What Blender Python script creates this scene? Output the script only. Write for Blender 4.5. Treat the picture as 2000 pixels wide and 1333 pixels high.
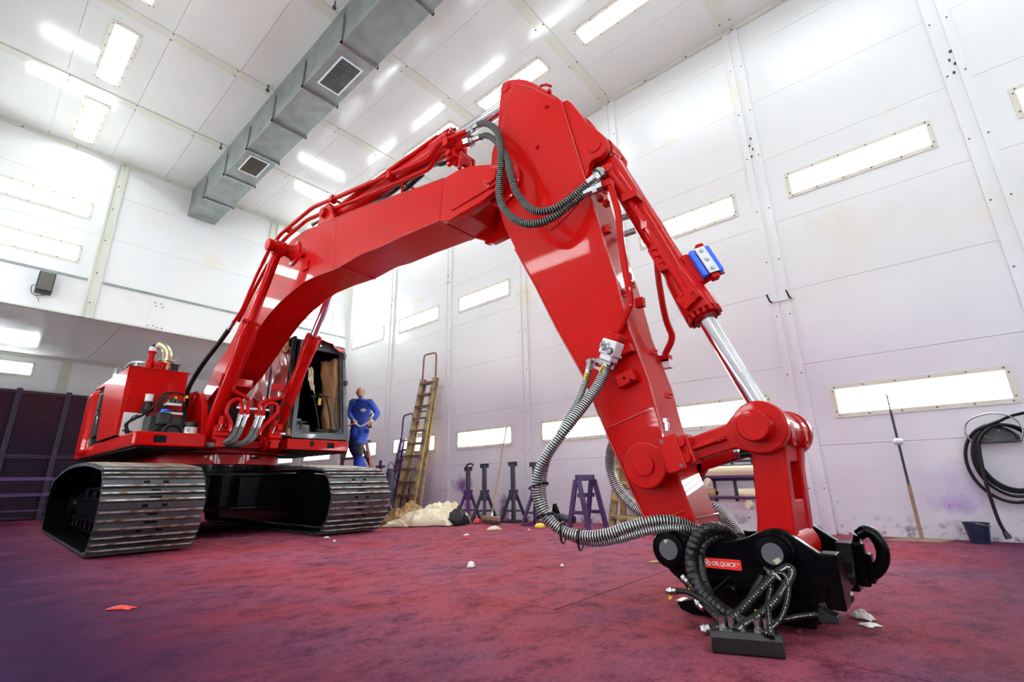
import bpy, bmesh, math, random
from math import sin, cos, pi, radians
from mathutils import Vector as V, Matrix

for o in list(bpy.data.objects): bpy.data.objects.remove(o)
S = bpy.context.scene
COL = S.collection
rnd = random.Random(7)

# ---------------------------------------------------------------- camera
F_PX, YAW, PITCH, ROLL, EYE = 927.46, 0.8587, 0.2886, -0.0195, V((0, 0, 0.7))
FWD = V((sin(YAW)*cos(PITCH), cos(YAW)*cos(PITCH), sin(PITCH)))
_r = V((cos(YAW), -sin(YAW), 0)); _u = _r.cross(FWD)
RIGHT = cos(ROLL)*_r + sin(ROLL)*_u
UP = -sin(ROLL)*_r + cos(ROLL)*_u
cd = bpy.data.cameras.new('camera'); cam = bpy.data.objects.new('camera', cd); COL.objects.link(cam)
m = Matrix.Identity(4)
for i in range(3): m[i][0], m[i][1], m[i][2], m[i][3] = RIGHT[i], UP[i], -FWD[i], EYE[i]
cam.matrix_world = m
cd.sensor_width = 36; cd.lens = F_PX*36/2000; cd.clip_start = 0.05
S.camera = cam
# ---------------------------------------------------------------- light of the room, exposure
TUBE = 30.0                                   # fluorescent tubes: the only lamps of the booth
w = bpy.data.worlds.new('world'); S.world = w; w.use_nodes = True
w.node_tree.nodes['Background'].inputs[0].default_value = (0.8, 0.86, 1, 1)
w.node_tree.nodes['Background'].inputs[1].default_value = 0.05
S.view_settings.view_transform = 'Standard'; S.view_settings.look = 'None'
S.view_settings.gamma = 1; S.view_settings.use_curve_mapping = False
S.view_settings.exposure = 0.0
S.cycles.max_bounces = 10; S.cycles.diffuse_bounces = 6; S.cycles.transparent_max_bounces = 16
S.cycles.caustics_reflective = False; S.cycles.caustics_refractive = False
S.cycles.sample_clamp_indirect = 6

def pt(px, py, ax, val):
    """surveyed point: where the sight line through a photo point meets the plane <axis ax> = val"""
    d = RIGHT*((px-1000)/F_PX) - UP*((py-666.5)/F_PX) + FWD
    return EYE + d*((val-EYE[ax])/d[ax])

# ---------------------------------------------------------------- materials
MAT = {}
def mat(name, col, rough=0.5, metal=0.0, coat=0.0, emit=0.0, noise=None, bump=None, spec=0.5):
    """noise = (scale, second colour, lo, hi); bump = (scale, strength)"""
    m = bpy.data.materials.new(name); m.use_nodes = True
    nt = m.node_tree; b = nt.nodes['Principled BSDF']
    b.inputs['Base Color'].default_value = (*col, 1); b.inputs['Roughness'].default_value = rough
    b.inputs['Metallic'].default_value = metal; b.inputs['Coat Weight'].default_value = coat
    b.inputs['Coat Roughness'].default_value = 0.04; b.inputs['Specular IOR Level'].default_value = spec
    if emit:
        b.inputs['Emission Color'].default_value = (*col, 1); b.inputs['Emission Strength'].default_value = emit
    tc = None
    if noise or bump: tc = nt.nodes.new('ShaderNodeTexCoord')
    if noise:
        sc, c2, lo, hi = noise
        n = nt.nodes.new('ShaderNodeTexNoise'); n.inputs['Scale'].default_value = sc; n.inputs['Detail'].default_value = 6
        nt.links.new(tc.outputs['Object'], n.inputs['Vector'])
        r = nt.nodes.new('ShaderNodeValToRGB'); r.color_ramp.elements[0].position = lo; r.color_ramp.elements[1].position = hi
        r.color_ramp.elements[0].color = (*col, 1); r.color_ramp.elements[1].color = (*c2, 1)
        nt.links.new(n.outputs['Fac'], r.inputs['Fac']); nt.links.new(r.outputs['Color'], b.inputs['Base Color'])
    if bump:
        n2 = nt.nodes.new('ShaderNodeTexNoise'); n2.inputs['Scale'].default_value = bump[0]; n2.inputs['Detail'].default_value = 4
        nt.links.new(tc.outputs['Object'], n2.inputs['Vector'])
        bp = nt.nodes.new('ShaderNodeBump'); bp.inputs['Strength'].default_value = bump[1]; bp.inputs['Distance'].default_value = 0.01
        nt.links.new(n2.outputs['Fac'], bp.inputs['Height']); nt.links.new(bp.outputs['Normal'], b.inputs['Normal'])
    MAT[name] = m
    return m

RED = (0.355, 0.0018, 0.0013)
mat('red_paint', RED, 0.35, coat=0.30, spec=0.04, bump=(1.2, 0.012))
mat('black_paint', (0.0018, 0.0018, 0.0026), 0.3, coat=0.22, spec=0.03)
mat('grey_paint', (0.040, 0.047, 0.055), 0.3, coat=0.6)
mat('weld_red', RED, 0.2, coat=1.0, bump=(70, 0.6))
mat('roof_film', (0.62, 0.10, 0.095), 0.4, noise=(5, (0.50, 0.06, 0.06), 0.4, 0.7), bump=(9, 0.3))
mat('black_rubber', (0.008, 0.008, 0.009), 0.42, spec=0.25)
mat('black_plastic', (0.011, 0.0115, 0.013), 0.42, noise=(14, (0.022, 0.023, 0.026), 0.4, 0.7), spec=0.35)
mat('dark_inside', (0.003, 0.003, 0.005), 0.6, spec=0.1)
mat('chrome', (0.82, 0.83, 0.86), 0.06, metal=1.0)
mat('zinc', (0.52, 0.53, 0.54), 0.24, metal=1.0, noise=(40, (0.33, 0.33, 0.33), 0.4, 0.7))
mat('zinc_yellow', (0.62, 0.58, 0.40), 0.3, metal=1.0)
mat('galvanised', (0.34, 0.385, 0.375), 0.40, metal=0.7, noise=(3.2, (0.22, 0.25, 0.25), 0.35, 0.75), bump=(6, 0.05))
mat('spring_guard', (0.50, 0.52, 0.50), 0.36, metal=0.6)
mat('dark_guard', (0.15, 0.15, 0.14), 0.4, metal=0.3)
mat('tread_brown', (0.20, 0.085, 0.06), 0.55, noise=(9, (0.12, 0.04, 0.05), 0.4, 0.65))
mat('print_grey', (0.55, 0.55, 0.55), 0.6)
mat('spiral_guard', (0.012, 0.013, 0.014), 0.30, spec=0.35)
mat('grey_hose', (0.13, 0.13, 0.12), 0.5, noise=(30, (0.09, 0.09, 0.085), 0.4, 0.7))
mat('shoe_steel', (0.105, 0.112, 0.122), 0.42, metal=0.55, noise=(5, (0.07, 0.075, 0.085), 0.35, 0.7))
mat('grouser_worn', (0.46, 0.44, 0.41), 0.36, metal=0.75, noise=(9, (0.22, 0.11, 0.035), 0.48, 0.64))
mat('white_paint', (0.80, 0.80, 0.80), 0.35)
mat('white_metal', (0.74, 0.76, 0.77), 0.35, metal=0.2)
mat('kraft_paper', (0.40, 0.235, 0.105), 0.75, noise=(6, (0.33, 0.185, 0.08), 0.4, 0.7))
mat('pale_paper', (0.86, 0.77, 0.56), 0.7, noise=(4, (0.74, 0.62, 0.40), 0.4, 0.75))
mat('cream_paper', (0.80, 0.70, 0.50), 0.6)
mat('white_paper', (0.82, 0.79, 0.76), 0.7)
mat('red_scrap', (0.55, 0.03, 0.02), 0.5)
mat('film_red', (0.45, 0.10, 0.10), 0.22, coat=0.5, noise=(5, (0.34, 0.035, 0.035), 0.4, 0.7), bump=(9, 0.35))
mat('yellow_tag', (0.85, 0.62, 0.02), 0.45)
mat('blue_plastic', (0.015, 0.10, 0.72), 0.35)
mat('sign_red', (0.72, 0.022, 0.008), 0.4)
mat('letter_white', (0.88, 0.88, 0.88), 0.5)
mat('pin_face', (0.085, 0.085, 0.10), 0.5, noise=(24, (0.50, 0.44, 0.30), 0.61, 0.64))
mat('purple_steel', (0.070, 0.022, 0.13), 0.5, noise=(8, (0.035, 0.014, 0.055), 0.4, 0.7))
mat('frame_purple', (0.030, 0.011, 0.055), 0.5, noise=(8, (0.016, 0.007, 0.026), 0.4, 0.7))
mat('stand_steel', (0.022, 0.031, 0.043), 0.5, noise=(7, (0.06, 0.03, 0.085), 0.45, 0.7))
mat('brown_steel', (0.10, 0.045, 0.05), 0.55, noise=(6, (0.055, 0.028, 0.05), 0.4, 0.7))
mat('ladder_yellow', (0.42, 0.31, 0.12), 0.55, noise=(7, (0.20, 0.135, 0.10), 0.45, 0.65))
mat('ladder_rust', (0.30, 0.10, 0.045), 0.6, noise=(9, (0.16, 0.045, 0.05), 0.4, 0.65))
mat('ladder_olive', (0.22, 0.24, 0.15), 0.55, noise=(7, (0.14, 0.13, 0.10), 0.45, 0.65))
mat('wood_grey', (0.34, 0.23, 0.15), 0.65, noise=(18, (0.24, 0.14, 0.09), 0.4, 0.7))
mat('bristle', (0.12, 0.055, 0.03), 0.8)
mat('skin', (0.55, 0.27, 0.19), 0.5, noise=(22, (0.47, 0.21, 0.15), 0.4, 0.7))
mat('hair', (0.20, 0.13, 0.10), 0.7)
mat('overall_blue', (0.018, 0.062, 0.44), 0.75, noise=(5, (0.012, 0.035, 0.25), 0.4, 0.75), bump=(16, 0.3))
mat('overall_grey', (0.055, 0.055, 0.058), 0.8)
mat('boot', (0.085, 0.07, 0.058), 0.7)
mat('eye_white', (0.7, 0.7, 0.7), 0.3)
mat('speaker_grille', (0.115, 0.105, 0.09), 0.7, bump=(160, 0.4))
mat('vent_dark', (0.09, 0.075, 0.06), 0.6)
mat('frame_cream', (0.72, 0.69, 0.60), 0.45, noise=(3, (0.66, 0.60, 0.47), 0.5, 0.8))
mat('screw', (0.09, 0.08, 0.085), 0.4, metal=0.6)
mat('reflector', (0.9, 0.9, 0.9), 0.35)
mat('tube_glow', (0.90, 0.98, 1.0), 0.4, emit=TUBE)
mat('tube_cap', (0.5, 0.55, 0.62), 0.4)
mat('bucket_navy', (0.008, 0.014, 0.045), 0.4)
mat('green_label', (0.16, 0.55, 0.05), 0.5)
mat('orange_lens', (0.8, 0.2, 0.02), 0.3)
mat('dust_cap', (0.75, 0.75, 0.78), 0.5)
mat('plastic_wrap', (0.10, 0.11, 0.115), 0.15, coat=0.8, bump=(20, 0.6))
mat('door_dark', (0.035, 0.04, 0.048), 0.4)

def pane_material():
    m = bpy.data.materials.new('lamp_pane'); m.use_nodes = True; nt = m.node_tree; nt.nodes.clear()
    o = nt.nodes.new('ShaderNodeOutputMaterial'); mix = nt.nodes.new('ShaderNodeMixShader')
    t = nt.nodes.new('ShaderNodeBsdfTransparent'); g = nt.nodes.new('ShaderNodeBsdfGlossy')
    g.inputs['Roughness'].default_value = 0.05
    mix.inputs[0].default_value = 0.03
    nt.links.new(t.outputs[0], mix.inputs[1]); nt.links.new(g.outputs[0], mix.inputs[2])
    nt.links.new(mix.outputs[0], o.inputs[0]); MAT['lamp_pane'] = m
pane_material()

def ramp(nt, pos_cols):
    r = nt.nodes.new('ShaderNodeValToRGB'); e = r.color_ramp.elements
    while len(e) < len(pos_cols): e.new(0.5)
    for k, (p, c) in enumerate(pos_cols): e[k].position = p; e[k].color = (*c, 1)
    return r
def mixc(nt, fac, a, b):
    x = nt.nodes.new('ShaderNodeMix'); x.data_type = 'RGBA'
    if isinstance(fac, float): x.inputs[0].default_value = fac
    else: nt.links.new(fac, x.inputs[0])
    for v, s in ((a, x.inputs[6]), (b, x.inputs[7])):
        if isinstance(v, tuple): s.default_value = (*v, 1)
        else: nt.links.new(v, s)
    return x.outputs[2]
def noise_fac(nt, vec, scale, lo, hi, detail=6.0, rough=0.55):
    n = nt.nodes.new('ShaderNodeTexNoise'); n.inputs['Scale'].default_value = scale; n.inputs['Detail'].default_value = detail
    n.inputs['Roughness'].default_value = rough
    nt.links.new(vec, n.inputs['Vector'])
    mr = nt.nodes.new('ShaderNodeMapRange'); mr.inputs['From Min'].default_value = lo; mr.inputs['From Max'].default_value = hi
    nt.links.new(n.outputs['Fac'], mr.inputs['Value'])
    return mr.outputs['Result']
def math_node(nt, op, a, b):
    x = nt.nodes.new('ShaderNodeMath'); x.operation = op; x.use_clamp = True
    for v, s in ((a, x.inputs[0]), (b, x.inputs[1])):
        if isinstance(v, (int, float)): s.default_value = v
        else: nt.links.new(v, s)
    return x.outputs[0]
def spray_factor(nt, pos, lo, hi):                # paint dust settled on the walls: most near the floor
    sx = nt.nodes.new('ShaderNodeSeparateXYZ'); nt.links.new(pos, sx.inputs[0])
    mr = nt.nodes.new('ShaderNodeMapRange'); mr.inputs['From Min'].default_value = lo; mr.inputs['From Max'].default_value = hi
    nt.links.new(sx.outputs['Z'], mr.inputs['Value'])
    return mr.outputs['Result']
def wall_material(name, base, rough):
    m = bpy.data.materials.new(name); m.use_nodes = True; nt = m.node_tree; b = nt.nodes['Principled BSDF']
    geo = nt.nodes.new('ShaderNodeNewGeometry'); pos = geo.outputs['Position']
    dust = math_node(nt, 'MULTIPLY', spray_factor(nt, pos, 3.6, 0.6), noise_fac(nt, pos, 0.6, 0.15, 0.6))
    c = mixc(nt, dust, base, (0.68, 0.62, 0.75))
    patch = math_node(nt, 'MULTIPLY', spray_factor(nt, pos, 1.3, 0.4), noise_fac(nt, pos, 0.75, 0.64, 0.95))
    c = mixc(nt, patch, c, (0.26, 0.12, 0.42))
    yel = math_node(nt, 'MULTIPLY', noise_fac(nt, pos, 0.9, 0.58, 0.85), spray_factor(nt, pos, 2.5, 4.5))
    c = mixc(nt, yel, c, (0.80, 0.72, 0.52))
    def blob(col, centre, sx_, sz_, cc, strength):
        sub_ = nt.nodes.new('ShaderNodeVectorMath'); sub_.operation = 'SUBTRACT'; nt.links.new(pos, sub_.inputs[0]); sub_.inputs[1].default_value = centre
        scl = nt.nodes.new('ShaderNodeVectorMath'); scl.operation = 'MULTIPLY'; nt.links.new(sub_.outputs[0], scl.inputs[0]); scl.inputs[1].default_value = (1, 1/sx_, 1/sz_)
        ln = nt.nodes.new('ShaderNodeVectorMath'); ln.operation = 'LENGTH'; nt.links.new(scl.outputs[0], ln.inputs[0])
        wob = nt.nodes.new('ShaderNodeTexNoise'); wob.inputs['Scale'].default_value = 5; wob.inputs['Detail'].default_value = 6; nt.links.new(pos, wob.inputs['Vector'])
        ad = nt.nodes.new('ShaderNodeMath'); ad.operation = 'MULTIPLY_ADD'; nt.links.new(wob.outputs['Fac'], ad.inputs[0]); ad.inputs[1].default_value = 1.6; nt.links.new(ln.outputs['Value'], ad.inputs[2])
        mr = nt.nodes.new('ShaderNodeMapRange'); mr.inputs['From Min'].default_value = 1.75; mr.inputs['From Max'].default_value = 0.9; nt.links.new(ad.outputs[0], mr.inputs['Value'])
        return mixc(nt, math_node(nt, 'MULTIPLY', mr.outputs['Result'], strength), col, cc)
    c = blob(c, (7.4, 7.90, 0.66), 0.40, 0.24, (0.17, 0.06, 0.30), 0.9)
    c = blob(c, (7.4, 7.72, 0.22), 0.22, 0.60, (0.17, 0.06, 0.30), 0.75)
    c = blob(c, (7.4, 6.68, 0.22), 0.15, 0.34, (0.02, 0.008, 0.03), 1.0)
    c = blob(c, (7.4, -0.02, 0.36), 0.30, 0.12, (0.36, 0.18, 0.58), 0.7)
    c = blob(c, (7.4, -0.10, 0.55), 0.45, 0.35, (0.52, 0.40, 0.68), 0.6)
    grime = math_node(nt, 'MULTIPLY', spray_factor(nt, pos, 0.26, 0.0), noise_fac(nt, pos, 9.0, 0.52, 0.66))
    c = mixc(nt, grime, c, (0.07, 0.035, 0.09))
    speck = math_node(nt, 'MULTIPLY', spray_factor(nt, pos, 1.0, 0.1), noise_fac(nt, pos, 26.0, 0.68, 0.72))
    c = mixc(nt, speck, c, (0.10, 0.07, 0.12))
    nt.links.new(c, b.inputs['Base Color'])
    b.inputs['Roughness'].default_value = rough; b.inputs['Specular IOR Level'].default_value = 0.5
    bp = nt.nodes.new('ShaderNodeBump'); bp.inputs['Strength'].default_value = 0.06; bp.inputs['Distance'].default_value = 0.02
    n = nt.nodes.new('ShaderNodeTexNoise'); n.inputs['Scale'].default_value = 1.6; nt.links.new(pos, n.inputs['Vector'])
    nt.links.new(n.outputs['Fac'], bp.inputs['Height']); nt.links.new(bp.outputs['Normal'], b.inputs['Normal'])
    MAT[name] = m
wall_material('wall_white', (0.82, 0.83, 0.83), 0.26)
def ceiling_material(name, base, dirt):
    m = bpy.data.materials.new(name); m.use_nodes = True; nt = m.node_tree; b = nt.nodes['Principled BSDF']
    geo = nt.nodes.new('ShaderNodeNewGeometry'); pos = geo.outputs['Position']
    c = mixc(nt, noise_fac(nt, pos, 0.7, 0.3, 0.75), base, dirt)
    c = mixc(nt, noise_fac(nt, pos, 30.0, 0.66, 0.74), c, (0.42, 0.40, 0.36))
    nt.links.new(c, b.inputs['Base Color'])
    mr = noise_fac(nt, pos, 2.0, 0.2, 0.8)
    x = nt.nodes.new('ShaderNodeMath'); x.operation = 'MULTIPLY_ADD'; nt.links.new(mr, x.inputs[0]); x.inputs[1].default_value = 0.14; x.inputs[2].default_value = 0.05
    nt.links.new(x.outputs[0], b.inputs['Roughness'])
    bp = nt.nodes.new('ShaderNodeBump'); bp.inputs['Strength'].default_value = 0.06; bp.inputs['Distance'].default_value = 0.02
    n = nt.nodes.new('ShaderNodeTexNoise'); n.inputs['Scale'].default_value = 1.3; nt.links.new(pos, n.inputs['Vector'])
    nt.links.new(n.outputs['Fac'], bp.inputs['Height']); nt.links.new(bp.outputs['Normal'], b.inputs['Normal'])
    MAT[name] = m
ceiling_material('ceiling_white', (0.76, 0.77, 0.74), (0.66, 0.665, 0.635))
ceiling_material('batten_cream', (0.70, 0.71, 0.63), (0.60, 0.60, 0.51))
def floor_material():
    m = bpy.data.materials.new('floor_oversprayed'); m.use_nodes = True; nt = m.node_tree; b = nt.nodes['Principled BSDF']
    geo = nt.nodes.new('ShaderNodeNewGeometry'); pos = geo.outputs['Position']
    mp = nt.nodes.new('ShaderNodeMapping'); nt.links.new(pos, mp.inputs['Vector']); mp.inputs['Rotation'].default_value = (0, 0, 0.5)
    mp.inputs['Scale'].default_value = (1.0, 1.25, 1)
    v = mp.outputs['Vector']
    c = mixc(nt, noise_fac(nt, v, 0.55, 0.38, 0.68, 8.0, 0.6), (0.36, 0.046, 0.056), (0.36, 0.115, 0.185))
    c = mixc(nt, noise_fac(nt, v, 1.1, 0.52, 0.75, 8.0, 0.65), c, (0.12, 0.030, 0.085))
    c = mixc(nt, noise_fac(nt, v, 4.0, 0.47, 0.68, 8.0, 0.8), c, (0.085, 0.010, 0.032))
    c = mixc(nt, noise_fac(nt, v, 2.2, 0.60, 0.80, 8.0, 0.7), c, (0.42, 0.16, 0.25))
    c = mixc(nt, noise_fac(nt, pos, 45.0, 0.53, 0.70, 5.0, 0.8), c, (0.055, 0.007, 0.022))
    # dark purple corner vignette painted into the floor colour, near left and near right
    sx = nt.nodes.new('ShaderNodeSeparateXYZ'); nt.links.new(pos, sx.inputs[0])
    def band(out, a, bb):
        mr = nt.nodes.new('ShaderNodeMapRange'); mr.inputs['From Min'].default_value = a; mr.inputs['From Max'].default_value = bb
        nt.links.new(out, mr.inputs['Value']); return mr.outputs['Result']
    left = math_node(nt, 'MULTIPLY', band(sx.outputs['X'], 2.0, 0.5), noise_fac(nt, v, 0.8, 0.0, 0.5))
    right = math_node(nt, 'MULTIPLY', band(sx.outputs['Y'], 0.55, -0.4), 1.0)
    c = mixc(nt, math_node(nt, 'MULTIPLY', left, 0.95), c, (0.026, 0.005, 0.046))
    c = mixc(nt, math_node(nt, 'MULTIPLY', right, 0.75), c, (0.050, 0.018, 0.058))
    nt.links.new(c, b.inputs['Base Color'])
    b.inputs['Roughness'].default_value = 0.75; b.inputs['Specular IOR Level'].default_value = 0.08
    bp = nt.nodes.new('ShaderNodeBump'); bp.inputs['Strength'].default_value = 1.0; bp.inputs['Distance'].default_value = 0.03
    n = nt.nodes.new('ShaderNodeTexNoise'); n.inputs['Scale'].default_value = 28; n.inputs['Detail'].default_value = 8; n.inputs['Roughness'].default_value = 0.7
    nt.links.new(pos, n.inputs['Vector'])
    nt.links.new(n.outputs['Fac'], bp.inputs['Height']); nt.links.new(bp.outputs['Normal'], b.inputs['Normal'])
    MAT['floor_oversprayed'] = m
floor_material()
def filter_material():
    m = bpy.data.materials.new('filter_mat'); m.use_nodes = True; nt = m.node_tree; b = nt.nodes['Principled BSDF']
    geo = nt.nodes.new('ShaderNodeNewGeometry'); pos = geo.outputs['Position']
    c = mixc(nt, spray_factor(nt, pos, 3.3, 1.6), (0.085, 0.006, 0.014), (0.010, 0.004, 0.022))
    c = mixc(nt, noise_fac(nt, pos, 14.0, 0.4, 0.7), c, (0.03, 0.004, 0.011))
    nt.links.new(c, b.inputs['Base Color']); b.inputs['Roughness'].default_value = 0.9
    MAT['filter_mat'] = m
filter_material()

# ---------------------------------------------------------------- mesh helpers
def frame_of(d):
    d = d.normalized(); a = V((0, 0, 1)) if abs(d.z) < 0.9 else V((1, 0, 0))
    x = a.cross(d).normalized(); return x, d.cross(x).normalized(), d
def spline(pts, n=6, closed=False):
    P = [V(p) for p in pts]; out = []; N = len(P)
    for i in range(N if closed else N-1):
        if closed: a, b, c, d = P[(i-1) % N], P[i], P[(i+1) % N], P[(i+2) % N]
        else: a, b, c, d = P[max(i-1, 0)], P[i], P[i+1], P[min(i+2, N-1)]
        for k in range(n):
            t = k/n
            out.append(0.5*((2*b)+(c-a)*t+(2*a-5*b+4*c-d)*t*t+(3*b-a-3*c+d)*t**3))
    if not closed: out.append(P[-1])
    return out
class MB:
    def __init__(s): s.v = []; s.f = []; s.m = []; s.k = 0
    def mat(s, k): s.k = k; return s
    def add(s, vs, fs):
        b = len(s.v); s.v += [V(v) for v in vs]
        for f in fs: s.f.append([b+i for i in f]); s.m.append(s.k)
        return s
    def box(s, c, d, M=None):
        c = V(c); vs = []
        for x in (-.5, .5):
            for y in (-.5, .5):
                for z in (-.5, .5):
                    q = V((x*d[0], y*d[1], z*d[2])); vs.append(c+(M @ q if M else q))
        return s.add(vs, [(0, 1, 3, 2), (4, 6, 7, 5), (0, 4, 5, 1), (2, 3, 7, 6), (0, 2, 6, 4), (1, 5, 7, 3)])
    def span(s, a, b):                               # axis-aligned box between two corners
        a = V(a); b = V(b); return s.box((a+b)/2, [abs(b[i]-a[i]) for i in range(3)])
    def bar(s, p0, p1, wx, wy, up=None):             # rectangular bar along p0-p1
        p0 = V(p0); p1 = V(p1); d = (p1-p0); L = d.length; d.normalize()
        if up is None: x, y, _ = frame_of(d)
        else: x = V(up).cross(d).normalized(); y = d.cross(x).normalized()
        M = Matrix((x, y, d)).transposed()
        return s.box((p0+p1)/2, (wx, wy, L), M)
    def cyl(s, p0, p1, r0, r1=None, n=20, caps=True):
        r1 = r0 if r1 is None else r1; p0 = V(p0); p1 = V(p1); x, y, d = frame_of(p1-p0)
        vs = [p0+r0*(cos(2*pi*i/n)*x+sin(2*pi*i/n)*y) for i in range(n)]+[p1+r1*(cos(2*pi*i/n)*x+sin(2*pi*i/n)*y) for i in range(n)]
        fs = [(i, (i+1) % n, n+(i+1) % n, n+i) for i in range(n)]
        if caps: fs += [tuple(reversed(range(n))), tuple(range(n, 2*n))]
        return s.add(vs, fs)
    def lathe(s, prof, base, d, n=24, caps=True):    # prof = [(radius, height)]
        base = V(base); x, y, d = frame_of(V(d)); vs = []; fs = []; k = len(prof)
        for r, h in prof:
            vs += [base+d*h+r*(cos(2*pi*i/n)*x+sin(2*pi*i/n)*y) for i in range(n)]
        for j in range(k-1):
            fs += [(j*n+i, j*n+(i+1) % n, (j+1)*n+(i+1) % n, (j+1)*n+i) for i in range(n)]
        if caps: fs += [tuple(reversed(range(n))), tuple(range((k-1)*n, k*n))]
        return s.add(vs, fs)
    def tube(s, pts, r, n=8, caps=True, closed=False, squash=None):
        P = [V(p) for p in pts]; K = len(P); R = r if isinstance(r, (list, tuple)) else [r]*K
        vs = []; fs = []; x = None
        for i in range(K):
            d = (P[(i+1) % K]-P[i-1]) if closed else (P[min(i+1, K-1)]-P[max(i-1, 0)])
            if d.length < 1e-9: d = V((0, 0, 1))
            d.normalize()
            if x is None: x = frame_of(d)[0]
            else: x = (x-d*x.dot(d)); x = x.normalized() if x.length > 1e-6 else frame_of(d)[0]
            y = d.cross(x)
            vs += [P[i]+R[i]*(cos(2*pi*k/n)*x+sin(2*pi*k/n)*y) for k in range(n)]
        for i in range(K if closed else K-1):
            a = i*n; b = ((i+1) % K)*n
            fs += [(a+k, a+(k+1) % n, b+(k+1) % n, b+k) for k in range(n)]
        if caps and not closed: fs += [tuple(reversed(range(n))), tuple(range((K-1)*n, K*n))]
        return s.add(vs, fs)
    def prism(s, poly, x0, x1, ax=0):                # poly of 3-D points (coordinate ax ignored), extruded along ax
        n = len(poly); a = []; b = []
        for p in poly:
            q = V(p); q[ax] = x0; a.append(q); q = V(p); q[ax] = x1; b.append(q)
        return s.add(a+b, [tuple(range(n)), tuple(reversed(range(n, 2*n)))]+[(i, n+i, n+(i+1) % n, (i+1) % n) for i in range(n)])
    def hexnut(s, p, d, r, h): return s.cyl(p, V(p)+V(d).normalized()*h, r, n=6)
    def ball(s, c, r, n=12, sc=(1, 1, 1)):
        c = V(c); vs = []; fs = []; h = n//2
        for j in range(h+1):
            for i in range(n):
                t = pi*j/h; vs.append(c+V((r*sc[0]*sin(t)*cos(2*pi*i/n), r*sc[1]*sin(t)*sin(2*pi*i/n), r*sc[2]*cos(t))))
        for j in range(h): fs += [(j*n+i, (j+1)*n+i, (j+1)*n+(i+1) % n, j*n+(i+1) % n) for i in range(n)]
        return s.add(vs, fs)
    def sheet(s, nu, nv, fn):                        # fn(u, v) -> point
        vs = [fn(i/nu, j/nv) for i in range(nu+1) for j in range(nv+1)]
        return s.add(vs, [(i*(nv+1)+j, (i+1)*(nv+1)+j, (i+1)*(nv+1)+j+1, i*(nv+1)+j+1) for i in range(nu) for j in range(nv)])
    def text(s, body, o, xd, yd, size, depth=0.002, spacing=1.0):
        cu = bpy.data.curves.new('t', 'FONT'); cu.body = body; cu.size = size; cu.extrude = depth; cu.space_character = spacing; cu.offset = size*0.012
        ob = bpy.data.objects.new('t', cu); COL.objects.link(ob)
        me = bpy.data.meshes.new_from_object(ob.evaluated_get(bpy.context.evaluated_depsgraph_get()))
        xd = V(xd).normalized(); yd = V(yd).normalized(); zd = xd.cross(yd); o = V(o)
        s.add([o+xd*v.co.x+yd*v.co.y+zd*v.co.z for v in me.vertices], [tuple(p.vertices) for p in me.polygons])
        wdt = max((v.co.x for v in me.vertices), default=0)
        bpy.data.objects.remove(ob); bpy.data.curves.remove(cu); bpy.data.meshes.remove(me)
        return wdt
    def mesh(s, name, mats, off=V((0, 0, 0)), angle=32, recalc=True):
        me = bpy.data.meshes.new(name)
        me.from_pydata([tuple(v-off) for v in s.v], [], s.f)
        for k in (mats if isinstance(mats, (list, tuple)) else [mats]): me.materials.append(MAT[k])
        me.polygons.foreach_set('material_index', s.m)
        if recalc:
            bm = bmesh.new(); bm.from_mesh(me); bmesh.ops.recalc_face_normals(bm, faces=bm.faces); bm.to_mesh(me); bm.free()
        me.polygons.foreach_set('use_smooth', [True]*len(me.polygons)); me.set_sharp_from_angle(angle=radians(angle)); me.update()
        return me
    def pieces(s):
        """clusters of connected faces whose bounds touch: separate lumps become objects of their own"""
        par = list(range(len(s.v)))
        def find(i):
            while par[i] != i: par[i] = par[par[i]]; i = par[i]
            return i
        for f in s.f:
            a = find(f[0])
            for i in f[1:]: par[find(i)] = a
        comp = {}
        for k, f in enumerate(s.f): comp.setdefault(find(f[0]), []).append(k)
        bb = []
        for fs in comp.values():
            vs = [s.v[i] for k in fs for i in s.f[k]]
            bb.append([[min(v[a] for v in vs)-.0015 for a in range(3)], [max(v[a] for v in vs)+.0015 for a in range(3)], fs])
        out = []
        while bb:
            cur = bb.pop(); grown = True
            while grown:
                grown = False
                for o in bb:
                    if all(cur[0][a] <= o[1][a] and o[0][a] <= cur[1][a] for a in range(3)):
                        bb.remove(o); cur = [[min(cur[0][a], o[0][a]) for a in range(3)], [max(cur[1][a], o[1][a]) for a in range(3)], cur[2]+o[2]]; grown = True; break
            out.append(cur[2])
        res = []
        for fs in reversed(out):
            q = MB(); mp = {}
            for k in sorted(fs):
                f = []
                for i in s.f[k]:
                    if i not in mp: mp[i] = len(q.v); q.v.append(s.v[i])
                    f.append(mp[i])
                q.f.append(f); q.m.append(s.m[k])
            res.append(q)
        return res
    def build(s, name, mats, parent=None, bevel=0, angle=32, solid=0, recalc=True, loc=None, each=True):
        if parent and each and len(s.f) < 4000:
            ps = s.pieces()
            if 1 < len(ps) <= 80:
                return [q.build(name, mats, parent, bevel, angle, solid, recalc, loc, False) for q in ps][0]
        o = bpy.data.objects.new(name, s.mesh(name, mats, world(parent) if loc is None else V(loc), angle, recalc)); COL.objects.link(o)
        if parent: o.parent = parent
        elif loc is not None: o.location = loc
        if solid: q = o.modifiers.new('solid', 'SOLIDIFY'); q.thickness = solid; q.offset = 0
        if bevel:
            q = o.modifiers.new('bevel', 'BEVEL'); q.width = bevel; q.segments = 2; q.limit_method = 'ANGLE'; q.angle_limit = radians(40); q.harden_normals = True
        return o
def world(o):
    p = V((0, 0, 0))
    while o: p = p+o.location; o = o.parent
    return p
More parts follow.
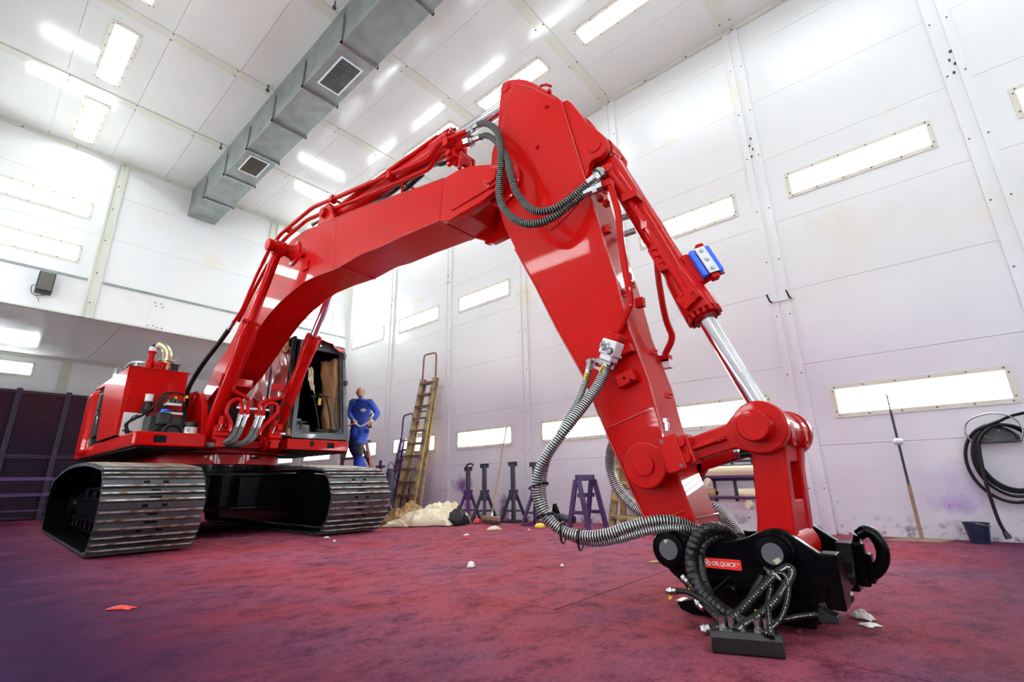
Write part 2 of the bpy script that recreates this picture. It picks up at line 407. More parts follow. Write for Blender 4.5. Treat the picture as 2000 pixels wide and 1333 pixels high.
def tag(o, label=None, cat=None, group=None, kind=None):
    if label: o['label'] = label
    if cat: o['category'] = cat
    if group: o['group'] = group
    if kind: o['kind'] = kind
    return o
def thing(name, label, cat, loc=(0, 0, 0), group=None):
    o = bpy.data.objects.new(name, None); o.empty_display_size = 0.1; COL.objects.link(o); o.location = loc
    return tag(o, label, cat, group)
def struct(o): o['kind'] = 'structure'; return o
def copy_tree(o, parent=None, loc=None):
    c = o.copy(); COL.objects.link(c)
    if parent: c.parent = parent
    if loc is not None: c.location = loc
    for ch in list(o.children): copy_tree(ch, c)
    return c
def inst(name, me, parent, M):
    o = bpy.data.objects.new(name, me); COL.objects.link(o); o.parent = parent; o.matrix_local = M; return o
# ================================================================ THE ROOM
XR, XL, YB, YD, YF, ZC, ZO = 7.4, -1.3, 13.2, 18.0, -6.0, 8.15, 4.26   # walls, deep wall, front, ceiling, soffit of the recess
BAY = 2.4; POSTS = [1.25+BAY*k for k in range(-3, 8)]                # post / batten positions along the room
LZ = [(1.40, 1.84), (4.66, 5.08)]                                    # heights of the two rows of wall lamps
PANEL = 0.10                                                         # lamp boxes sit in this depth of the wall
def panel_grid(u0, u1, v0, v1, holes, gap, emit):
    """front panel u0..u1 x v0..v1 with rectangular holes: emit(u0,u1,v0,v1) for every solid cell"""
    us = sorted({u0+gap, u1-gap, *[min(max(h[i], u0+gap), u1-gap) for h in holes for i in (0, 1)]})
    vs = sorted({v0+gap, v1-gap, *[min(max(h[i], v0+gap), v1-gap) for h in holes for i in (2, 3)]})
    n = 0
    for a, b in zip(us, us[1:]):
        for c, d in zip(vs, vs[1:]):
            mu, mv = (a+b)/2, (c+d)/2
            if b-a < 1e-4 or d-c < 1e-4: continue
            if any(h[0] < mu < h[1] and h[2] < mv < h[3] for h in holes): continue
            emit(a, b, c, d); n += 1
    return n
def uv_wall(axis, face, sign, u, v, d):            # point on a wall: axis 0 -> (face, u, v), axis 1 -> (u, face, v), axis 2 -> (u, v, face)
    q = face+sign*d
    return (q, u, v) if axis == 0 else (u, q, v) if axis == 1 else (u, v, q)
lamp_spots = []                                    # (axis, face, sign pointing into the room, centre u, centre v, long side along u?, label)
def wall_panels(name, axis, face, sign, ucuts, vcuts, holes, material, gap=0.002, noise=0.0):
    """backing mesh + one child per panel; the panel faces stand on the plane 'face'"""
    b = MB(); lo = uv_wall(axis, face, -sign, ucuts[0], vcuts[0], PANEL+0.02); hi = uv_wall(axis, face, -sign, ucuts[-1], vcuts[-1], PANEL+0.12)
    b.span(lo, hi); root = struct(b.build(name, material))
    for a, c in zip(ucuts, ucuts[1:]):
        for d, e in zip(vcuts, vcuts[1:]):
            hs = [h for h in holes if h[1] > a and h[0] < c and h[3] > d and h[2] < e]
            p = MB(); off = noise*rnd.uniform(-1, 1)
            def emit(x0, x1, y0, y1):
                p.span(uv_wall(axis, face, sign, x0, y0, off), uv_wall(axis, face, -sign, x1, y1, 0.02 if not hs else PANEL+0.019))
            if panel_grid(a, c, d, e, hs, gap, emit): p.build('panel', material, root)
    return root
LL, LH = 1.69, 0.42                                # lamp frame outer size
def lamp_hole(u, v, along_u=True):
    a, b = (LL, LH) if along_u else (LH, LL)
    return (u-a/2+0.03, u+a/2-0.03, v-b/2+0.03, v+b/2-0.03)
mids = [p+BAY/2 for p in POSTS]
# --- floor: slabs with joints
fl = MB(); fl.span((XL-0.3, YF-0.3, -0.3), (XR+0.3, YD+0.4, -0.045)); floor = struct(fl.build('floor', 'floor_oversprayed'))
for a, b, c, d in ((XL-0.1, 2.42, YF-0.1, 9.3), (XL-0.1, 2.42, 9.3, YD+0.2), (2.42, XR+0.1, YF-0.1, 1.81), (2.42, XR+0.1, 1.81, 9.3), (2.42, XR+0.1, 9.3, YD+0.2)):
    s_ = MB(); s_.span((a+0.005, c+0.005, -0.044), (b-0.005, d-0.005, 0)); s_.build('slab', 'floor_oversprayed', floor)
# --- right wall
vc = [0.0]+[1.08+1.09*k for k in range(7)]+[ZC]
holes = []
far = ['the bay over the near end of the wall', 'the second bay', 'the third bay', 'the fourth bay', 'the fifth bay', 'the sixth bay', 'the seventh bay', 'the eighth bay', 'the ninth bay']
for i, y in enumerate(m_ for m_ in mids if m_ < YD):
    for r, (z0, z1) in enumerate(LZ):
        if r == 1 and y > YB: continue
        v = (z0+z1)/2; holes.append(lamp_hole(y, v)); lamp_spots.append((0, XR, -1, y, v, True, ('rw', y, r)))
wall_panels('wall_right', 0, XR, -1, [YF]+[p for p in POSTS if YF < p < YD]+[YD], vc, holes, 'wall_white')
# --- left wall (beside the camera, out of the frame)
holes = []
for y in [m_ for m_ in mids if m_ < YB]:
    for r, (z0, z1) in enumerate(LZ):
        v = (z0+z1)/2; holes.append(lamp_hole(y, v)); lamp_spots.append((0, XL, 1, y, v, True, ('out', y, r)))
wall_panels('wall_left', 0, XL, 1, [YF]+[p for p in POSTS if YF < p < YD]+[YD], vc, holes, 'wall_white')
# --- front wall behind the camera
b = MB(); b.span((XL-0.3, YF-0.2, 0), (XR+0.3, YF, ZC)); struct(b.build('wall_front', 'wall_white'))
# --- back wall over the recess
holes = []
bx = [(0.12, True), (6.02, True)]
for u, _ in bx:
    for (z0, z1) in ((5.42, 5.84), (6.48, 6.90)):
        v = (z0+z1)/2
        if u > 5 and v > 6: pass
        holes.append(lamp_hole(u, v)); lamp_spots.append((1, YB, -1, u, v, True, ('bw', u, v)))
wall_panels('wall_back', 1, YB, -1, [XL, 1.28, 4.82, XR], [ZO+0.02, 5.12, 6.19, 7.26, ZC], holes, 'wall_white')
# --- soffit of the recess and the deep wall
b = MB(); b.span((XL, YB+0.14, ZO+0.03), (XR, YD+0.2, ZO+0.15)); sof = struct(b.build('ceiling_recess', 'ceiling_white'))
for a, c in zip([XL, 1.95, 3.02, 4.1, 5.2, 6.3, XR], [1.95, 3.02, 4.1, 5.2, 6.3, XR]):
    for d, e in ((YB, 15.6), (15.6, YD)):
        q = MB(); q.span((a+0.004, d+0.004, ZO), (c-0.004, e-0.004, ZO+0.03)); q.build('panel', 'ceiling_white', sof)
holes = [lamp_hole(0.15, 3.86)]; lamp_spots.append((1, YD, -1, 0.15, 3.86, True, ('deep', 0, 0)))
wall_panels('wall_recess', 1, YD, -1, [XL, 1.6, 4.2, XR], [0, 3.3, ZO-0.002], holes, 'wall_white')
# --- ceiling
holes = []
for y in [m_ for m_ in mids if m_ < YB]:
    for u in (0.48, 5.75):
        holes.append(lamp_hole(u, y, False)); lamp_spots.append((2, ZC, -1, u, y, False, ('cl', u, y)))
cx = [XL, -0.05]+[1.02+1.065*k for k in range(6)]+[XR]
wall_panels('ceiling', 2, ZC, -1, cx, [YF]+[p for p in POSTS if YF < p < YB]+[YB], holes, 'ceiling_white')
# --- trims: wall posts, ceiling battens, corner strips, rail
n = 0
def trim(mb, material, bevel=0.0):
    global n
    n += 1; return struct(mb.build('trim_%d' % n, material, bevel=bevel))
for p in POSTS:
    if p < YD:
        b = MB()
        for dy in (-0.075, 0.075): b.span((XR-0.045, p+dy-0.045, 0.0), (XR, p+dy+0.045, ZC))
        b.span((XR-0.022, p-0.04, 0.0), (XR, p+0.04, ZC))
        b.k = 1
        for z in (0.55, 1.3, 2.05, 2.9, 3.75, 4.6, 5.55, 6.4, 7.3):
            for dy in (-0.085, 0.085): b.cyl((XR-0.052, p+dy, z), (XR-0.044, p+dy, z), 0.010, n=6)
        for z, dy in ((5.9, -.02), (5.78, .025), (5.70, -.025), (5.58, .02)): b.cyl((XR-0.034, p+dy, z), (XR-0.02, p+dy, z), 0.020, n=8)
        trim(b, ['wall_white', 'screw'])
        if p < YB:
            b = MB(); b.span((XL, p-0.095, ZC-0.018), (XR, p+0.095, ZC)); b.k = 1
            for k in range(9):
                for dy in (-0.08, 0.08): b.cyl((0.0+1.02*k, p+dy, ZC-0.024), (0.0+1.02*k, p+dy, ZC-0.018), 0.014, n=6)
            trim(b, ['batten_cream', 'screw'])
for x in (1.28, 4.82):
    b = MB(); b.span((x-0.10, YB-0.022, ZO), (x+0.10, YB, ZC))
    for dx in (-0.085, 0.085): b.span((x+dx-0.02, YB-0.045, ZO), (x+dx+0.02, YB, ZC))
    b.k = 1
    for z in (4.6, 5.3, 6.1, 6.9, 7.5): b.cyl((x, YB-0.03, z), (x, YB-0.02, z), 0.016, n=6)
    trim(b, ['batten_cream', 'screw'])
def corner_strip(p0, p1, sx_, sy_):
    b = MB(); p0 = V(p0); p1 = V(p1); d = (p1-p0).normalized()
    b.bar(p0, p1, sx_, sy_); b.k = 1
    L = (p1-p0).length; k = int(L/0.8)
    for i in range(1, k): b.ball(p0+d*(L*i/k)+V((-0.05 if abs(d.x) < .5 else 0, -0.05 if abs(d.x) > .5 else 0, -0.035)), 0.016, 6)
    return trim(b, ['batten_cream', 'screw'])
corner_strip((XR-0.03, YF, ZC-0.03), (XR-0.03, YB, ZC-0.03), 0.06, 0.06)
corner_strip((XL, YB-0.03, ZC-0.04), (XR-0.06, YB-0.03, ZC-0.04), 0.06, 0.08)
b = MB(); b.span((XL, YB-0.03, 5.085), (1.16, YB, 5.13)); b.span((1.42, YB-0.03, 5.085), (XR-0.1, YB, 5.13)); trim(b, 'galvanised')
b = MB(); b.span((XL, YB-0.012, ZO), (XR, YB+0.03, ZO+0.035)); trim(b, 'batten_cream')
b = MB(); b.span((XL, YD-0.03, ZO-0.07), (XR, YD, ZO)); b.span((1.50, YD-0.025, 3.2), (1.72, YD, ZO-0.07)); trim(b, 'batten_cream')
b = MB(); b.span((2.32, YB-0.014, 4.30), (2.36, YB, 5.0)); b.k = 1
for dx, z in ((.08, 4.92), (.2, 4.92), (.1, 4.84), (.24, 4.84), (.02, 4.34), (.12, 4.36), (.2, 4.33), (.3, 4.33)): b.cyl((2.34+dx, YB-0.015, z), (2.34+dx, YB, z), 0.018, n=8)
trim(b, ['wall_white', 'galvanised'])

# --- lamps: one of each kind of mesh, shared by all
def lamp_meshes():
    fr = MB(); a, b_, t = LL/2, LH/2, 0.055            # local: u = x, v = y, depth = z (out of the wall = +z)
    for (x0, x1, y0, y1) in ((-a, a, b_-t, b_), (-a, a, -b_, -b_+t), (-a, -a+t, -b_+t, b_-t), (a-t, a, -b_+t, b_-t)): fr.span((x0, y0, 0.0), (x1, y1, 0.014))
    fr.k = 1
    for sx_ in (-1, 1):
        for x in (0.16, 0.48, 0.79): 
            for sy_ in (-1, 1): fr.cyl((sx_*x, sy_*(b_-t/2), 0.013), (sx_*x, sy_*(b_-t/2), 0.021), 0.0095, n=6)
        for y in (-0.13, 0.13): fr.cyl((sx_*(a-t/2), y, 0.013), (sx_*(a-t/2), y, 0.021), 0.0095, n=6)
    bx_ = MB(); c, d = a-0.036, b_-0.036
    bx_.span((-c, -d, -PANEL), (c, d, -PANEL+0.004))
    for q in ((-c, -c+0.004, -d, d), (c-0.004, c, -d, d), (-c, c, -d, -d+0.004), (-c, c, d-0.004, d)): bx_.span((q[0], q[2], -PANEL), (q[1], q[3], -0.001))
    tb = MB(); tb.cyl((-a+0.085, 0, 0), (a-0.085, 0, 0), 0.018, n=10); tb.k = 1
    for s_ in (-1, 1): tb.cyl((s_*(a-0.085), 0, 0), (s_*(a-0.062), 0, 0), 0.018, n=10)
    pn = MB(); pn.span((-a+0.056, -b_+0.056, 0.003), (a-0.056, b_-0.056, 0.007))
    return (fr.mesh('frame', ['frame_cream', 'screw']), bx_.mesh('housing', 'reflector'), tb.mesh('tube', ['tube_glow', 'tube_cap']), pn.mesh('pane', 'lamp_pane'))
LM = lamp_meshes()
bayname = {-1.15: 0}
def lamp(axis, face, sign, u, v, along_u, info):
    if axis == 0: X, Y, Z = V((0, 1, 0)), V((0, 0, 1)), V((sign, 0, 0)); c = V((face, u, v))
    elif axis == 1: X, Y, Z = V((1, 0, 0)), V((0, 0, 1)), V((0, sign, 0)); c = V((u, face, v))
    else: X, Y, Z = V((0, 1, 0)), V((1, 0, 0)), V((0, 0, sign)); c = V((u, v, face))
    if X.cross(Y).dot(Z) < 0: X = -X
    kind, p, q = info
    root = thing('ceiling_lamp' if axis == 2 else 'wall_lamp', None, None, c)
    R = Matrix((X, Y, Z)).transposed().to_4x4()
    inst('frame', LM[0], root, R)
    h = inst('housing', LM[1], root, R)
    for k in range(4): inst('tube', LM[2], root, R @ Matrix.Translation((0, -0.117+0.078*k, -0.052)))
    inst('pane', LM[3], root, R)
    grp = None
    if kind == 'rw':
        k = round((p-0.05)/BAY)                      # 0 = bay with the coiled hose side of the wall
        row = ('lower', 'upper')[q]
        nm = {-1: 'at the right edge of the photo', 0: ('behind the measuring pole' if q == 0 else 'large one above the measuring pole'), 1: ('behind the bucket link' if q == 0 else 'just left of the bucket cylinder'),
              2: ('behind the hanging hoses' if q == 0 else 'hidden by the arm'), 3: ('crossed by the broom handle' if q == 0 else 'right one of three under the boom'),
              4: ('behind the tall ladder' if q == 0 else 'middle one of three under the boom'), 5: ('behind the legs of the man in blue' if q == 0 else 'by the far corner above the cab'),
              6: 'seen below the cab floor, inside the recess', 7: 'deepest of all, hidden behind the tracks'}
        if k in nm: tag(root, 'lit lamp, %s row of right wall, %s' % (row, nm[k]), 'lamp', 'wall lamps of the right wall')
        else: kind = 'out'
    if kind == 'bw': tag(root, 'lit fluorescent lamp on back wall, %s one %s' % ('lower' if q < 6 else 'upper', 'at the left edge of the photo' if p < 3 else 'above the cab roof'), 'lamp', 'lamps of the back wall')
    if kind == 'deep': tag(root, 'lit fluorescent lamp in the recess wall above the dark filter frames', 'lamp')
    if kind == 'cl':
        k = round((q-0.05)/BAY)
        left = p < 3
        cn = {(1, 4): 'left row, bay next to the back wall', (1, 3): 'left row, middle bay seen whole in the photo', (1, 2): 'left row, cut off by the top edge of the photo',
              (0, 1): 'right row, big one at the top edge of the photo', (0, 2): 'right row, half covered by the top of the arm', (0, 3): 'right row, behind the chrome rod of the arm cylinder',
              (0, 4): 'right row, behind the pipes on the boom'}
        if (int(left), k) in cn: tag(root, 'lit fluorescent ceiling lamp, ' + cn[int(left), k], 'lamp', 'ceiling lamps')
        else: kind = 'out'
    if kind == 'out': tag(root, 'lit fluorescent lamp outside the picture', 'lamp', 'lamps outside the picture')
for sp in lamp_spots: lamp(*sp)

# --- galvanised air duct under the ceiling
DX0, DX1, DZ = 2.70, 3.32, 7.36
duct = thing('air_duct', 'long square galvanised air duct hanging under the ceiling', 'duct', (3.01, 8.0, DZ))
cuts = [YB-0.02, 11.95, 10.65, 9.40, 8.20, 7.0, 5.72, 4.3, 2.9, 1.5]
grille_at = (1, 5)
for k in range(len(cuts)-1):
    b = MB(); b.span((DX0, cuts[k+1]+0.003, DZ), (DX1, cuts[k]-0.003, ZC-0.02)); b.build('duct_section', 'galvanised', duct, bevel=0.006)
for y in cuts[1:]:
    b = MB(); b.span((DX0-0.03, y-0.018, DZ-0.035), (DX1+0.03, y+0.018, DZ)); 
    for x in (DX0-0.03, DX1+0.01): b.span((x, y-0.018, DZ-0.035), (x+0.02, y+0.018, ZC-0.24))
    b.build('hanger', 'zinc', duct)
    if y in (10.65, 8.20, 5.72):
        b = MB(); b.cyl((DX0-0.14, y+0.1, ZC), (DX0-0.14, y+0.1, ZC-0.16), 0.012, n=8); b.ball((DX0-0.14, y+0.1, ZC-0.13), 0.035, 8); b.build('hanger_bolt', 'screw', duct)
for k, (y0, y1) in enumerate(((10.78, 9.68), (6.9, 5.98))):
    y0, y1 = ((10.25, 9.55), (6.75, 5.95))[k]
    x0, x1 = DX0+0.12, DX1-0.10
    g = MB()
    for q in ((x0, x1, y0-0.03, y0), (x0, x1, y1, y1+0.03), (x0, x0+0.03, y1+0.03, y0-0.03), (x1-0.03, x1, y1+0.03, y0-0.03)): g.span((q[0], q[2], DZ-0.012), (q[1], q[3], DZ))
    vent = g.build('vent_grille', 'white_metal', duct)
    g = MB(); g.span((x0+0.03, y1+0.03, DZ-0.002), (x1-0.03, y0-0.03, DZ)); g.build('vent_back', 'dark_inside', vent)
    nsl = 22
    for i in range(nsl):
        y = y1+0.04+(y0-y1-0.08)*i/(nsl-1); g = MB(); g.box(((x0+x1)/2, y, DZ-0.006), (x1-x0-0.06, 0.011, 0.012)); g.build('slat', 'vent_dark' if k == 0 else 'galvanised', vent)
# --- loudspeaker on the back wall
sp = thing('loudspeaker', 'small brown square loudspeaker with loose wire on the back wall', 'speaker', (0.53, YB, 4.8))
b = MB(); b.span((0.41, YB-0.20, 4.58), (0.66, YB-0.005, 5.01)); b.build('cabinet', 'black_plastic', sp, bevel=0.01)
b = MB(); b.span((0.425, YB-0.215, 4.62), (0.645, YB-0.20, 4.995)); b.build('grille', 'speaker_grille', sp, bevel=0.006)
b = MB(); b.tube(spline([(0.45, YB-0.02, 4.78), (0.36, YB-0.05, 4.70), (0.38, YB-0.06, 4.56), (0.47, YB-0.05, 4.52), (0.58, YB-0.03, 4.57)], 6), 0.006, 6); b.tube(spline([(0.44, YB-0.05, 4.53), (0.50, YB-0.05, 4.46), (0.51, YB-0.04, 4.40)], 4), 0.005, 6); b.build('wire', 'black_rubber', sp)
# --- dark filter frames in the recess
FY = 17.5
fw = thing('filter_wall', 'dark purple steel frames with wire mesh filters standing in the recess', 'filter', (1.5, FY, 0))
fx = [XL+0.02, -0.35, 0.80, 1.75, 2.9, 4.05, 5.2, 6.35, XR-0.03]; fz = [0.03, 0.62, 1.55, 3.22]
for a, c in zip(fx, fx[1:]):
    for d, e in zip(fz, fz[1:]):
        g = MB(); t = 0.05
        for q in ((a, c, d, d+t), (a, c, e-t, e), (a, a+t, d+t, e-t), (c-t, c, d+t, e-t)): g.span((q[0]+0.004, FY, q[2]+0.004), (q[1]-0.004, FY+0.06, q[3]-0.004))
        fr = g.build('filter_frame', 'frame_purple', fw)
        g = MB(); g.span((a+t, FY+0.045, d+t), (c-t, FY+0.055, e-t)); g.build('filter_mat', 'filter_mat', fr)
        if a < 3:
            g = MB(); q = a+t+0.05
            while q < c-t: g.span((q-0.003, FY+0.028, d+t), (q+0.003, FY+0.034, e-t)); q += 0.06
            q = d+t+0.05
            while q < e-t: g.span((a+t, FY+0.034, q-0.003), (c-t, FY+0.040, q+0.003)); q += 0.06
            tag(g.build('wire_mesh', 'frame_purple', fr, each=False), kind='stuff')
for a in fx[1:-1]:
    g = MB(); g.span((a-0.055, FY-0.05, 0), (a+0.055, FY, 3.26)); g.build('post', 'frame_purple', fw)
# ================================================================ THE EXCAVATOR
EX = thing('excavator', 'big glossy red crawler excavator with cab opened for painting, arm lowered to the floor', 'excavator', (2.97, 9.5, 0))
XC = 3.0                                            # plane of the boom and arm
def q2(x, y, z): return V((x, y, z))
# ---------------------------------------------------------------- tracks and undercarriage (turned two degrees against the upper body)
UR = Matrix.Rotation(radians(-2.0), 4, 'Z'); UC = V((2.97, 9.5, 0))
def und(v): v = V(v); return UC+(UR @ (v-UC).to_4d()).to_3d() if False else UC+UR.to_3x3() @ (v-UC)
def und_mb(mb): mb.v = [und(v) for v in mb.v]; return mb
SHOE_W, NSH = 0.97, 47
def track_path():
    pts = []
    c1, c2, r1, r2 = V((0, 7.08, 0.485)), V((0, 11.93, 0.455)), 0.445, 0.415
    for k in range(13):                              # front idler, from the floor round to the top
        a = -pi/2-pi*k/12*0.94; pts.append(c1+V((0, cos(a)*r1, sin(a)*r1)))
    top = [V((0, 7.75, 0.985)), V((0, 8.4, 1.02)), V((0, 9.2, 1.035)), V((0, 10.1, 1.03)), V((0, 11.0, 0.975))]
    pts += top
    for k in range(13):
        a = pi/2-0.12-(pi-0.12)*k/12; pts.append(c2+V((0, cos(a)*r2, sin(a)*r2)))
    return pts
TP = track_path()
seg = [(TP[(i+1) % len(TP)]-TP[i]).length for i in range(len(TP))]; TL = sum(seg)
def track_at(s):
    s %= TL; i = 0
    while s > seg[i]: s -= seg[i]; i += 1
    a, b = TP[i], TP[(i+1) % len(TP)]; return a+(b-a)*(s/seg[i]), (b-a).normalized()
def shoe_mesh():
    p = TL/NSH; b = MB(); h = SHOE_W/2
    b.span((-h, -p*0.49, -0.010), (h, p*0.49, 0.0)); b.k = 3; b.span((-h+.002, -p*0.49, -0.016), (h-.002, p*0.49, -0.0099)); b.k = 0  # inner face of the steel blackened: shade inside the track as colour
    b.span((-h, p*0.36, -0.010), (h, p*0.60, 0.009))           # overlap lip
    for k, (y, hh) in enumerate(((-p*0.40, 0.036), (-p*0.07, 0.036), (p*0.26, 0.036))):
        for kk, (z0, z1, w0, w1, inset) in enumerate(((0.0, hh-0.005, 0.016, 0.011, 0.0), (hh-0.005, hh, 0.011, 0.008, 0.018))):
            i0 = 0.0 if kk == 0 else 0.012
            vs = []
            for (z, ww, ins) in ((z0, w0, i0), (z1, w1, i0+inset)):
                vs += [(-h+ins, y-ww, z), (h-ins, y-ww, z), (h-ins, y+ww, z), (-h+ins, y+ww, z)]
            b.k = 0 if kk == 0 else 1
            b.add(vs, [(0, 1, 2, 3), (7, 6, 5, 4), (0, 4, 5, 1), (1, 5, 6, 2), (2, 6, 7, 3), (3, 7, 4, 0)])
    b.k = 0
    for y in (-p*0.235, p*0.095):
        for x in (-0.10, 0.10): b.lathe([(0.017, 0), (0.017, 0.008), (0.009, 0.014)], (x, y, 0), (0, 0, 1), 8)
    b.k = 2
    for y, wdt in ((-p*0.235, 0.05), (p*0.095, 0.038)):
        b.span((-wdt, y-0.011, -0.001), (wdt, y+0.011, 0.0015))
        for s_ in (-1, 1): b.cyl((s_*wdt, y, -0.001), (s_*wdt, y, 0.0015), 0.011, n=8)
    for x in (-0.09, 0.09): b.span((x-0.028, p*0.40, 0.0085), (x+0.028, p*0.52, 0.0105))
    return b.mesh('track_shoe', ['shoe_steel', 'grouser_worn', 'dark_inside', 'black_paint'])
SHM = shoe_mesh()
for x0 in (1.205, 3.745):
    xm = x0+SHOE_W/2; inner = 1 if x0 < 2 else -1
    b = MB()                                         # chain links: two rails round the path
    for dx in (-0.10, 0.10):
        P = [track_at(TL*k/94) for k in range(94)]
        ins = [V((xm+dx, p.y, p.z))-V((0, t.z, -t.y))*(-0.065) for p, t in P]
        ins = []
        for p, t in P:
            nrm = V((0, -t.z, t.y)); nrm = nrm if (V((0, 9.5, .5))-p).dot(nrm) > 0 else -nrm
            ins.append(V((xm+dx, p.y, p.z))+nrm*0.065)
        for k in range(94):
            a, c = ins[k], ins[(k+1) % 94]; b.bar(a, c, 0.045, 0.085, up=(1, 0, 0))
    for k in range(0, 94, 2):
        p, t = P[k]; nrm = V((0, -t.z, t.y)); nrm = nrm if (V((0, 9.5, .5))-p).dot(nrm) > 0 else -nrm; q = V((xm, p.y, p.z))+nrm*.065; b.cyl(q-V((.13, 0, 0)), q+V((.13, 0, 0)), .022, n=6)
    tr = und_mb(b).build('track', 'black_paint', EX, each=False)
    tr['label'] = 'black crawler track with worn steel triple grouser shoes'
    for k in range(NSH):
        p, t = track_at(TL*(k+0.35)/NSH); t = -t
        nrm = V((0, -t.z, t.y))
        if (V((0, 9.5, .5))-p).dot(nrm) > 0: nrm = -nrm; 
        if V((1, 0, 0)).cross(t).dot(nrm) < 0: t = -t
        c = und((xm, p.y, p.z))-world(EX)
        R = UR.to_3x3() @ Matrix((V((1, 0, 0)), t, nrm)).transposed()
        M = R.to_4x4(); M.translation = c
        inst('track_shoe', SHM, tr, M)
    b = MB()                                         # track frame
    b.prism([(0, 7.5, .36), (0, 7.9, .30), (0, 11.2, .30), (0, 11.6, .36), (0, 11.5, .62), (0, 10.9, .74), (0, 8.3, .74), (0, 7.7, .62)], xm-0.16, xm+0.16)
    b.span((xm-0.24, 7.9, 0.27), (xm+0.24, 11.2, 0.31)); b.span((xm-0.26, 8.2, .56), (xm+.26, 10.9, .60))
    b.span((xm-0.20, 7.35, 0.40), (xm+0.20, 7.6, 0.58))
    und_mb(b).build('track_frame', 'black_paint', tr, bevel=0.008)
    b = MB(); gx = x0+.10 if inner < 0 else x0+SHOE_W-.13; b.prism([(0, 7.10, .12), (0, 11.6, .12), (0, 11.75, .5), (0, 11.3, .84), (0, 9.2, .91), (0, 7.7, .89), (0, 7.10, .86), (0, 6.86, .78), (0, 6.74, .60), (0, 6.72, .42), (0, 6.84, .22)], gx, gx+.03); und_mb(b).build('guard_plate', 'black_paint', tr, bevel=.004)
    for k in range(8):
        y = 7.95+k*0.44; b = MB(); b.lathe([(0.05, -0.20), (0.085, -0.20), (0.085, -0.16), (0.115, -0.15), (0.115, -0.06), (0.09, -0.05), (0.09, 0.05), (0.115, 0.06), (0.115, 0.15), (0.085, 0.16), (0.085, 0.20), (0.05, 0.20)], (xm, y, 0.215), (1, 0, 0), 14)
        b.span((xm-0.25, y-0.05, 0.16), (xm-0.20, y+0.05, 0.29)); b.span((xm+0.20, y-0.05, 0.16), (xm+0.25, y+0.05, 0.29))
        und_mb(b).build('track_roller', 'black_paint', tr)
    for y in (8.6, 10.2):
        b = MB(); b.cyl((xm-0.15, y, 0.86), (xm+0.15, y, 0.86), 0.075, n=14); b.span((xm-0.04, y-0.05, 0.7), (xm+0.04, y+0.05, 0.86)); und_mb(b).build('carrier_roller', 'black_paint', tr)
    b = MB(); b.lathe([(0.12, -0.13), (0.33, -0.10), (0.375, -0.07), (0.375, 0.07), (0.33, 0.10), (0.12, 0.13)], (xm, 7.08, 0.485), (1, 0, 0), 28)
    b.cyl((xm-0.2, 7.08, .485), (xm+.2, 7.08, .485), .09, n=14); b.span((xm-0.22, 7.02, .42), (xm-.17, 7.5, .55)); b.span((xm+0.17, 7.02, .42), (xm+.22, 7.5, .55))
    und_mb(b).build('idler_wheel', 'black_paint', tr)
    b = MB(); c = V((xm, 11.93, .455)); b.lathe([(0.10, -0.22), (0.24, -0.20), (0.30, -0.06), (0.30, 0.06), (0.24, 0.20), (0.10, 0.22)], c, (1, 0, 0), 28)
    for k in range(21):
        a = 2*pi*k/21; d = V((0, cos(a), sin(a))); b.bar(c+d*0.28, c+d*0.36, 0.07, 0.05, up=(1, 0, 0))
    und_mb(b).build('sprocket', 'black_paint', tr)
    b = MB()
    for y in (8.0, 8.5, 9.4, 9.9, 10.8): b.hexnut((xm-0.16*inner*1.0-0.0, y, .66), (-inner, 0, 0), 0.03, 0.03)
    b.span((xm-inner*0.26, 8.75, .60), (xm-inner*0.16, 9.1, .68)); b.span((xm-inner*0.26, 9.5, .60), (xm-inner*0.16, 9.8, .70))
    und_mb(b).build('step_bracket', 'black_paint', tr, bevel=0.005)
# undercarriage frame between the tracks
b = MB()
for ys in ((8.05, 8.75), (10.2, 10.9)):
    b.span((1.9, ys[0], 0.40), (4.05, ys[1], 0.86))
    b.span((1.9, ys[0]-0.06, 0.86), (4.05, ys[1]+0.06, 0.90)); b.span((1.9, ys[0]-0.06, 0.37), (4.05, ys[1]+0.06, 0.41))
b.span((2.3, 8.6, 0.45), (3.65, 10.4, 0.93))
for x in (2.14, 3.8): b.span((x-0.05, 7.9, .33), (x+.05, 11.1, .74))
c_ = pt(446, 950, 1, 7.98); b.cyl((c_.x, 8.05, .42), (c_.x, 8.05, .88), .17, n=28); b.span((c_.x+.20, 7.96, .44), (c_.x+.22, 8.06, .84))
uf = und_mb(b).build('undercarriage', 'black_paint', EX, bevel=0.012)
b = MB(); b.cyl((2.99, 9.55, .86), (2.99, 9.55, 0.97), 0.80, n=48); b.lathe([(0.84, .88), (0.84, .90), (0.78, .91)], (2.99, 9.55, 0), (0, 0, 1), 48); b.build('turntable_drum', 'black_paint', uf)
b = MB(); b.cyl((2.99, 9.55, .96), (2.99, 9.55, 1.05), 0.84, n=56); b.lathe([(0.90, 1.02), (0.90, 1.05), (0.84, 1.054)], (2.99, 9.55, 0), (0, 0, 1), 56)
for k in range(48):
    a = 2*pi*k/48; b.hexnut((2.99+.865*cos(a), 9.55+.865*sin(a), 1.02), (0, 0, -1), .018, .03)
b.build('slew_bearing', 'black_paint', EX)
b = MB(); b.cyl((3.11, 9.55, 1.055), (3.11, 9.55, 1.225), 0.94, n=64)
b.span((2.2, 9.6, 1.06), (3.9, 12.3, 1.225))
sr = b.build('turntable_ring', 'red_paint', EX, bevel=0.008)
b = MB(); b.span((3.30, 8.60, 1.155), (3.40, 8.65, 1.185)); o = b.build('slot', 'dark_inside', sr)
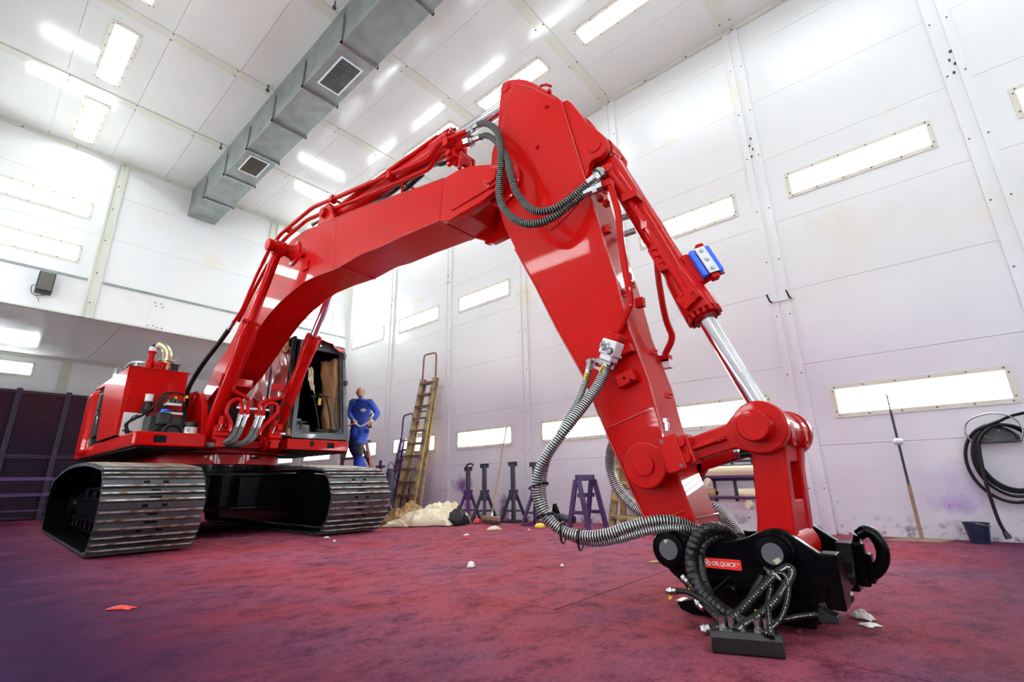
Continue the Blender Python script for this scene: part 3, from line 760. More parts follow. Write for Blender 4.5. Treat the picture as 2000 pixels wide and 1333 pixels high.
# ---------------------------------------------------------------- upper body
b = MB(); b.prism([(1.53, 8.0, 0), (2.40, 8.0, 0), (2.40, 12.45, 0), (1.53, 12.45, 0)], 1.255, 1.455, 2)
dk = b.build('side_deck', 'red_paint', EX, bevel=0.035)
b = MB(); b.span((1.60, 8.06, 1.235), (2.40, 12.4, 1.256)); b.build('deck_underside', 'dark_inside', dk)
b = MB(); b.span((1.76, 7.993, 1.31), (1.90, 8.005, 1.405)); b.build('step_hole', 'dark_inside', dk, bevel=0.012)
b = MB()
for x in (1.74, 1.925): 
    for z in (1.33, 1.385): b.cyl((x, 7.992, z), (x, 8.0, z), .007, n=6)
b.build('bolt', 'screw', dk)
b = MB(); b.span((2.40, 8.45, 1.31), (3.60, 12.45, 1.40)); b.span((2.42, 8.40, 1.30), (3.58, 8.47, 1.42)); b.span((2.25, 8.52, 1.225), (3.75, 9.0, 1.31)); b.span((2.15, 8.46, 1.225), (3.85, 9.0, 1.255))
mf = b.build('main_frame', 'red_paint', EX, bevel=0.01)
b = MB(); b.span((2.55, 8.52, 1.40), (3.45, 9.3, 1.44)); b.build('floor_plate', 'dark_inside', mf)
# hood
HX0, HX1, HY, HZ = 1.50, 2.27, 8.97, 2.50
b = MB(); b.span((HX0+0.02, HY, 1.455), (HX1, HY+0.02, HZ)); b.span((HX1-0.02, HY+0.02, 1.455), (HX1, 12.0, HZ)); b.span((HX0, HY+0.02, HZ-0.02), (HX1, 11.5, HZ))
b.span((HX0-0.012, HY-0.012, HZ-0.012), (HX1+0.02, HY+0.05, HZ+0.012))
hd = b.build('hood', 'red_paint', EX, bevel=0.008)
b = MB(); b.prism([(0, HY+.005, 1.46), (0, 10.3, 1.46), (0, 10.62, 2.42), (0, 11.5, 2.46), (0, 11.5, HZ), (0, HY+.005, HZ)], HX0-.01, HX0+.02); b.build('side_panel', 'red_paint', hd, bevel=0.01)
b = MB()
for (x, z) in ((HX0+.08, 2.30), (HX0+.06, 2.0), (HX0+.42, 2.13), (HX0+.40, 1.86)): b.lathe([(0.022, 0), (0.022, .008), (.012, .02), (.012, .03)], (x, HY, z), (0, -1, 0), 10)
b.build('plug', 'red_paint', hd)
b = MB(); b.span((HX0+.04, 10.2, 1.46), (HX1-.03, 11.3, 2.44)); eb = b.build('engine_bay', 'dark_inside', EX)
b = MB(); b.span((HX0+0.02, 10.95, 1.46), (HX0+.04, 11.2, 2.3)); b.build('door_frame', 'door_dark', eb)
b = MB(); b.cyl((HX0-.02, 10.75, 1.8), (HX0+.04, 10.75, 1.8), .12, n=14); b.span((HX0-.01, 10.6, 1.55), (HX0+.03, 10.95, 1.95)); b.build('fan_guard', 'zinc', eb)
b = MB(); 
for z in (1.55, 2.02, 2.28): b.span((HX0-.015, 10.6, z), (HX0+.02, 10.9, z+.03))
b.build('hinge', 'zinc', eb)
b = MB(); b.prism([(1.54, 11.2, 0), (1.45, 11.32, 0), (1.45, 11.8, 0), (1.75, 12.5, 0), (2.5, 12.8, 0), (3.7, 12.8, 0), (4.4, 12.5, 0), (4.72, 11.8, 0), (4.72, 11.3, 0), (4.6, 11.2, 0)], 1.30, 2.44, 2)
cw = b.build('counterweight', 'red_paint', EX, bevel=0.09)
# pipes and engine parts above the hood
b = MB(); b.span((1.60, 9.75, 2.5), (2.25, 10.9, 2.54)); en = b.build('engine_top', 'black_plastic', EX)
b = MB(); b.cyl((1.80, 9.3, 2.5), (1.80, 9.3, 2.70), .055, n=16); b.cyl((1.80, 9.3, 2.62), (1.80, 9.3, 2.82), .042, n=16); b.lathe([(.06, 2.82), (.06, 2.85)], (1.80, 9.3, 0), (0, 0, 1), 16); b.cyl((1.92, 9.22, 2.5), (1.92, 9.22, 2.66), .085, n=20); b.lathe([(.092, 2.62), (.092, 2.665)], (1.92, 9.22, 0), (0, 0, 1), 20); b.build('filler_neck', 'red_paint', en)
b = MB(); b.cyl((1.80, 9.3, 2.85), (1.80, 9.3, 2.92), .05, n=14); b.k = 1; b.cyl((1.80, 9.3, 2.92), (1.80, 9.3, 2.97), .02, n=8); b.build('filler_cap', ['dust_cap', 'black_rubber'], en)
b = MB(); b.tube(spline([(2.02, 9.35, 2.58), (2.02, 9.35, 2.74), (2.02, 9.35, 2.86), (1.97, 9.37, 2.95), (1.88, 9.42, 3.0)], 5), .068, 14); b.lathe([(.11, 2.73), (.11, 2.755)], (2.02, 9.35, 0), (0, 0, 1), 20); b.lathe([(.085, 2.60), (.085, 2.66)], (2.02, 9.35, 0), (0, 0, 1), 20); b.build('exhaust_elbow', 'zinc_yellow', en)
b = MB(); 
for k in range(9): b.span((1.60+.035*k, 9.9+.08*k, 2.54), (1.66+.035*k, 10.0+.08*k, 2.66+.05*rnd.random()))
b.span((2.0, 9.35, 2.50), (2.24, 9.6, 2.66)); b.span((2.08, 9.3, 2.55), (2.2, 9.35, 2.70))
b.build('engine_part', 'black_plastic', en, bevel=.008)
b = MB(); b.tube(spline([(1.62, 10.3, 2.56), (1.66, 10.1, 2.74), (1.75, 9.9, 2.77), (1.95, 9.75, 2.75)], 5), .025, 8); b.cyl((1.7, 9.7, 2.55), (1.7, 9.7, 2.72), .03, n=10); b.tube([(2.1, 9.3, 2.7), (2.16, 9.3, 2.82), (2.2, 9.32, 2.70)], .005, 6); b.span((2.19, 9.32, 2.52), (2.23, 9.36, 2.72)); b.build('engine_pipe', 'zinc', en)
b = MB(); b.prism([(0, 10.15, 2.5), (0, 10.45, 2.5), (0, 10.40, 2.70), (0, 10.2, 2.72)], 1.54, 1.57); b.build('heat_shield', 'chrome', en)
# bits in front of the hood
b = MB(); b.span((1.54, 8.935, 1.456), (1.80, 8.965, 1.80)); b.build('cover_plate', 'white_metal', hd)
b = MB(); b.span((1.92, 8.62, 1.78), (2.20, 8.67, 1.815)); b.build('bracket_strip', 'white_paint', hd)
tank = MB(); tank.span((1.78, 8.55, 1.456), (2.20, 8.92, 1.74)); tank.prism([(1.86, 8.45, 0), (2.02, 8.45, 0), (2.06, 8.6, 0), (1.84, 8.6, 0)], 1.60, 1.78, 2); tank.build('tank', 'black_plastic', hd, bevel=.02)
b = MB(); b.cyl((1.94, 8.48, 1.79), (1.94, 8.48, 1.825), .055, n=10); b.build('tank_cap', 'blue_plastic', hd)
b = MB(); b.tube([V((2.06+.13*cos(a), 8.40, 1.47+.14*sin(a))) for a in [pi*k/10 for k in range(11)]], .022, 8); b.cyl((2.06, 8.42, 1.48), (2.06, 8.52, 1.48), .09, n=18); b.span((1.98, 8.42, 1.60), (2.18, 8.50, 1.63)); b.build('fan_shroud', 'black_plastic', hd)
can = MB(); can.lathe([(.082, 1.456), (.082, 1.60)], (2.27, 8.36, 0), (0, 0, 1), 24); can.k = 1; can.lathe([(.085, 1.455), (.085, 1.575)], (2.27, 8.36, 0), (0, 0, 1), 24); can.k = 2; can.lathe([(.0856, 1.456), (.0856, 1.485)], (2.27, 8.36, 0), (0, 0, 1), 24)
can.k = 0; can.lathe([(.092, 1.60), (.092, 1.635), (.08, 1.65)], (2.27, 8.36, 0), (0, 0, 1), 24)
for k in range(5): can.span((2.19+.0*k, 8.268-.0*k, 1.50+.014*k), (2.235, 8.275, 1.506+.014*k))
can.build('filter_canister', ['black_plastic', 'white_metal', 'green_label'], hd)
b = MB(); b.cyl((1.80, 8.90, 1.98), (1.80, 8.90, 2.09), .055, n=16); b.build('filter_cap', 'dust_cap', hd)
b = MB(); b.cyl((1.80, 8.90, 1.85), (1.80, 8.90, 1.98), .045, n=14); b.span((1.73, 8.88, 1.80), (1.79, 8.95, 1.92)); b.span((1.95, 8.88, 1.80), (2.03, 8.96, 1.98)); b.span((2.0, 8.8, 1.84), (2.2, 8.95, 1.88))
for k in range(4): b.ball((2.0+.055*k, 8.78, 1.84), .012, 6)
b.build('wire_connector', 'black_plastic', hd, bevel=.005)
b = MB(); b.span((1.99, 8.72, 1.93), (2.19, 8.90, 1.965)); b.build('relay_board', 'white_metal', hd)
b = MB()
for k, (dx, dz, s_) in enumerate(((.02, .0, .06), (.07, 0, .09), (.12, 0, .07), (.16, 0, .05))): b.span((1.99+dx, 8.75, 1.965), (2.03+dx, 8.86, 1.975+s_))
b.build('relay', 'door_dark', hd, bevel=.004)
b = MB()
for (x, y, z) in ((1.965, 8.78, 2.06), (2.10, 8.77, 2.055), (2.255, 8.80, 2.09)): b.span((x-.018, y-.02, z-.02), (x+.018, y+.02, z+.02))
b.k = 1; b.span((2.005, 8.745, 1.975), (2.03, 8.76, 2.0)); b.build('cable_plug', ['yellow_tag', 'green_label'], hd)
wires = MB()
for k in range(9):
    j = lambda a=.02: rnd.uniform(-a, a)
    wires.tube(spline([(1.98+j(), 8.74+j(), 2.05+j()), (1.90+j(), 8.72, 1.98+j(.03)), (1.82+j(), 8.72+j(), 1.84+j()), (1.72+j(), 8.74, 1.76+j(.02)), (1.63+j(.03), 8.78+j(), 1.70+j(.03)), (1.57+j(.02), 8.80, 1.60), (1.60+j(.04), 8.80+j(), 1.475)], 5), .0085, 6)
for k in range(3):
    wires.tube(spline([(2.25, 8.80, 2.09), (2.15, 8.76, 2.12+.01*k), (2.02, 8.74, 2.13-.012*k), (1.93, 8.75, 2.10-.02*k), (1.92, 8.76, 2.02)], 5), .008, 6)
wires.tube(spline([(1.62, 8.74, 1.66), (1.66, 8.7, 1.76), (1.74, 8.7, 1.77), (1.80, 8.72, 1.74)], 5), .004, 6); wires.tube([(1.50, 8.6, 1.50), (1.72, 8.6, 1.475)], .012, 6); wires.tube([(1.95, 8.42, 1.66), (1.80, 8.40, 1.475)], .008, 6)
wires.build('wiring_harness', 'black_rubber', hd)
# boom foot bracket plates (left of the boom) and pillar behind
for xx in (2.50, 3.40):
    b = MB(); b.prism([pt(365, 800, 0, 2.50), pt(370, 768, 0, 2.50), pt(383, 764, 0, 2.50), pt(390, 770, 0, 2.50), pt(395, 794, 0, 2.50), pt(393, 852, 0, 2.50), pt(360, 858, 0, 2.50)], xx, xx+0.09)
    bf = b.build('boom_bracket', 'red_paint', EX, bevel=.012)
    if xx < 3:
        c = pt(379, 785, 0, 2.50); b = MB(); b.hexnut(c, (-1, 0, 0), .022, .02); b.build('bolt', 'zinc', bf)
        b = MB(); b.tube([c+V((0, -.02, .1)), c+V((-.02, .0, -.02)), c+V((-.02, .06, -.2))], .02, 8); b.cyl(c+V((-.03, .08, .09)), c+V((.0, .08, .09)), .045, n=14); b.build('lug', 'red_paint', bf)
b = MB(); b.span((2.3, 10.6, 1.40), (3.7, 11.7, 2.30)); b.build('pump_house', 'black_plastic', EX)
# ---------------------------------------------------------------- cab
def cabp(px, py, off=0.0):                            # front plane of the cab, leaning back
    d = RIGHT*((px-1000)/F_PX)-UP*((py-666.5)/F_PX)+FWD
    k = 0.20; t = (8.03+off+k*(EYE.z-1.47)-EYE.y)/(d.y-k*d.z); return EYE+d*t
b = MB(); b.span((3.57, 8.0, 1.275), (4.68, 10.3, 1.46)); cb = b.build('cab_base', 'red_paint', EX, bevel=.02)
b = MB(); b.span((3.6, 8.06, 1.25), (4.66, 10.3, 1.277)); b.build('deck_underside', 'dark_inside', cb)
b = MB(); b.span((4.27, 7.993, 1.325), (4.40, 8.004, 1.42)); b.build('step_hole', 'dark_inside', cb, bevel=.01)
b = MB(); b.cyl((3.99, 7.994, 1.37), (3.99, 8.004, 1.37), .028, n=14); b.cyl((3.99, 7.994, 1.41), (3.99, 8.004, 1.41), .028, n=14); b.span((3.962, 7.994, 1.37), (4.018, 8.004, 1.41)); b.build('step_hole', 'dark_inside', cb)
BL, BR, TR = cabp(568, 855), cabp(681, 861), cabp(674, 680)
cx0, cx1 = 3.62, BR.x; ct = TR.z; yt = TR.y
b = MB()                                              # shell: roof, back, right wall, floor, left lower wall
b.prism([(0, 8.08, 1.46), (0, yt+.05, ct), (0, 9.9, ct), (0, 9.9, 1.46)], cx1-0.05, cx1-.01)
b.span((cx0, 9.86, 1.46), (cx1-.01, 9.9, ct)); b.span((cx0, yt+.03, ct-.06), (cx1-.01, 9.9, ct)); b.span((cx0, 8.10, 1.461), (cx1-.02, 9.9, 1.50))
b.span((cx0, 8.25, 1.5), (cx0+.04, 9.9, 2.2)); b.span((cx0, 8.3, 2.2), (cx0+.05, 8.42, ct)); b.span((cx0, 9.1, 2.2), (cx0+.05, 9.2, ct))
cab = b.build('cab', 'dark_inside', EX, bevel=.01)
cab['label'] = 'operator cab with dark grey frame, windscreen taken out'
# windscreen frame: ring between outer and inner rounded outline
def ring(outer, inner, depth=0.07, out=None):
    m_ = out or MB(); n_ = len(outer); D = V((0, depth, 0)); vs = outer+inner+[p+D for p in outer]+[p+D for p in inner]; fs = []
    for i in range(n_):
        j = (i+1) % n_
        fs += [(i, j, n_+j, n_+i), (2*n_+i, 3*n_+i, 3*n_+j, 2*n_+j), (i, 2*n_+i, 2*n_+j, j), (n_+i, n_+j, 3*n_+j, 3*n_+i)]
    return m_.add(vs, fs)
def quad_round(c, r, n_=4):                           # c: 4 pixel corners; rounded quad on the cab plane
    P = [cabp(*q) for q in c]; out = []
    for i in range(4):
        a, p, d = P[i-1], P[i], P[(i+1) % 4]; u = (a-p).normalized()*r[i]; v = (d-p).normalized()*r[i]
        for k in range(n_+1):
            t = k/n_; out.append(p+u*(1-t)**2+v*t*t)
    return out
outer = quad_round([(568, 855), (681, 861), (674, 680), (588, 662)], [.02, .02, .05, .05])
mid = quad_round([(577, 846), (671, 851), (669, 686), (596, 671)], [.10, .10, .06, .06])
inner = quad_round([(580, 842), (668, 847), (666, 692), (599, 679)], [.16, .16, .05, .05])
b = MB(); ring(outer, mid, .10, b); b.build('windscreen_frame', 'grey_paint', cab, bevel=.006)
mid2 = [p+V((0, .03, 0)) for p in mid]; in2 = [p+V((0, .05, 0)) for p in inner]
b = MB(); ring(mid2, in2, .05, b); b.build('seal_lip', 'door_dark', cab)
b = MB(); 
for q in ((673, 697), (676, 749)): p = cabp(*q, off=-.02); b.box(p, (.05, .05, .09))
b.build('hinge', 'grey_paint', cab, bevel=.005)
b = MB(); p = cabp(626, 676, -.01); b.box(p, (.03, .02, .03)); b.build('bolt', 'zinc', cab)
b = MB()                                              # inside: seat, console, levers
b.span((3.80, 8.75, 1.80), (4.15, 9.25, 1.92)); b.span((3.84, 9.2, 1.9), (4.15, 9.35, 2.5)); b.span((3.78, 8.5, 1.50), (4.2, 9.3, 1.78)); seat = b.build('seat', 'plastic_wrap', cab, bevel=.05)
b = MB(); b.cyl((3.95, 9.3, 2.6), (3.95, 9.25, 2.6), .07, n=14); b.build('vent_nozzle', 'grey_paint', cab)
for dx in (0, .11):
    b = MB(); base = cabp(622+dx*220, 845, .12); top = cabp(612+dx*230, 776, .16)
    b.tube(spline([base, base+V((-.0, .02, .10)), base+(top-base)*.5+V((.02, 0, 0)), top], 4), .016, 8); b.box(top+V((0, 0, .01)), (.10, .05, .02)); lv = b.build('control_lever', 'black_plastic', cab)
    b = MB(); b.box(base+V((.0, -.02, .03)), (.13, .10, .03), Matrix.Rotation(radians(25), 3, 'X')); b.build('pedal', 'black_plastic', lv, bevel=.005)
b = MB(); p = cabp(586, 838, .10); b.box(p+V((.03, 0, .12)), (.13, .05, .02)); b.bar(p, p+V((.02, 0, .12)), .03, .03); b.build('pedal', 'black_plastic', cab)
b = MB(); p = cabp(624, 785, .25); b.box(p, (.05, .03, .13)); b.build('warning_tag', 'yellow_tag', cab)
b = MB(); p = cabp(624, 772, .22); b.ball(p, .035, 10); b.tube([p, p+V((0, .05, -.2))], .012, 6); b.build('joystick', 'black_plastic', cab)
b = MB(); P = [cabp(*q, off=.04) for q in ((668, 766), (660, 772), (656, 782), (655, 805), (657, 830), (661, 842))]; b.tube(spline(P, 4), .014, 8); b.build('grab_rail', 'door_dark', cab)
def drape(name, material, corners, nu, nv, amp, parent, seed, folds=6, thick=.003, wave=None):
    """hanging sheet through 4 corners (a, b top; d, c bottom) with vertical folds and crumples"""
    r_ = random.Random(seed); A, B, Cc, D = [V(c) for c in corners]; nrm = (B-A).cross(D-A).normalized()
    ph = [r_.uniform(0, 6.28) for _ in range(8)]
    def fn(u, v):
        p = (A*(1-u)+B*u)*(1-v)+(D*(1-u)+Cc*u)*v
        f = amp*(1.5*abs(sin(u*folds*1.3+v*folds*.9+ph[6]))+1.1*abs(sin(u*folds*2.3-v*folds*1.6+ph[7]))+sin(u*folds*2.1+ph[0]+v*1.3)+.6*sin(u*folds*4.7+ph[1]-v*2.2)+.45*sin(v*folds*1.7+u*3+ph[2])+.3*sin(v*folds*4+u*7+ph[3]))
        e = amp*.5*sin(v*9+ph[4])+amp*.3*sin(v*23+ph[5])
        return p+nrm*f+(B-A).normalized()*e
    b = MB(); b.sheet(nu, nv, fn); return b.build(name, material, parent, solid=thick, recalc=False, angle=60 if 'film' in name else 14)
drape('masking_paper', 'kraft_paper', [cabp(626, 706, .30), cabp(667, 698, .06), cabp(669, 842, .06), cabp(628, 850, .34)], 13, 18, .034, cab, 3, 2.6)
drape('masking_paper', 'kraft_paper', [cabp(627, 706, .5), cabp(640, 703, .4), cabp(650, 846, .30), cabp(629, 800, .45)], 12, 20, .02, cab, 5, 4)
drape('masking_paper', 'pale_paper', [cabp(601, 719, .3), cabp(612, 716, .3), cabp(617, 772, .3), cabp(606, 757, .3)], 8, 16, .014, cab, 6, 4)
fx_ = 3.60
drape('masking_film', 'film_red', [(fx_, 9.95, 3.22), (fx_, 8.40, 3.12), (fx_, 8.05, 1.47), (fx_, 9.95, 1.47)], 30, 34, .016, cab, 9, 6)
drape('masking_paper', 'kraft_paper', [(fx_-.02, 9.0, 3.25), (fx_-.02, 8.45, 3.28), (fx_-.03, 8.45, 3.02), (fx_-.03, 9.0, 3.05)], 10, 8, .02, cab, 11, 4)
drape('masking_paper', 'kraft_paper', [(fx_-.03, 8.36, 2.3), (fx_-.02, 8.13, 2.3), (fx_-.02, 8.03, 1.5), (fx_-.03, 8.25, 1.5)], 8, 16, .015, cab, 12, 4)
# red film over the roof front
rp = [cabp(603, 668, -.02), cabp(672, 681, -.02)]
b = MB()
def rf(u, v):
    p = rp[0].lerp(rp[1], u); p = p+V((0, .9*v-.05, .055+.03*sin(u*5)+.02*sin(v*8+u*4)))
    if v < .12: p.z -= (.12-v)*((1.0 if u > .62 else .45)+.10*sin(u*17)); p.y -= .03
    return p
b.sheet(26, 10, rf); b.build('masking_film', 'roof_film', cab, solid=.004, recalc=False, angle=60)
# ---------------------------------------------------------------- boom, arm, cylinders
BN, BF = 2.74, 3.26                                  # boom side faces
TN = 2.66                                            # boom tip, wider
AN, AF = 2.82, 3.18                                  # arm side faces
LN = 2.68                                            # outer face of the side links
def pl(L, x): return [pt(a, c, 0, x) for a, c in L]
def at_x(p, x): p = V(p); p.x = x; return p
def weld(mb, pts, r=.006): mb.tube(pts, r, 5)
up_ = [(398, 764), (412, 736), (418, 720), (446, 680), (462, 650), (469, 634), (480, 609), (500, 572), (520, 540), (532, 514), (552, 490), (572, 468), (590, 455), (612, 443), (640, 432), (700, 408), (760, 386), (820, 365), (868, 348)]
lo_ = [(858, 431), (840, 438), (780, 464), (732, 487), (708, 495), (663, 522), (620, 539), (590, 554), (572, 568), (550, 588), (524, 616), (508, 638), (480, 681), (448, 730), (420, 764), (400, 790)]
BU, BLO = pl(up_, BN), pl(lo_, BN)
b = MB(); b.prism(BU+BLO, BN, BF); boom = b.build('boom', 'red_paint', EX, bevel=.012, angle=25)
tip = pl([(866, 349), (890, 334), (908, 327), (935, 322), (955, 321), (970, 324), (980, 333), (984, 345), (978, 360), (966, 373), (935, 397), (900, 417), (876, 431), (860, 433)], TN)
b = MB()
for x0, x1 in ((TN, TN+.07), (2*XC-TN-.07, 2*XC-TN)): b.prism(tip, x0, x1)
for sgn in (0, 1):                                   # flared transition plates
    f = (lambda x: x) if sgn == 0 else (lambda x: 2*XC-x)
    A = [at_x(p, f(BN-.001)) for p in (BU[-1], BLO[0], BLO[1], BU[-2])]; T = pt(878, 341, 0, TN), pt(876, 429, 0, TN)
    b.add([at_x(A[0], f(BN)), at_x(A[1], f(BN)), at_x(T[1], f(TN)), at_x(T[0], f(TN)), at_x(A[0], f(BN+.05)), at_x(A[1], f(BN+.05)), at_x(T[1], f(TN+.06)), at_x(T[0], f(TN+.06))], [(0, 1, 2, 3), (4, 7, 6, 5), (0, 3, 7, 4), (1, 5, 6, 2), (0, 4, 5, 1), (3, 2, 6, 7)])
tp = [pt(868, 350, 0, BN), pt(905, 330, 0, BN), pt(900, 412, 0, BN), pt(860, 430, 0, BN)]
b.prism(tp, BN, BF)
btip = b.build('boom_tip', 'red_paint', boom, bevel=.01, angle=25)
bp = pt(963, 347, 0, TN)                             # boom-to-arm pin
b = MB(); b.lathe([(.105, 0), (.105, .018), (.095, .024)], at_x(bp, TN), (-1, 0, 0), 28); b.lathe([(.075, .018), (.075, .04), (.07, .045)], at_x(bp, TN), (-1, 0, 0), 24); b.cyl(at_x(bp, TN), at_x(bp, 2*XC-TN), .08, n=20); b.build('pin', 'red_paint', boom)
b = MB(); 
weld(b, [at_x(pt(657, 427, 0, BN), BN), at_x(pt(654, 475, 0, BN), BN), at_x(pt(647, 527, 0, BN), BN)])
weld(b, [at_x(p, BN) for p in BU[3:]], .005); weld(b, [at_x(p, BN) for p in BLO[:12]], .005)
s1 = pt(664, 522, 0, BN); weld(b, [s1+V((0, 0, -.002)), at_x(s1, BF)+V((0, 0, -.002))]); s1 = pt(848, 434, 0, BN); weld(b, [s1+V((0, 0, -.002)), at_x(s1, BF)+V((0, 0, -.002))])
weld(b, [pt(418, 735, 0, BN), pt(437, 775, 0, BN)]); b.build('weld_seam', 'weld_red', boom)
b = MB()                                             # door plate on the tip, small lugs
b.prism(pl([(890, 338), (958, 330), (974, 345), (962, 366), (884, 412), (880, 400)], TN), TN-.012, TN+.002); b.build('tip_plate', 'red_paint', boom, bevel=.008)
# pins of the boom cylinders
bc = pt(575, 495, 0, BN); bc = at_x(bc, BN)
b = MB(); b.lathe([(.20, 0), (.20, .012), (.185, .02)], bc, (-1, 0, 0), 32); b.lathe([(.13, .01), (.10, .06), (.085, .14)], bc, (-1, 0, 0), 28); b.cyl(bc, at_x(bc, BN-.36), .072, n=24); b.lathe([(.09, .33), (.09, .385), (.08, .395)], bc, (-1, 0, 0), 24)
b.cyl(bc, at_x(bc, BF+.36), .072, n=24); b.lathe([(.20, 0), (.20, .012), (.185, .02)], at_x(bc, BF), (1, 0, 0), 32); b.build('cylinder_pin', 'red_paint', boom)
b = MB(); p = pt(594, 500, 0, BN); b.box(p+V((-.03, 0, 0)), (.06, .09, .05)); p = pt(599, 521, 0, BN); b.box(p+V((-.012, 0, 0)), (.03, .14, .12)); p = pt(594, 487, 0, BN); b.ball(p, .014, 8); b.build('lug', 'red_paint', boom, bevel=.006)
def barrel(mb, P0, P1, r, n=28):                     # cylinder tube with end cap and bolted gland; P1 = gland end
    d = (P1-P0); L = d.length; d.normalize()
    mb.lathe([(r*.5, 0), (r*.95, .02), (r, .05), (r, L*.74), (r*1.02, L*.74), (r*1.02, L*.76), (r*1.10, L*.78), (r*1.10, L*.86), (r*1.22, L*.88), (r*1.22, L), (r*.75, L+.005), (r*.75, L+.03)], P0, d, n)
def gland_bolts(mb, P0, P1, r, k=14, h=.03, br=.016):
    x, y, d = frame_of(P1-P0)
    for i in range(k):
        a = 2*pi*i/k; c = P1+(x*cos(a)+y*sin(a))*r*1.02; mb.cyl(c, c+d*h, br, n=8)
for sgn in (-1, 1):
    xx = XC+sgn*.485; top = at_x(bc, xx); foot = at_x(pt(403, 864, 0, XC-.485), xx); d = (foot-top).normalized()
    g = top+d*((at_x(pt(496, 640, 0, XC-.485), xx)-top).dot(d)); r = .098
    b = MB(); barrel(b, foot, g, r); b.cyl(foot+V((-.07, 0, 0)), foot+V((.07, 0, 0)), .12, n=24)
    cy = b.build('boom_cylinder', 'red_paint', EX)
    b = MB(); gland_bolts(b, foot, g, r); b.build('gland_bolt', 'red_paint', cy)
    b = MB(); b.cyl(g-d*-.01, top, .062, n=24); b.build('piston_rod', 'red_paint' if sgn < 0 else 'chrome', cy)
    if sgn < 0: cy.children[-1]['label'] = 'piston rod masked in red paint'
    else: cy.children[-1]['label'] = 'bare chrome piston rod'
    b = MB(); b.cyl(top+V((-.075, 0, 0)), top+V((.075, 0, 0)), .105, n=28); b.lathe([(.10, -.05), (.075, .12)], top, d, 20); b.build('rod_eye', 'red_paint', cy)
    b = MB(); e = foot+V((0, -.0, 0)); b.span((xx-.16, foot.y-.10, 1.30), (xx-.09, foot.y+.12, foot.z+.06)); b.span((xx+.09, foot.y-.10, 1.30), (xx+.16, foot.y+.12, foot.z+.06)); b.cyl(foot+V((-.19, 0, 0)), foot+V((.19, 0, 0)), .075, n=20); b.cyl(foot+V((-.16, 0, 0)), foot+V((-.09, 0, 0)), .13, n=20); b.cyl(foot+V((.09, 0, 0)), foot+V((.16, 0, 0)), .13, n=20); b.build('foot_bracket', 'red_paint', cy, bevel=.01)
    # feed pipe along the barrel, bent over to the hose fittings
    x_, y_, _ = frame_of(d); side = V((.085*(1 if sgn < 0 else .9), -.055, 0))
    pa = g-d*(-.10)+side*1.1; pb = g+d*.95+side*1.1
    e1, e2 = (pt(486, 800, 1, 8.05), pt(470, 799, 1, 8.05)) if sgn < 0 else (pt(503, 803, 1, 8.05), pt(519, 804, 1, 8.05))
    PL = lambda L: [pt(u_, v_, 1, 7.80) for u_, v_ in L]
    if sgn < 0: w1, w2 = PL([(464, 740), (456, 757), (459, 765), (483, 778), (487, 786), (483, 798)]), PL([(472, 798), (473, 787), (465, 780), (453, 784), (446, 792), (442, 806), (448, 820), (451, 830), (447, 843)])
    else: w1, w2 = PL([(569, 742), (555, 771), (546, 778), (519, 783), (509, 789), (505, 800)]), PL([(514, 801), (519, 791), (531, 788), (541, 792), (541, 805), (532, 816), (511, 838), (506, 850)])
    b = MB(); b.tube(spline([pa+V((-.03, .04, 0)), pa, pa.lerp(w1[0], .5)]+w1, 5), .028, 10); b.tube(spline(w2, 5), .028, 10)
    e1, e2 = (w1[-1], w2[0])
    b.box(g-d*(-.06)+side*.6, (.12, .12, .10)); b.build('steel_pipe', 'red_paint', cy)
    b = MB(); b.box((e1+e2)/2, (.24, .05, .028)); b.cyl((e1+e2)/2+V((0, 0, -.03)), (e1+e2)/2+V((0, 0, .05)), .018, n=8); b.build('pipe_clamp', 'zinc', cy)
    b = MB(); v0 = pt(431, 846, 1, 7.95) if sgn < 0 else pt(534, 851, 1, 7.95); b.box(v0, (.18, .14, .22)); b.box(v0+V((.05, -.06, .12)), (.09, .09, .1)); b.cyl(v0+V((-.02, -.05, .1)), v0+V((-.02, -.05, .24)), .045, n=12); b.cyl(v0+V((-.1, -.05, -.03)), v0+V((.1, -.05, -.03)), .05, n=12); b.box(v0+V((0, -.03, -.15)), (.12, .12, .12)); b.build('safety_valve', 'red_paint', cy, bevel=.008)
    b = MB(); b.cyl(v0+V((.08, -.04, .02)), v0+V((.16, -.05, .02)), .032, n=10); b.tube([v0+V((-.06, -.09, .02)), v0+V((-.03, -.1, .12))], .01, 6); b.build('pipe_union', 'zinc', cy)
    b = MB(); b.bar(g+d*.95+V((-.12, 0, 0)), g+d*.95+V((.12, 0, 0)), .03, .21, up=d); b.box(g+d*.93+V((.2*-sgn, .03, -.02)), (.28, .03, .12)); b.build('cylinder_clamp', 'red_paint', cy, bevel=.006)
    b = MB()                                         # small black drain hose looping over the valve
    b.tube(spline([v0+V((.02, -.08, .20)), v0+V((.0, -.1, .42)), v0+V((.10, -.1, .52)), v0+V((.20, -.09, .40)), v0+V((.2, -.08, .12))], 6), .011, 8); b.build('drain_hose', 'black_rubber', cy)
    for k, e in enumerate((e1, e2)):
        b = MB(); b.cyl(e+V((0, 0, .02)), e+V((0, .0, -.10)), .036, n=14); b.k = 1; b.hexnut(e+V((0, .01, -.08)), (-.12, .02, -1), .046, .05); b.cyl(e+V((-.005, .01, -.13)), e+V((-.03, .02, -.28)), .036, n=14); b.k = 2
        P = spline([e+V((-.03, .02, -.27)), e+V((-.07, .03, -.42)), e+V((-.13, .06, -.50)), e+V((-.22, .16, -.545)), e+V((-.32, .34, -.54))], 6)
        b.tube(P, .036, 12); b.build('hydraulic_hose', ['red_paint', 'zinc', 'grey_hose'], cy)
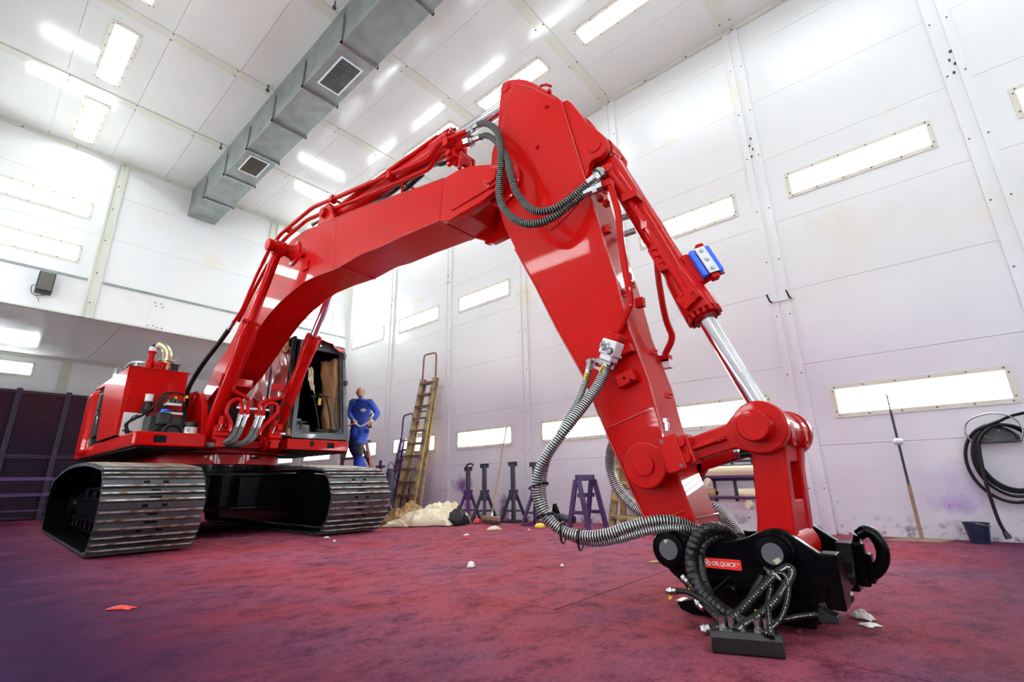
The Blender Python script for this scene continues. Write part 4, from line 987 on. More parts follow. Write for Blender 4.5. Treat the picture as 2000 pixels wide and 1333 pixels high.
# pipes on top of the boom
PA = [(914, 256), (886, 268), (862, 278), (852, 287), (838, 309), (828, 314), (760, 342), (660, 385), (628, 398), (610, 406), (548, 458), (526, 488), (500, 540), (474, 604), (456, 631)]
PBB = [(908, 279), (885, 289), (862, 298), (850, 312), (838, 330), (784, 354), (680, 397), (640, 412), (600, 430), (562, 462), (548, 476), (538, 496), (518, 527), (500, 560), (482, 596), (466, 628)]
def rounded(P, r=.05, n=4):
    out = [P[0]]
    for i in range(1, len(P)-1):
        a, p, c = P[i-1], P[i], P[i+1]; u = (a-p); v = (c-p); k = min(r, u.length*.45, v.length*.45); u = u.normalized()*k; v = v.normalized()*k
        for j in range(n+1):
            t = j/n; out.append(p+u*(1-t)**2+v*t*t)
    return out+[P[-1]]
for L, xx in ((PA, 2.80), (PBB, 2.88)):
    b = MB(); b.tube(rounded([pt(a, c, 0, xx) for a, c in L], .09), .029, 10); b.build('steel_pipe', 'red_paint', boom)
b = MB()
for (px, py), (qx, qy) in (((648, 389), (690, 404)), ((760, 343), (795, 362)), ((872, 279), (921, 296))):
    a = pt(px, py, 0, 2.78); c = pt(qx, qy, 0, 2.78); 
    b.bar(a, a+V((.42, 0, 0)), .03, .03); b.box(a+V((.02, 0, 0)), (.09, .08, .09)); b.bar(at_x(a, 3.18), at_x(a, 3.18)+V((0, .0, -.26)), .035, .035); b.bar(a+V((.2, 0, 0)), a+V((.2, 0, -.24)), .03, .03)
p = pt(564, 450, 0, 2.84); b.box(p, (.1, .08, .07)); p = pt(910, 318, 0, 2.8); b.box(p, (.10, .05, .10)); b.tube(spline([p+V((0, .03, .06)), p+V((-.06, .0, .08)), p+V((-.09, -.02, -.02)), p+V((-.09, 0, -.12))], 4), .02, 8); b.tube([p+V((0, 0, -.02)), p+V((0, 0, .17))], .012, 6)
b.build('pipe_clamp', 'red_paint', boom, bevel=.006)
b = MB(); e = pt(450, 636, 0, 2.82); b.cyl(pt(457, 629, 0, 2.82), pt(446, 646, 0, 2.82), .036, n=12); b.k = 1
b.tube(spline([pt(447, 644, 0, 2.82), pt(424, 676, 0, 2.80), pt(400, 707, 0, 2.76), pt(380, 738, 0, 2.7), pt(366, 768, 0, 2.66), pt(372, 800, 0, 2.8)], 6), .042, 12); b.build('hydraulic_hose', ['zinc', 'black_rubber'], boom)
b = MB(); b.tube(spline([pt(875, 316, 0, 2.98), pt(862, 321, 0, 2.98), pt(846, 323, 0, 2.98), pt(800, 350, 0, 3.0), pt(740, 392, 0, 3.02), pt(660, 412, 0, 3.1), pt(610, 440, 0, 3.1)], 6), .026, 8); b.tube([pt(826, 340, 0, 3.0), pt(790, 372, 0, 3.0)], .03, 8); b.build('drain_hose', 'black_rubber', boom)
# arm cylinder on top of the boom
ear = pt(987, 171, 0, AN); a0 = at_x(pt(645, 421, 0, 2.9), XC); a2 = at_x(ear, XC); d = (a2-a0).normalized(); g = a0+d*((pt(876, 266, 0, 2.9)-a0).dot(d)*1.0)
g = at_x(g, XC); r = .115
b = MB(); barrel(b, a0+d*.08, g, r); b.cyl(a0+V((-.10, 0, 0)), a0+V((.10, 0, 0)), .13, n=24); b.tube([a0+d*.4+V((-.13, 0, .02)), g-d*.15+V((-.13, 0, .04))], .026, 10); b.tube([a0+d*.3+V((.13, 0, .02)), g-d*.15+V((.13, 0, .04))], .026, 10)
ac = b.build('arm_cylinder', 'red_paint', EX)
b = MB(); gland_bolts(b, a0, g, r, 14, .03, .017); b.build('gland_bolt', 'red_paint', ac)
b = MB(); b.cyl(g, a2, .07, n=28); o = b.build('piston_rod', 'chrome', ac); o['label'] = 'chrome piston rod'
b = MB()
for xx in (XC-.19, XC+.12): b.prism([a0+V((0, .22, -.18)), a0+V((0, .1, .12)), a0+V((0, -.1, .13)), a0+V((0, -.30, -.20))], xx, xx+.07)
b.cyl(a0+V((-.24, 0, 0)), a0+V((.24, 0, 0)), .07, n=20); b.build('cylinder_bracket', 'red_paint', ac, bevel=.01)
b = MB(); p = pt(890, 308, 0, 2.9); b.box(p, (.16, .14, .10)); b.box(p+V((0, -.08, .08)), (.1, .1, .1)); b.cyl(p+V((-.12, .0, .0)), p+V((.1, 0, 0)), .035, n=10); b.cyl(p+V((0, .12, -.03)), p+V((0, -.05, -.03)), .03, n=10); b.build('safety_valve', 'red_paint', ac, bevel=.008)
# ---------------------------------------------------------------- arm
arm_px = [(978, 172), (983, 161), (996, 155), (1014, 153), (1030, 156), (1044, 163), (1090, 190), (1096, 197), (1142, 346), (1152, 380), (1170, 436), (1204, 547), (1228, 640), (1268, 747), (1300, 870), (1316, 908), (1340, 970), (1364, 1030), (1350, 1062), (1312, 1092), (1288, 1064), (1258, 1010), (1208, 900), (1190, 860), (1140, 736), (1086, 640), (1046, 560), (1006, 487), (985, 445), (968, 395), (958, 330), (960, 300), (966, 278), (972, 245), (976, 190)]
AP = pl(arm_px, AN)
b = MB(); b.prism(AP, AN, AF); arm = b.build('arm', 'red_paint', EX, bevel=.012, angle=25)
b = MB()                                             # front ear plates carrying the bucket cylinder
earp = pl([(1136, 346), (1092, 203), (1098, 196), (1106, 193), (1114, 198), (1128, 216), (1140, 232), (1152, 244), (1168, 255), (1178, 264), (1184, 275), (1183, 288), (1172, 304), (1153, 312), (1148, 320), (1147, 332), (1143, 346)], AN)
for x0 in (AN+.012, AF-.075): b.prism(earp, x0, x0+.063)
ep = b.build('cylinder_ear', 'red_paint', arm, bevel=.01, angle=25)
b = MB()
for p, rr, off in ((pt(987, 171, 0, AN), .055, 0), (pt(1160, 283, 0, AN), .06, -.012)):
    b.lathe([(rr, 0), (rr, .006), (rr*.93, .010)], at_x(p, AN-off), (-1, 0, 0), 28); b.lathe([(rr*.12, .01), (rr*.12, .014)], at_x(p, AN-off), (-1, 0, 0), 8)
cp = at_x(pt(1160, 283, 0, AN), AN); b.cyl(cp+V((.03, 0, 0)), at_x(cp, AF-.03), .05, n=20); b.build('pin', 'red_paint', arm)
b = MB(); bb = at_x(bp, AN); b.lathe([(.205, 0), (.20, .03), (.185, .04)], bb, (-1, 0, 0), 36); b.lathe([(.13, .03), (.13, .12)], bb, (-1, 0, 0), 28); b.cyl(at_x(bp, AN), at_x(bp, AF+.15), .13, n=24); b.build('hub', 'red_paint', arm)
b = MB()
weld(b, [pt(a, c, 0, AN) for a, c in ((1006, 163), (992, 200), (982, 240), (972, 290), (966, 330))], .005)
for L in ([(1096, 197), (1142, 346), (1170, 436), (1204, 547), (1228, 640), (1268, 747), (1300, 870)], [(1288, 1064), (1258, 1010), (1208, 900), (1190, 860), (1140, 736), (1086, 640), (1046, 560), (1006, 487)], [(1188, 836), (1235, 815), (1276, 797)], [(1010, 166), (1040, 172), (1086, 194)], [(1300, 1012), (1336, 998)], [(1150, 372), (1110, 420), (1075, 452)]):
    weld(b, [pt(a, c, 0, AN)+V((-.001, 0, 0)) for a, c in L], .0065)
s1 = pt(1360, 1012, 0, AN); weld(b, [s1, at_x(s1, AF)])
b.build('weld_seam', 'weld_red', arm)
b = MB()
for a, c in ((1050, 288), (1067, 209)):
    p = pt(a, c, 0, AN); b.cyl(p, p+V((-.022, 0, 0)), .014, n=8); b.hexnut(p+V((-.006, 0, 0)), (-1, 0, 0), .02, .008)
p = pt(1057, 171, 0, AN+.1); b.tube([p+V((0, .05, -.02)), p+V((0, 0, .02)), p+V((0, -.06, -.005)), p+V((0, -.11, -.06))], .012, 8); p = pt(1073, 179, 0, AN); b.box(p, (.03, .03, .03)); b.build('grease_nipple', 'red_paint', arm)
# brackets on the front face of the arm
b = MB()
for (a, c), s_ in (((1172, 388), .03), (1183 and (1184, 398), .03), ((1186, 449), .04), ((1226, 540), .035), ((1232, 557), .03), ((1250, 592), .045), ((1276, 688), .022), ((1305, 773), .022), ((1216, 575), .03)):
    p = pt(a, c, 0, AN+.06); b.box(p, (.05, s_*1.3, s_*1.5)); b.cyl(p, p+V((0, -.03, .005)), s_*.3, n=8)
b.build('pipe_block', 'red_paint', arm, bevel=.005)
b = MB(); p = pt(1230, 742, 0, AN); 
for dz in (0,): b.box(p+V((-.035, 0, 0)), (.07, .13, .085), Matrix.Rotation(radians(-18), 3, 'X'))
p2 = pt(1222, 690, 0, AN); b.box(p2+V((-.035, 0, 0)), (.07, .15, .06), Matrix.Rotation(radians(-14), 3, 'X')); bk = b.build('valve_bracket', 'red_paint', arm, bevel=.006)
b = MB(); 
for q in ((1219, 739), (1233, 743)): p = pt(*q, 0, AN-.07); b.cyl(p, p+V((-.004, 0, 0)), .010, n=8)
b.build('bolt_hole', 'dark_inside', bk)
# steel pipes on the arm
xx = AN-.035
P = [pt(1190, 357, 0, xx), pt(1195, 372, 0, xx), pt(1203, 398, 0, xx), pt(1208, 420, 0, xx), pt(1214, 480, 0, xx), pt(1222, 535, 0, xx), pt(1229, 566, 0, xx), pt(1232, 592, 0, xx), pt(1224, 615, 0, xx), pt(1207, 651, 0, xx)]
b = MB(); b.tube(rounded(P, .06), .024, 10); p = pt(1186, 361, 0, xx); b.box(p, (.06, .08, .05)); b.build('steel_pipe', 'red_paint', arm)
xx = AF+.05
P = [pt(1282, 500, 0, xx), pt(1286, 545, 0, xx), pt(1295, 600, 0, xx), pt(1302, 630, 0, xx), pt(1313, 655, 0, xx), pt(1311, 668, 0, xx), pt(1298, 695, 0, xx)]
b = MB(); b.tube(rounded(P, .06), .024, 10); p = pt(1300, 702, 0, xx); b.box(p, (.07, .07, .05)); b.k = 1; b.box(pt(1302, 712, 0, xx), (.07, .07, .06)); b.build('steel_pipe', ['red_paint', 'white_paint'], arm)
# white shut-off valve
vx = AN-.10
def vbox(b, c, q, dx, du, dv): b.box(c, (dx, du, dv), q)
vd = (pt(1187, 708, 0, vx)-pt(1206, 655, 0, vx)).normalized(); vy = V((1, 0, 0)).cross(vd).normalized(); VM = Matrix((V((1, 0, 0)), vy, vd)).transposed()
c0 = pt(1195, 684, 0, vx)
b = MB(); b.box(c0+vd*-.01, (.13, .115, .10), VM); b.box(c0+vd*.055, (.10, .09, .05), VM); vv = b.build('shut_off_valve', 'white_paint', arm, bevel=.01); vv['label'] = 'white painted shut-off valve'
b = MB(); b.box(c0-vd*.085, (.09, .10, .045), VM); 
for s_ in (-1, 1): b.cyl(c0-vd*.12+vy*.04*s_, c0-vd*.06+vy*.04*s_, .012, n=8)
b.build('flange', 'red_paint', vv, bevel=.005)
b = MB(); f0 = c0+V((-.066, 0, 0))+vy*.02; b.lathe([(.034, 0), (.034, .008), (.022, .012), (.022, .02)], f0+vd*-.01, (-1, 0, 0), 20); b.hexnut(f0-vy*.052+vd*.012, (-1, 0, 0), .017, .014); b.k = 1; b.lathe([(.024, .0), (.024, .003)], f0-vy*.052+vd*.012, (-1, 0, 0), 12); b.box(f0+V((-.021, 0, 0))+vd*-.01, (.003, .03, .008), VM); b.build('valve_spindle', ['zinc', 'screw'], vv)
b = MB(); b.box(c0+vd*.09, (.10, .11, .02), VM); b.cyl(c0+vd*.09, c0+vd*.15, .03, n=14); 
for s_ in (-1, 1): b.hexnut(c0+vd*.09+vy*.05*s_, vd, .016, .03)
b.build('hose_flange', 'zinc', vv)
# ---------------------------------------------------------------- bucket cylinder and linkage
l1 = pt(1258, 909, 0, LN); l2 = pt(1481, 834, 0, LN)
L1, L2 = at_x(l1, XC), at_x(l2, XC)
cpin = at_x(cp, XC); d = (L2-cpin).normalized(); g = cpin+d*((pt(1375, 612, 0, XC-.0)-cpin).dot(d)); r = .088
b = MB(); s0 = cpin+d*.13
Lb = (g-s0).length
b.lathe([(.03, -.02), (r*.9, 0), (r, .03), (r, Lb*.46), (r*1.03, Lb*.46), (r*1.03, Lb*.53), (r, Lb*.53), (r, Lb*.76), (r*1.08, Lb*.78), (r*1.16, Lb*.80), (r*1.28, Lb*.93), (r*1.28, Lb), (r*.86, Lb+.002), (r*.86, Lb+.045), (r*.5, Lb+.045)], s0, d, 36)
b.cyl(cpin+V((-.075, 0, 0)), cpin+V((.075, 0, 0)), .105, n=28); b.cyl(cpin, s0+d*.02, .07, n=20)
bcy = b.build('bucket_cylinder', 'red_paint', EX)
b = MB(); gland_bolts(b, s0, g, r*1.1, 16, .035, .016); b.build('gland_bolt', 'red_paint', bcy)
b = MB(); b.cyl(g, L2-d*.10, .052, n=32); o = b.build('piston_rod', 'chrome', bcy); o['label'] = 'shiny chrome piston rod'
b = MB(); b.cyl(L2+V((-.085, 0, 0)), L2+V((.085, 0, 0)), .115, n=28); b.lathe([(.11, .04), (.085, .10), (.062, .14)], L2, -d, 24); b.build('rod_eye', 'red_paint', bcy)
b = MB(); xx = XC-.115                               # pipe along the barrel
P = [pt(1188, 333, 0, xx), pt(1197, 345, 0, xx), pt(1222, 381, 0, xx), pt(1236, 402, 0, xx), pt(1262, 445, 0, xx), pt(1300, 508, 0, xx), pt(1343, 576, 0, xx)]
b.tube(rounded(P, .06), .023, 10); b.box(pt(1186, 332, 0, xx), (.06, .08, .07)); b.box(pt(1234, 387, 0, xx), (.10, .12, .06)); q = pt(1347, 585, 0, xx); b.box(q, (.08, .12, .10), Matrix.Rotation(radians(-35), 3, 'X'))
for s_ in (-1, 1):
    for t_ in (-1, 1): b.cyl(q+V((-.045, .035*s_, .03*t_)), q+V((-.02, .035*s_, .03*t_)), .014, n=8)
b.build('steel_pipe', 'red_paint', bcy, bevel=.003)
x_, y_, _ = frame_of(d)
b = MB()
for s_ in (-1, 1):
    c = s0+d*Lb*.50; b.box(c+V((s_*.115, 0, 0)), (.05, .05, .06)); b.cyl(c+V((s_*.13, 0, -.03)), c+V((s_*.13, 0, .03)), .012, n=6)
c = s0+d*Lb*.70+V((-.10, .05, 0)); b.box(c, (.05, .05, .20), Matrix((V((1, 0, 0)), V((1, 0, 0)).cross(d), d)).transposed())
for k in range(4): b.box(c+d*(-.09+.06*k)+V((-.01, -.02, 0)), (.05, .05, .03))
b.build('clamp_lug', 'red_paint', bcy, bevel=.005)
# hose swivel clamp with blue blocks on the cylinder
fn_ = V((-.30, -.62, .45)).normalized()
k0 = pt(1378, 513, 0, XC); 
axd = d; sd = axd.cross(V((-.75, -.5, .2)).normalized()).normalized(); nd = sd.cross(axd).normalized()
KM = Matrix((sd, axd, nd)).transposed()
b = MB()
for k in range(3):
    c = k0+axd*(-.07+.075*k)-sd*.0; tgt = s0+d*((c-s0).dot(d)); b.bar(tgt, c, .012, .10, up=axd)
b.box(k0-nd*.025, (.17, .22, .018), KM); b.box(k0-nd*.0+axd*.125+sd*.0, (.05, .035, .05), KM); b.box(k0+axd*-.125-sd*.02, (.05, .035, .05), KM); b.box(k0-axd*.0-nd*.03+sd*.09, (.05, .24, .035), KM)
kk = b.build('hose_clamp', 'red_paint', bcy, bevel=.006)
b = MB()
for s_ in (-1, 1): b.box(k0+sd*.052*s_+nd*.006, (.038, .22, .045), KM)
o = b.build('clamp_block', 'blue_plastic', kk, bevel=.012); o['label'] = 'bright blue plastic clamp blocks'
b = MB(); b.box(k0+nd*.032, (.066, .21, .008), KM); b.build('cover_strip', 'white_metal', kk)
b = MB()
for k in (-1, 0, 1): b.hexnut(k0+axd*.075*k+nd*.036, nd, .013, .012)
b.build('bolt', 'zinc', kk)
# side links
ld = (L2-L1).normalized(); lp = V((1, 0, 0)).cross(ld).normalized(); LLn = (L2-L1).length
for sgn in (-1, 1):
    f = lambda x: x if sgn < 0 else 2*XC-x
    b = MB(); n0, n1 = f(LN), f(LN+.075)
    b.cyl(at_x(L1, n0), at_x(L1, n1), .135, n=36); b.cyl(at_x(L2, n0), at_x(L2, n1), .135, n=36)
    poly = []
    for u, h in ((.06, .115), (.14, .062), (LLn-.15, .066), (LLn-.07, .115)): poly.append(L1+ld*u+lp*h)
    for u, h in ((LLn-.07, -.115), (LLn-.15, -.066), (.14, -.062), (.06, -.115)): poly.append(L1+ld*u+lp*h)
    b.prism(poly, n0+(.003 if sgn < 0 else -.003), n1)
    sl = b.build('side_link', 'red_paint', EX, bevel=.01, angle=25)
    b = MB(); xo = f(LN-.012); b.bar(at_x(L1+ld*.17, xo), at_x(L2-ld*.17, xo), .022, .05, up=(1, 0, 0)); b.bar(at_x(L1+ld*.36, f(LN-.03)), at_x(L2-ld*.2, f(LN-.03)), .014, .012, up=(1, 0, 0)); b.box(at_x(L2-ld*.2, f(LN-.03)), (.03, .03, .03)); b.build('stiffener_rib', 'red_paint', sl, bevel=.005)
    b = MB(); e0 = f(LN-.016); b.lathe([(.065, 0), (.065, .012), (.06, .016)], at_x(L1, f(LN)), (-1 if sgn < 0 else 1, 0, 0), 32); b.lathe([(.008, .016), (.008, .018)], at_x(L1, f(LN)), (-1 if sgn < 0 else 1, 0, 0), 8)
    b.lathe([(.078, -.01), (.078, .10), (.072, .108)], at_x(L2, f(LN)), (-1 if sgn < 0 else 1, 0, 0), 32); b.lathe([(.008, .108), (.008, .111)], at_x(L2, f(LN)), (-1 if sgn < 0 else 1, 0, 0), 8); b.build('pin', 'red_paint', sl)
    if sgn < 0:
        b = MB(); c = at_x(L1+ld*.215, LN-.04); LMx = Matrix((V((1, 0, 0)), ld, lp)).transposed()
        b.box(c, (.09, .115, .20), LMx); b.box(c+ld*.075+V((.04, 0, 0)), (.11, .06, .16), LMx); b.box(c+ld*.05+V((.02, 0, 0))-lp*.0, (.05, .10, .11), LMx); blk = b.build('pipe_block', 'red_paint', sl, bevel=.008)
        b = MB()
        for t_ in (-1, 1): b.cyl(c+V((-.048, 0, 0))+lp*.075*t_-ld*.03*t_*-1, c+V((-.03, 0, 0))+lp*.075*t_+ld*.03*t_, .011, n=10)
        b.build('bolt', 'screw', blk)
        b = MB()
        for t_ in (-1, 1): b.cyl(c+ld*.062+lp*.045*t_+V((-.035, 0, 0)), c+ld*.05+lp*.045*t_+V((.08, 0, 0)), .026, n=14)
        b.build('pipe_seat', 'red_paint', blk)
        b = MB(); c2 = pt(1303, 842, 0, LN-.02); b.cyl(c2, c2+V((0, 0, .05)), .014, n=10); b.hexnut(c2+V((0, 0, .05)), (0, 0, 1), .019, .02); b.build('pipe_union', 'zinc', sl)
    b = MB(); b.cyl(at_x(L1, n1), at_x(L1, XC-.0), .10, n=24); b.build('link_spacer', 'red_paint', sl)
# ---------------------------------------------------------------- bucket link and quick coupler
CN, CF = 2.70, 3.30
c1 = at_x(pt(1312, 1072, 0, CN), XC); c2_ = at_x(pt(1513, 1080, 0, CN), XC)
hd_ = (c2_-L2).normalized(); HL = (c2_-L2).length; hp = V((1, 0, 0)).cross(hd_).normalized()
if hp.y > 0: hp = -hp                                # towards the front
b = MB(); w0, w1 = .075, .095
prof = [L2+hd_*0.06-hp*.085, L2+hd_*.2-hp*.075, L2+hd_*(HL-.14)-hp*.085, L2+hd_*(HL-.02)-hp*.10, L2+hd_*(HL+.02)+hp*.08, L2+hd_*(HL-.14)+hp*.085, L2+hd_*.2+hp*.085, L2+hd_*.06+hp*.10]
for a, c in ((2.775, 2.872), (3.128, 3.225)): b.prism(prof, a, c)
for u0, u1 in ((.05, .17), (.36, .44), (HL-.20, HL-.02)): b.bar(at_x(L2+hd_*u0, XC), at_x(L2+hd_*u1, XC), .40, .15, up=hp)
b.bar(at_x(L2+hd_*.1-hp*.05, XC), at_x(L2+hd_*(HL-.1)-hp*.05, XC), .40, .04, up=hp)
b.cyl(at_x(L2, 2.775), at_x(L2, 2.895), .125, n=32); b.cyl(at_x(L2, 3.105), at_x(L2, 3.225), .125, n=32); b.cyl(at_x(c2_, 2.80), at_x(c2_, 3.20), .115, n=32)
bl = b.build('bucket_link', 'red_paint', EX, bevel=.012, angle=25)
b = MB()
for xx in (2.835, 3.165):
    c = at_x(L2+hp*.10+hd_*.02, xx); b.bar(c-hd_*.05, c+hd_*.07, .07, .05, up=hp); b.cyl(c+hp*.026+hd_*.04, c+hp*.03+hd_*.04, .012, n=8)
b.build('pin_lock', 'red_paint', bl, bevel=.006)
b = MB(); b.cyl(at_x(c1, 2.82), at_x(c1, 3.18), .115, n=32); b.build('arm_end_boss', 'red_paint', arm)
b = MB(); p = [pt(1353, 1020, 0, AN), pt(1366, 1052, 0, AN)]; b.bar(p[0]+V((.18, -.008, 0)), p[1]+V((.18, -.008, 0)), .26, .012, up=(0, -1, .3)); ap = b.build('wear_plate', 'red_paint', arm)
b = MB()
for k in range(7): q = p[0].lerp(p[1], .35 if k < 2 else .7)+V((.10+.04*(k % 5), -.018, 0)); b.cyl(q, q+V((0, -.004, .001)), .006, n=6)
b.build('bolt_hole', 'dark_inside', ap)

plate_px = [(1281, 1072), (1282, 1056), (1297, 1041), (1322, 1036), (1345, 1045), (1372, 1052), (1400, 1056), (1420, 1057), (1445, 1054), (1462, 1049), (1480, 1040), (1496, 1035), (1512, 1033), (1526, 1036), (1537, 1041), (1607, 1087), (1617, 1178), (1600, 1179), (1595, 1187), (1594, 1232), (1520, 1222), (1400, 1203), (1372, 1196), (1360, 1178), (1335, 1142), (1310, 1118), (1292, 1096)]
PP = pl(plate_px, CN); zmin = min(p.z for p in PP)
for p in PP:
    if p.z < .004: p.z = .004
b = MB(); b.prism(PP, CN, CN+.05); b.prism(PP, CF-.05, CF)
b.span((CN+.05, .80, .10), (CF-.05, 1.02, .17)); b.span((CN+.05, .55, .05), (CF-.05, .62, .20)); b.span((CN+.05, .62, .10), (CF-.05, .80, .13))
qc = b.build('quick_coupler', 'black_paint', EX, bevel=.006, angle=25)
qc['label'] = 'black quick coupler at the arm tip standing on the floor, with red name plate'
for c in (c1, c2_):
    for sgn in (-1, 1):
        x0 = CN if sgn < 0 else CF
        big = .86 if c is c1 else .80
        b = MB(); b.lathe([(.118*big, -.02), (.118*big, .02), (.11*big, .03), (.098*big, .03), (.094*big, .04), (.080*big, .042)], at_x(c, x0), (sgn, 0, 0), 40); bs = b.build('pin_boss', 'black_paint', qc)
        b = MB(); b.cyl(at_x(c, x0), at_x(c, x0+sgn*.046), .060*big, n=32); b.lathe([(.006, .046), (.006, .0475)], at_x(c, x0), (sgn, 0, 0), 8); o = b.build('pin', ['pin_face'], bs); o['label'] = 'grey pin end with scratched paint'
b = MB(); a = pt(1382, 1131, 0, CN); c = pt(1619, 1153, 0, CN); b.bar(a+V((-.012, 0, 0)), c+V((-.012, 0, 0)), .03, .016, up=(1, 0, 0)); b.bar(a+V((-.010, 0, -.02)), c+V((-.010, 0, -.02)), .024, .012, up=(1, 0, 0))
for k in range(40): q = a.lerp(c, k/39); b.ball(q+V((-.018, 0, .008)), .008, 6)
b.build('weld_seam', 'black_paint', qc)
q = pt(1430, 1156, 0, CN); b = MB(); b.lathe([(.035, 0), (.035, .035), (.026, .042)], q, (-1, 0, 0), 20); b.build('grease_cap', 'black_paint', qc)
# front: notched adapter plate, hook
fy = pt(1607, 1087, 0, CN).y; fz = pt(1607, 1087, 0, CN).z; fb = .13
b = MB()
np_ = [(CN-.012, 0, fb), (CN-.012, 0, fz+.012), (CN+.10, 0, fz+.012)]
for k in range(9):
    a = pi*k/8; np_.append((XC-.0-.15*cos(a), 0, fz-.02-.13*sin(a)))
np_ += [(CF-.14, 0, fz+.012), (CF+.012, 0, fz+.012), (CF+.012, 0, fb), (CF-.14, 0, fb), (CF-.16, 0, fb+.05), (CN+.16, 0, fb+.05), (CN+.14, 0, fb)]
b.prism(np_, fy-.055, fy+.02, 1); b.build('adapter_plate', 'black_paint', qc, bevel=.008)
b = MB(); b.span((CF-.10, fy-.10, .15), (CF-.02, fy-.05, .36)); b.span((CF-.11, fy-.125, .17), (CF-.01, fy-.10, .31)); b.build('hook_mount', 'black_paint', qc, bevel=.01)
hx = CF-.06
hk = [(1672, 1120), (1690, 1125), (1708, 1120), (1721, 1105), (1725, 1085), (1719, 1063), (1706, 1045), (1690, 1038), (1676, 1046)]
b = MB(); b.tube(spline([pt(a, c, 0, hx) for a, c in hk], 5), .030, 12); P = [pt(a, c, 0, hx) for a, c in ((1674, 1047), (1671, 1062), (1668, 1085), (1672, 1100), (1676, 1118))]; b.bar(P[0], P[1], .03, .02); b.bar(P[1], P[2], .028, .018); b.bar(P[2], P[4], .05, .04)
hh = b.build('lifting_hook', 'black_paint', qc)
# lower lugs and claw
b = MB(); lq = pl([(1595, 1190), (1603, 1190), (1612, 1197), (1636, 1206), (1637, 1222), (1597, 1217)], CN+.02); b.prism(lq, CN+.02, CN+.10); lq = [V((0, p.y, p.z)) for p in lq]; b.prism(lq, CF-.10, CF-.02); b.build('coupler_lug', 'black_plastic', qc, bevel=.006)
b = MB(); cq = pl([(1321, 1177), (1345, 1172), (1357, 1171), (1380, 1180), (1400, 1190), (1400, 1206), (1350, 1203), (1330, 1192)], CN+.06); 
for p in cq: p.z = max(p.z, .006)
b.prism(cq, CN+.06, CN+.16); b.prism(cq, CF-.16, CF-.06); b.build('claw', 'black_paint', qc, bevel=.008)
b = MB(); p = pt(1343, 1175, 0, CN+.11); b.box(p+V((0, 0, .004)), (.09, .09, .006)); b.build('claw_pad', 'zinc_yellow', qc)
# name plate with lettering and ring emblem
sx = [pt(1375, 1091, 0, CN), pt(1447, 1093, 0, CN), pt(1449, 1114, 0, CN), pt(1376, 1110, 0, CN)]
yd0, yd1 = sx[0].y, (sx[1].y+sx[2].y)/2; zt, zb = (sx[0].z+sx[1].z)/2, (sx[2].z+sx[3].z)/2
b = MB(); b.span((CN-.004, yd1, zb), (CN, yd0, zt)); sg = b.build('name_plate', 'sign_red', qc); sg['label'] = 'red plate with white OILQUICK lettering'
W_, H_ = yd0-yd1, zt-zb; X_, Y_ = V((0, -1, 0)), V((0, 0, 1)); ox = CN-.0048
b = MB(); o_ = V((ox, yd0-W_*.205, zb+H_*.30)); wd = b.text('OILQUICK', o_, X_, Y_, H_*.56, .0008)
sc = W_*.68/wd
b.v = [o_+X_*((v-o_).dot(X_)*sc)+Y_*((v-o_).dot(Y_)*1.0)+V((v.x-ox, 0, 0)) for v in b.v]
b.text('®', V((ox, yd0-W_*.90, zb+H_*.52)), X_, Y_, H_*.22, .0008); b.build('lettering', 'letter_white', sg, each=False)
b = MB()
for cc in ((.075, .60), (.115, .45)):
    c = V((ox, yd0-W_*cc[0], zb+H_*cc[1])); b.tube([c+X_*cos(t)*H_*.19+Y_*sin(t)*H_*.19 for t in [2*pi*k/20 for k in range(20)]], H_*.042, 6, closed=True)
c = V((ox, yd0-W_*.135, zb+H_*.30)); b.bar(c, c+X_*W_*.035-Y_*H_*.08, .003, H_*.09, up=(1, 0, 0)); b.build('emblem', 'letter_white', sg)
b = MB()
for u in (.02, .98):
    for v in (.1, .9): p = V((CN-.005, yd0-W_*u, zb+H_*v)); b.cyl(p, p+V((-.002, 0, 0)), .0028, n=6)
b.build('rivet', 'screw', sg)
# ---------------------------------------------------------------- hoses with guards
def ribbed(P, r, pitch=.012, amp=.22, n=10, fr=(0, .50, .58, .92)):
    """resample a path at the rib pitch: returns points and radii of a spring-guarded hose"""
    L = [0]
    for a, c in zip(P, P[1:]): L.append(L[-1]+(c-a).length)
    T = L[-1]; N = int(T/pitch)*4; out = []; R = []; j = 0
    for i in range(N+1):
        s_ = T*(i//4+fr[i % 4])/(N//4+.93)
        while j < len(L)-2 and L[j+1] < s_: j += 1
        t = (s_-L[j])/max(L[j+1]-L[j], 1e-9); out.append(P[j].lerp(P[j+1], t)); R.append(r if i % 4 < 2 else r*(1-amp))
    return out, R
def hose_px(L, n=8): return spline([pt(a, c, 0, x) for a, c, x in L], n)
def guard_hose(name, L, r, pitch, material, parent, amp=.25, dark='black_rubber'):
    P = hose_px(L); b = MB(); Q, R = ribbed(P, r, pitch, amp); b.tube(Q, R, 10)
    nn = 10                                           # grooves get the rubber colour, which also paints in their occlusion
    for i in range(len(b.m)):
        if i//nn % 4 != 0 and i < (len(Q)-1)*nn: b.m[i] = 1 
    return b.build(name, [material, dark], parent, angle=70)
def fitting(mb, a, c, r):
    d = (c-a).normalized(); L = (c-a).length; mb.cyl(a, a+d*L*.3, r*1.25, n=14); mb.hexnut(a+d*L*.3, d, r*1.45, L*.22); mb.cyl(a+d*L*.5, c, r*1.12, n=14)
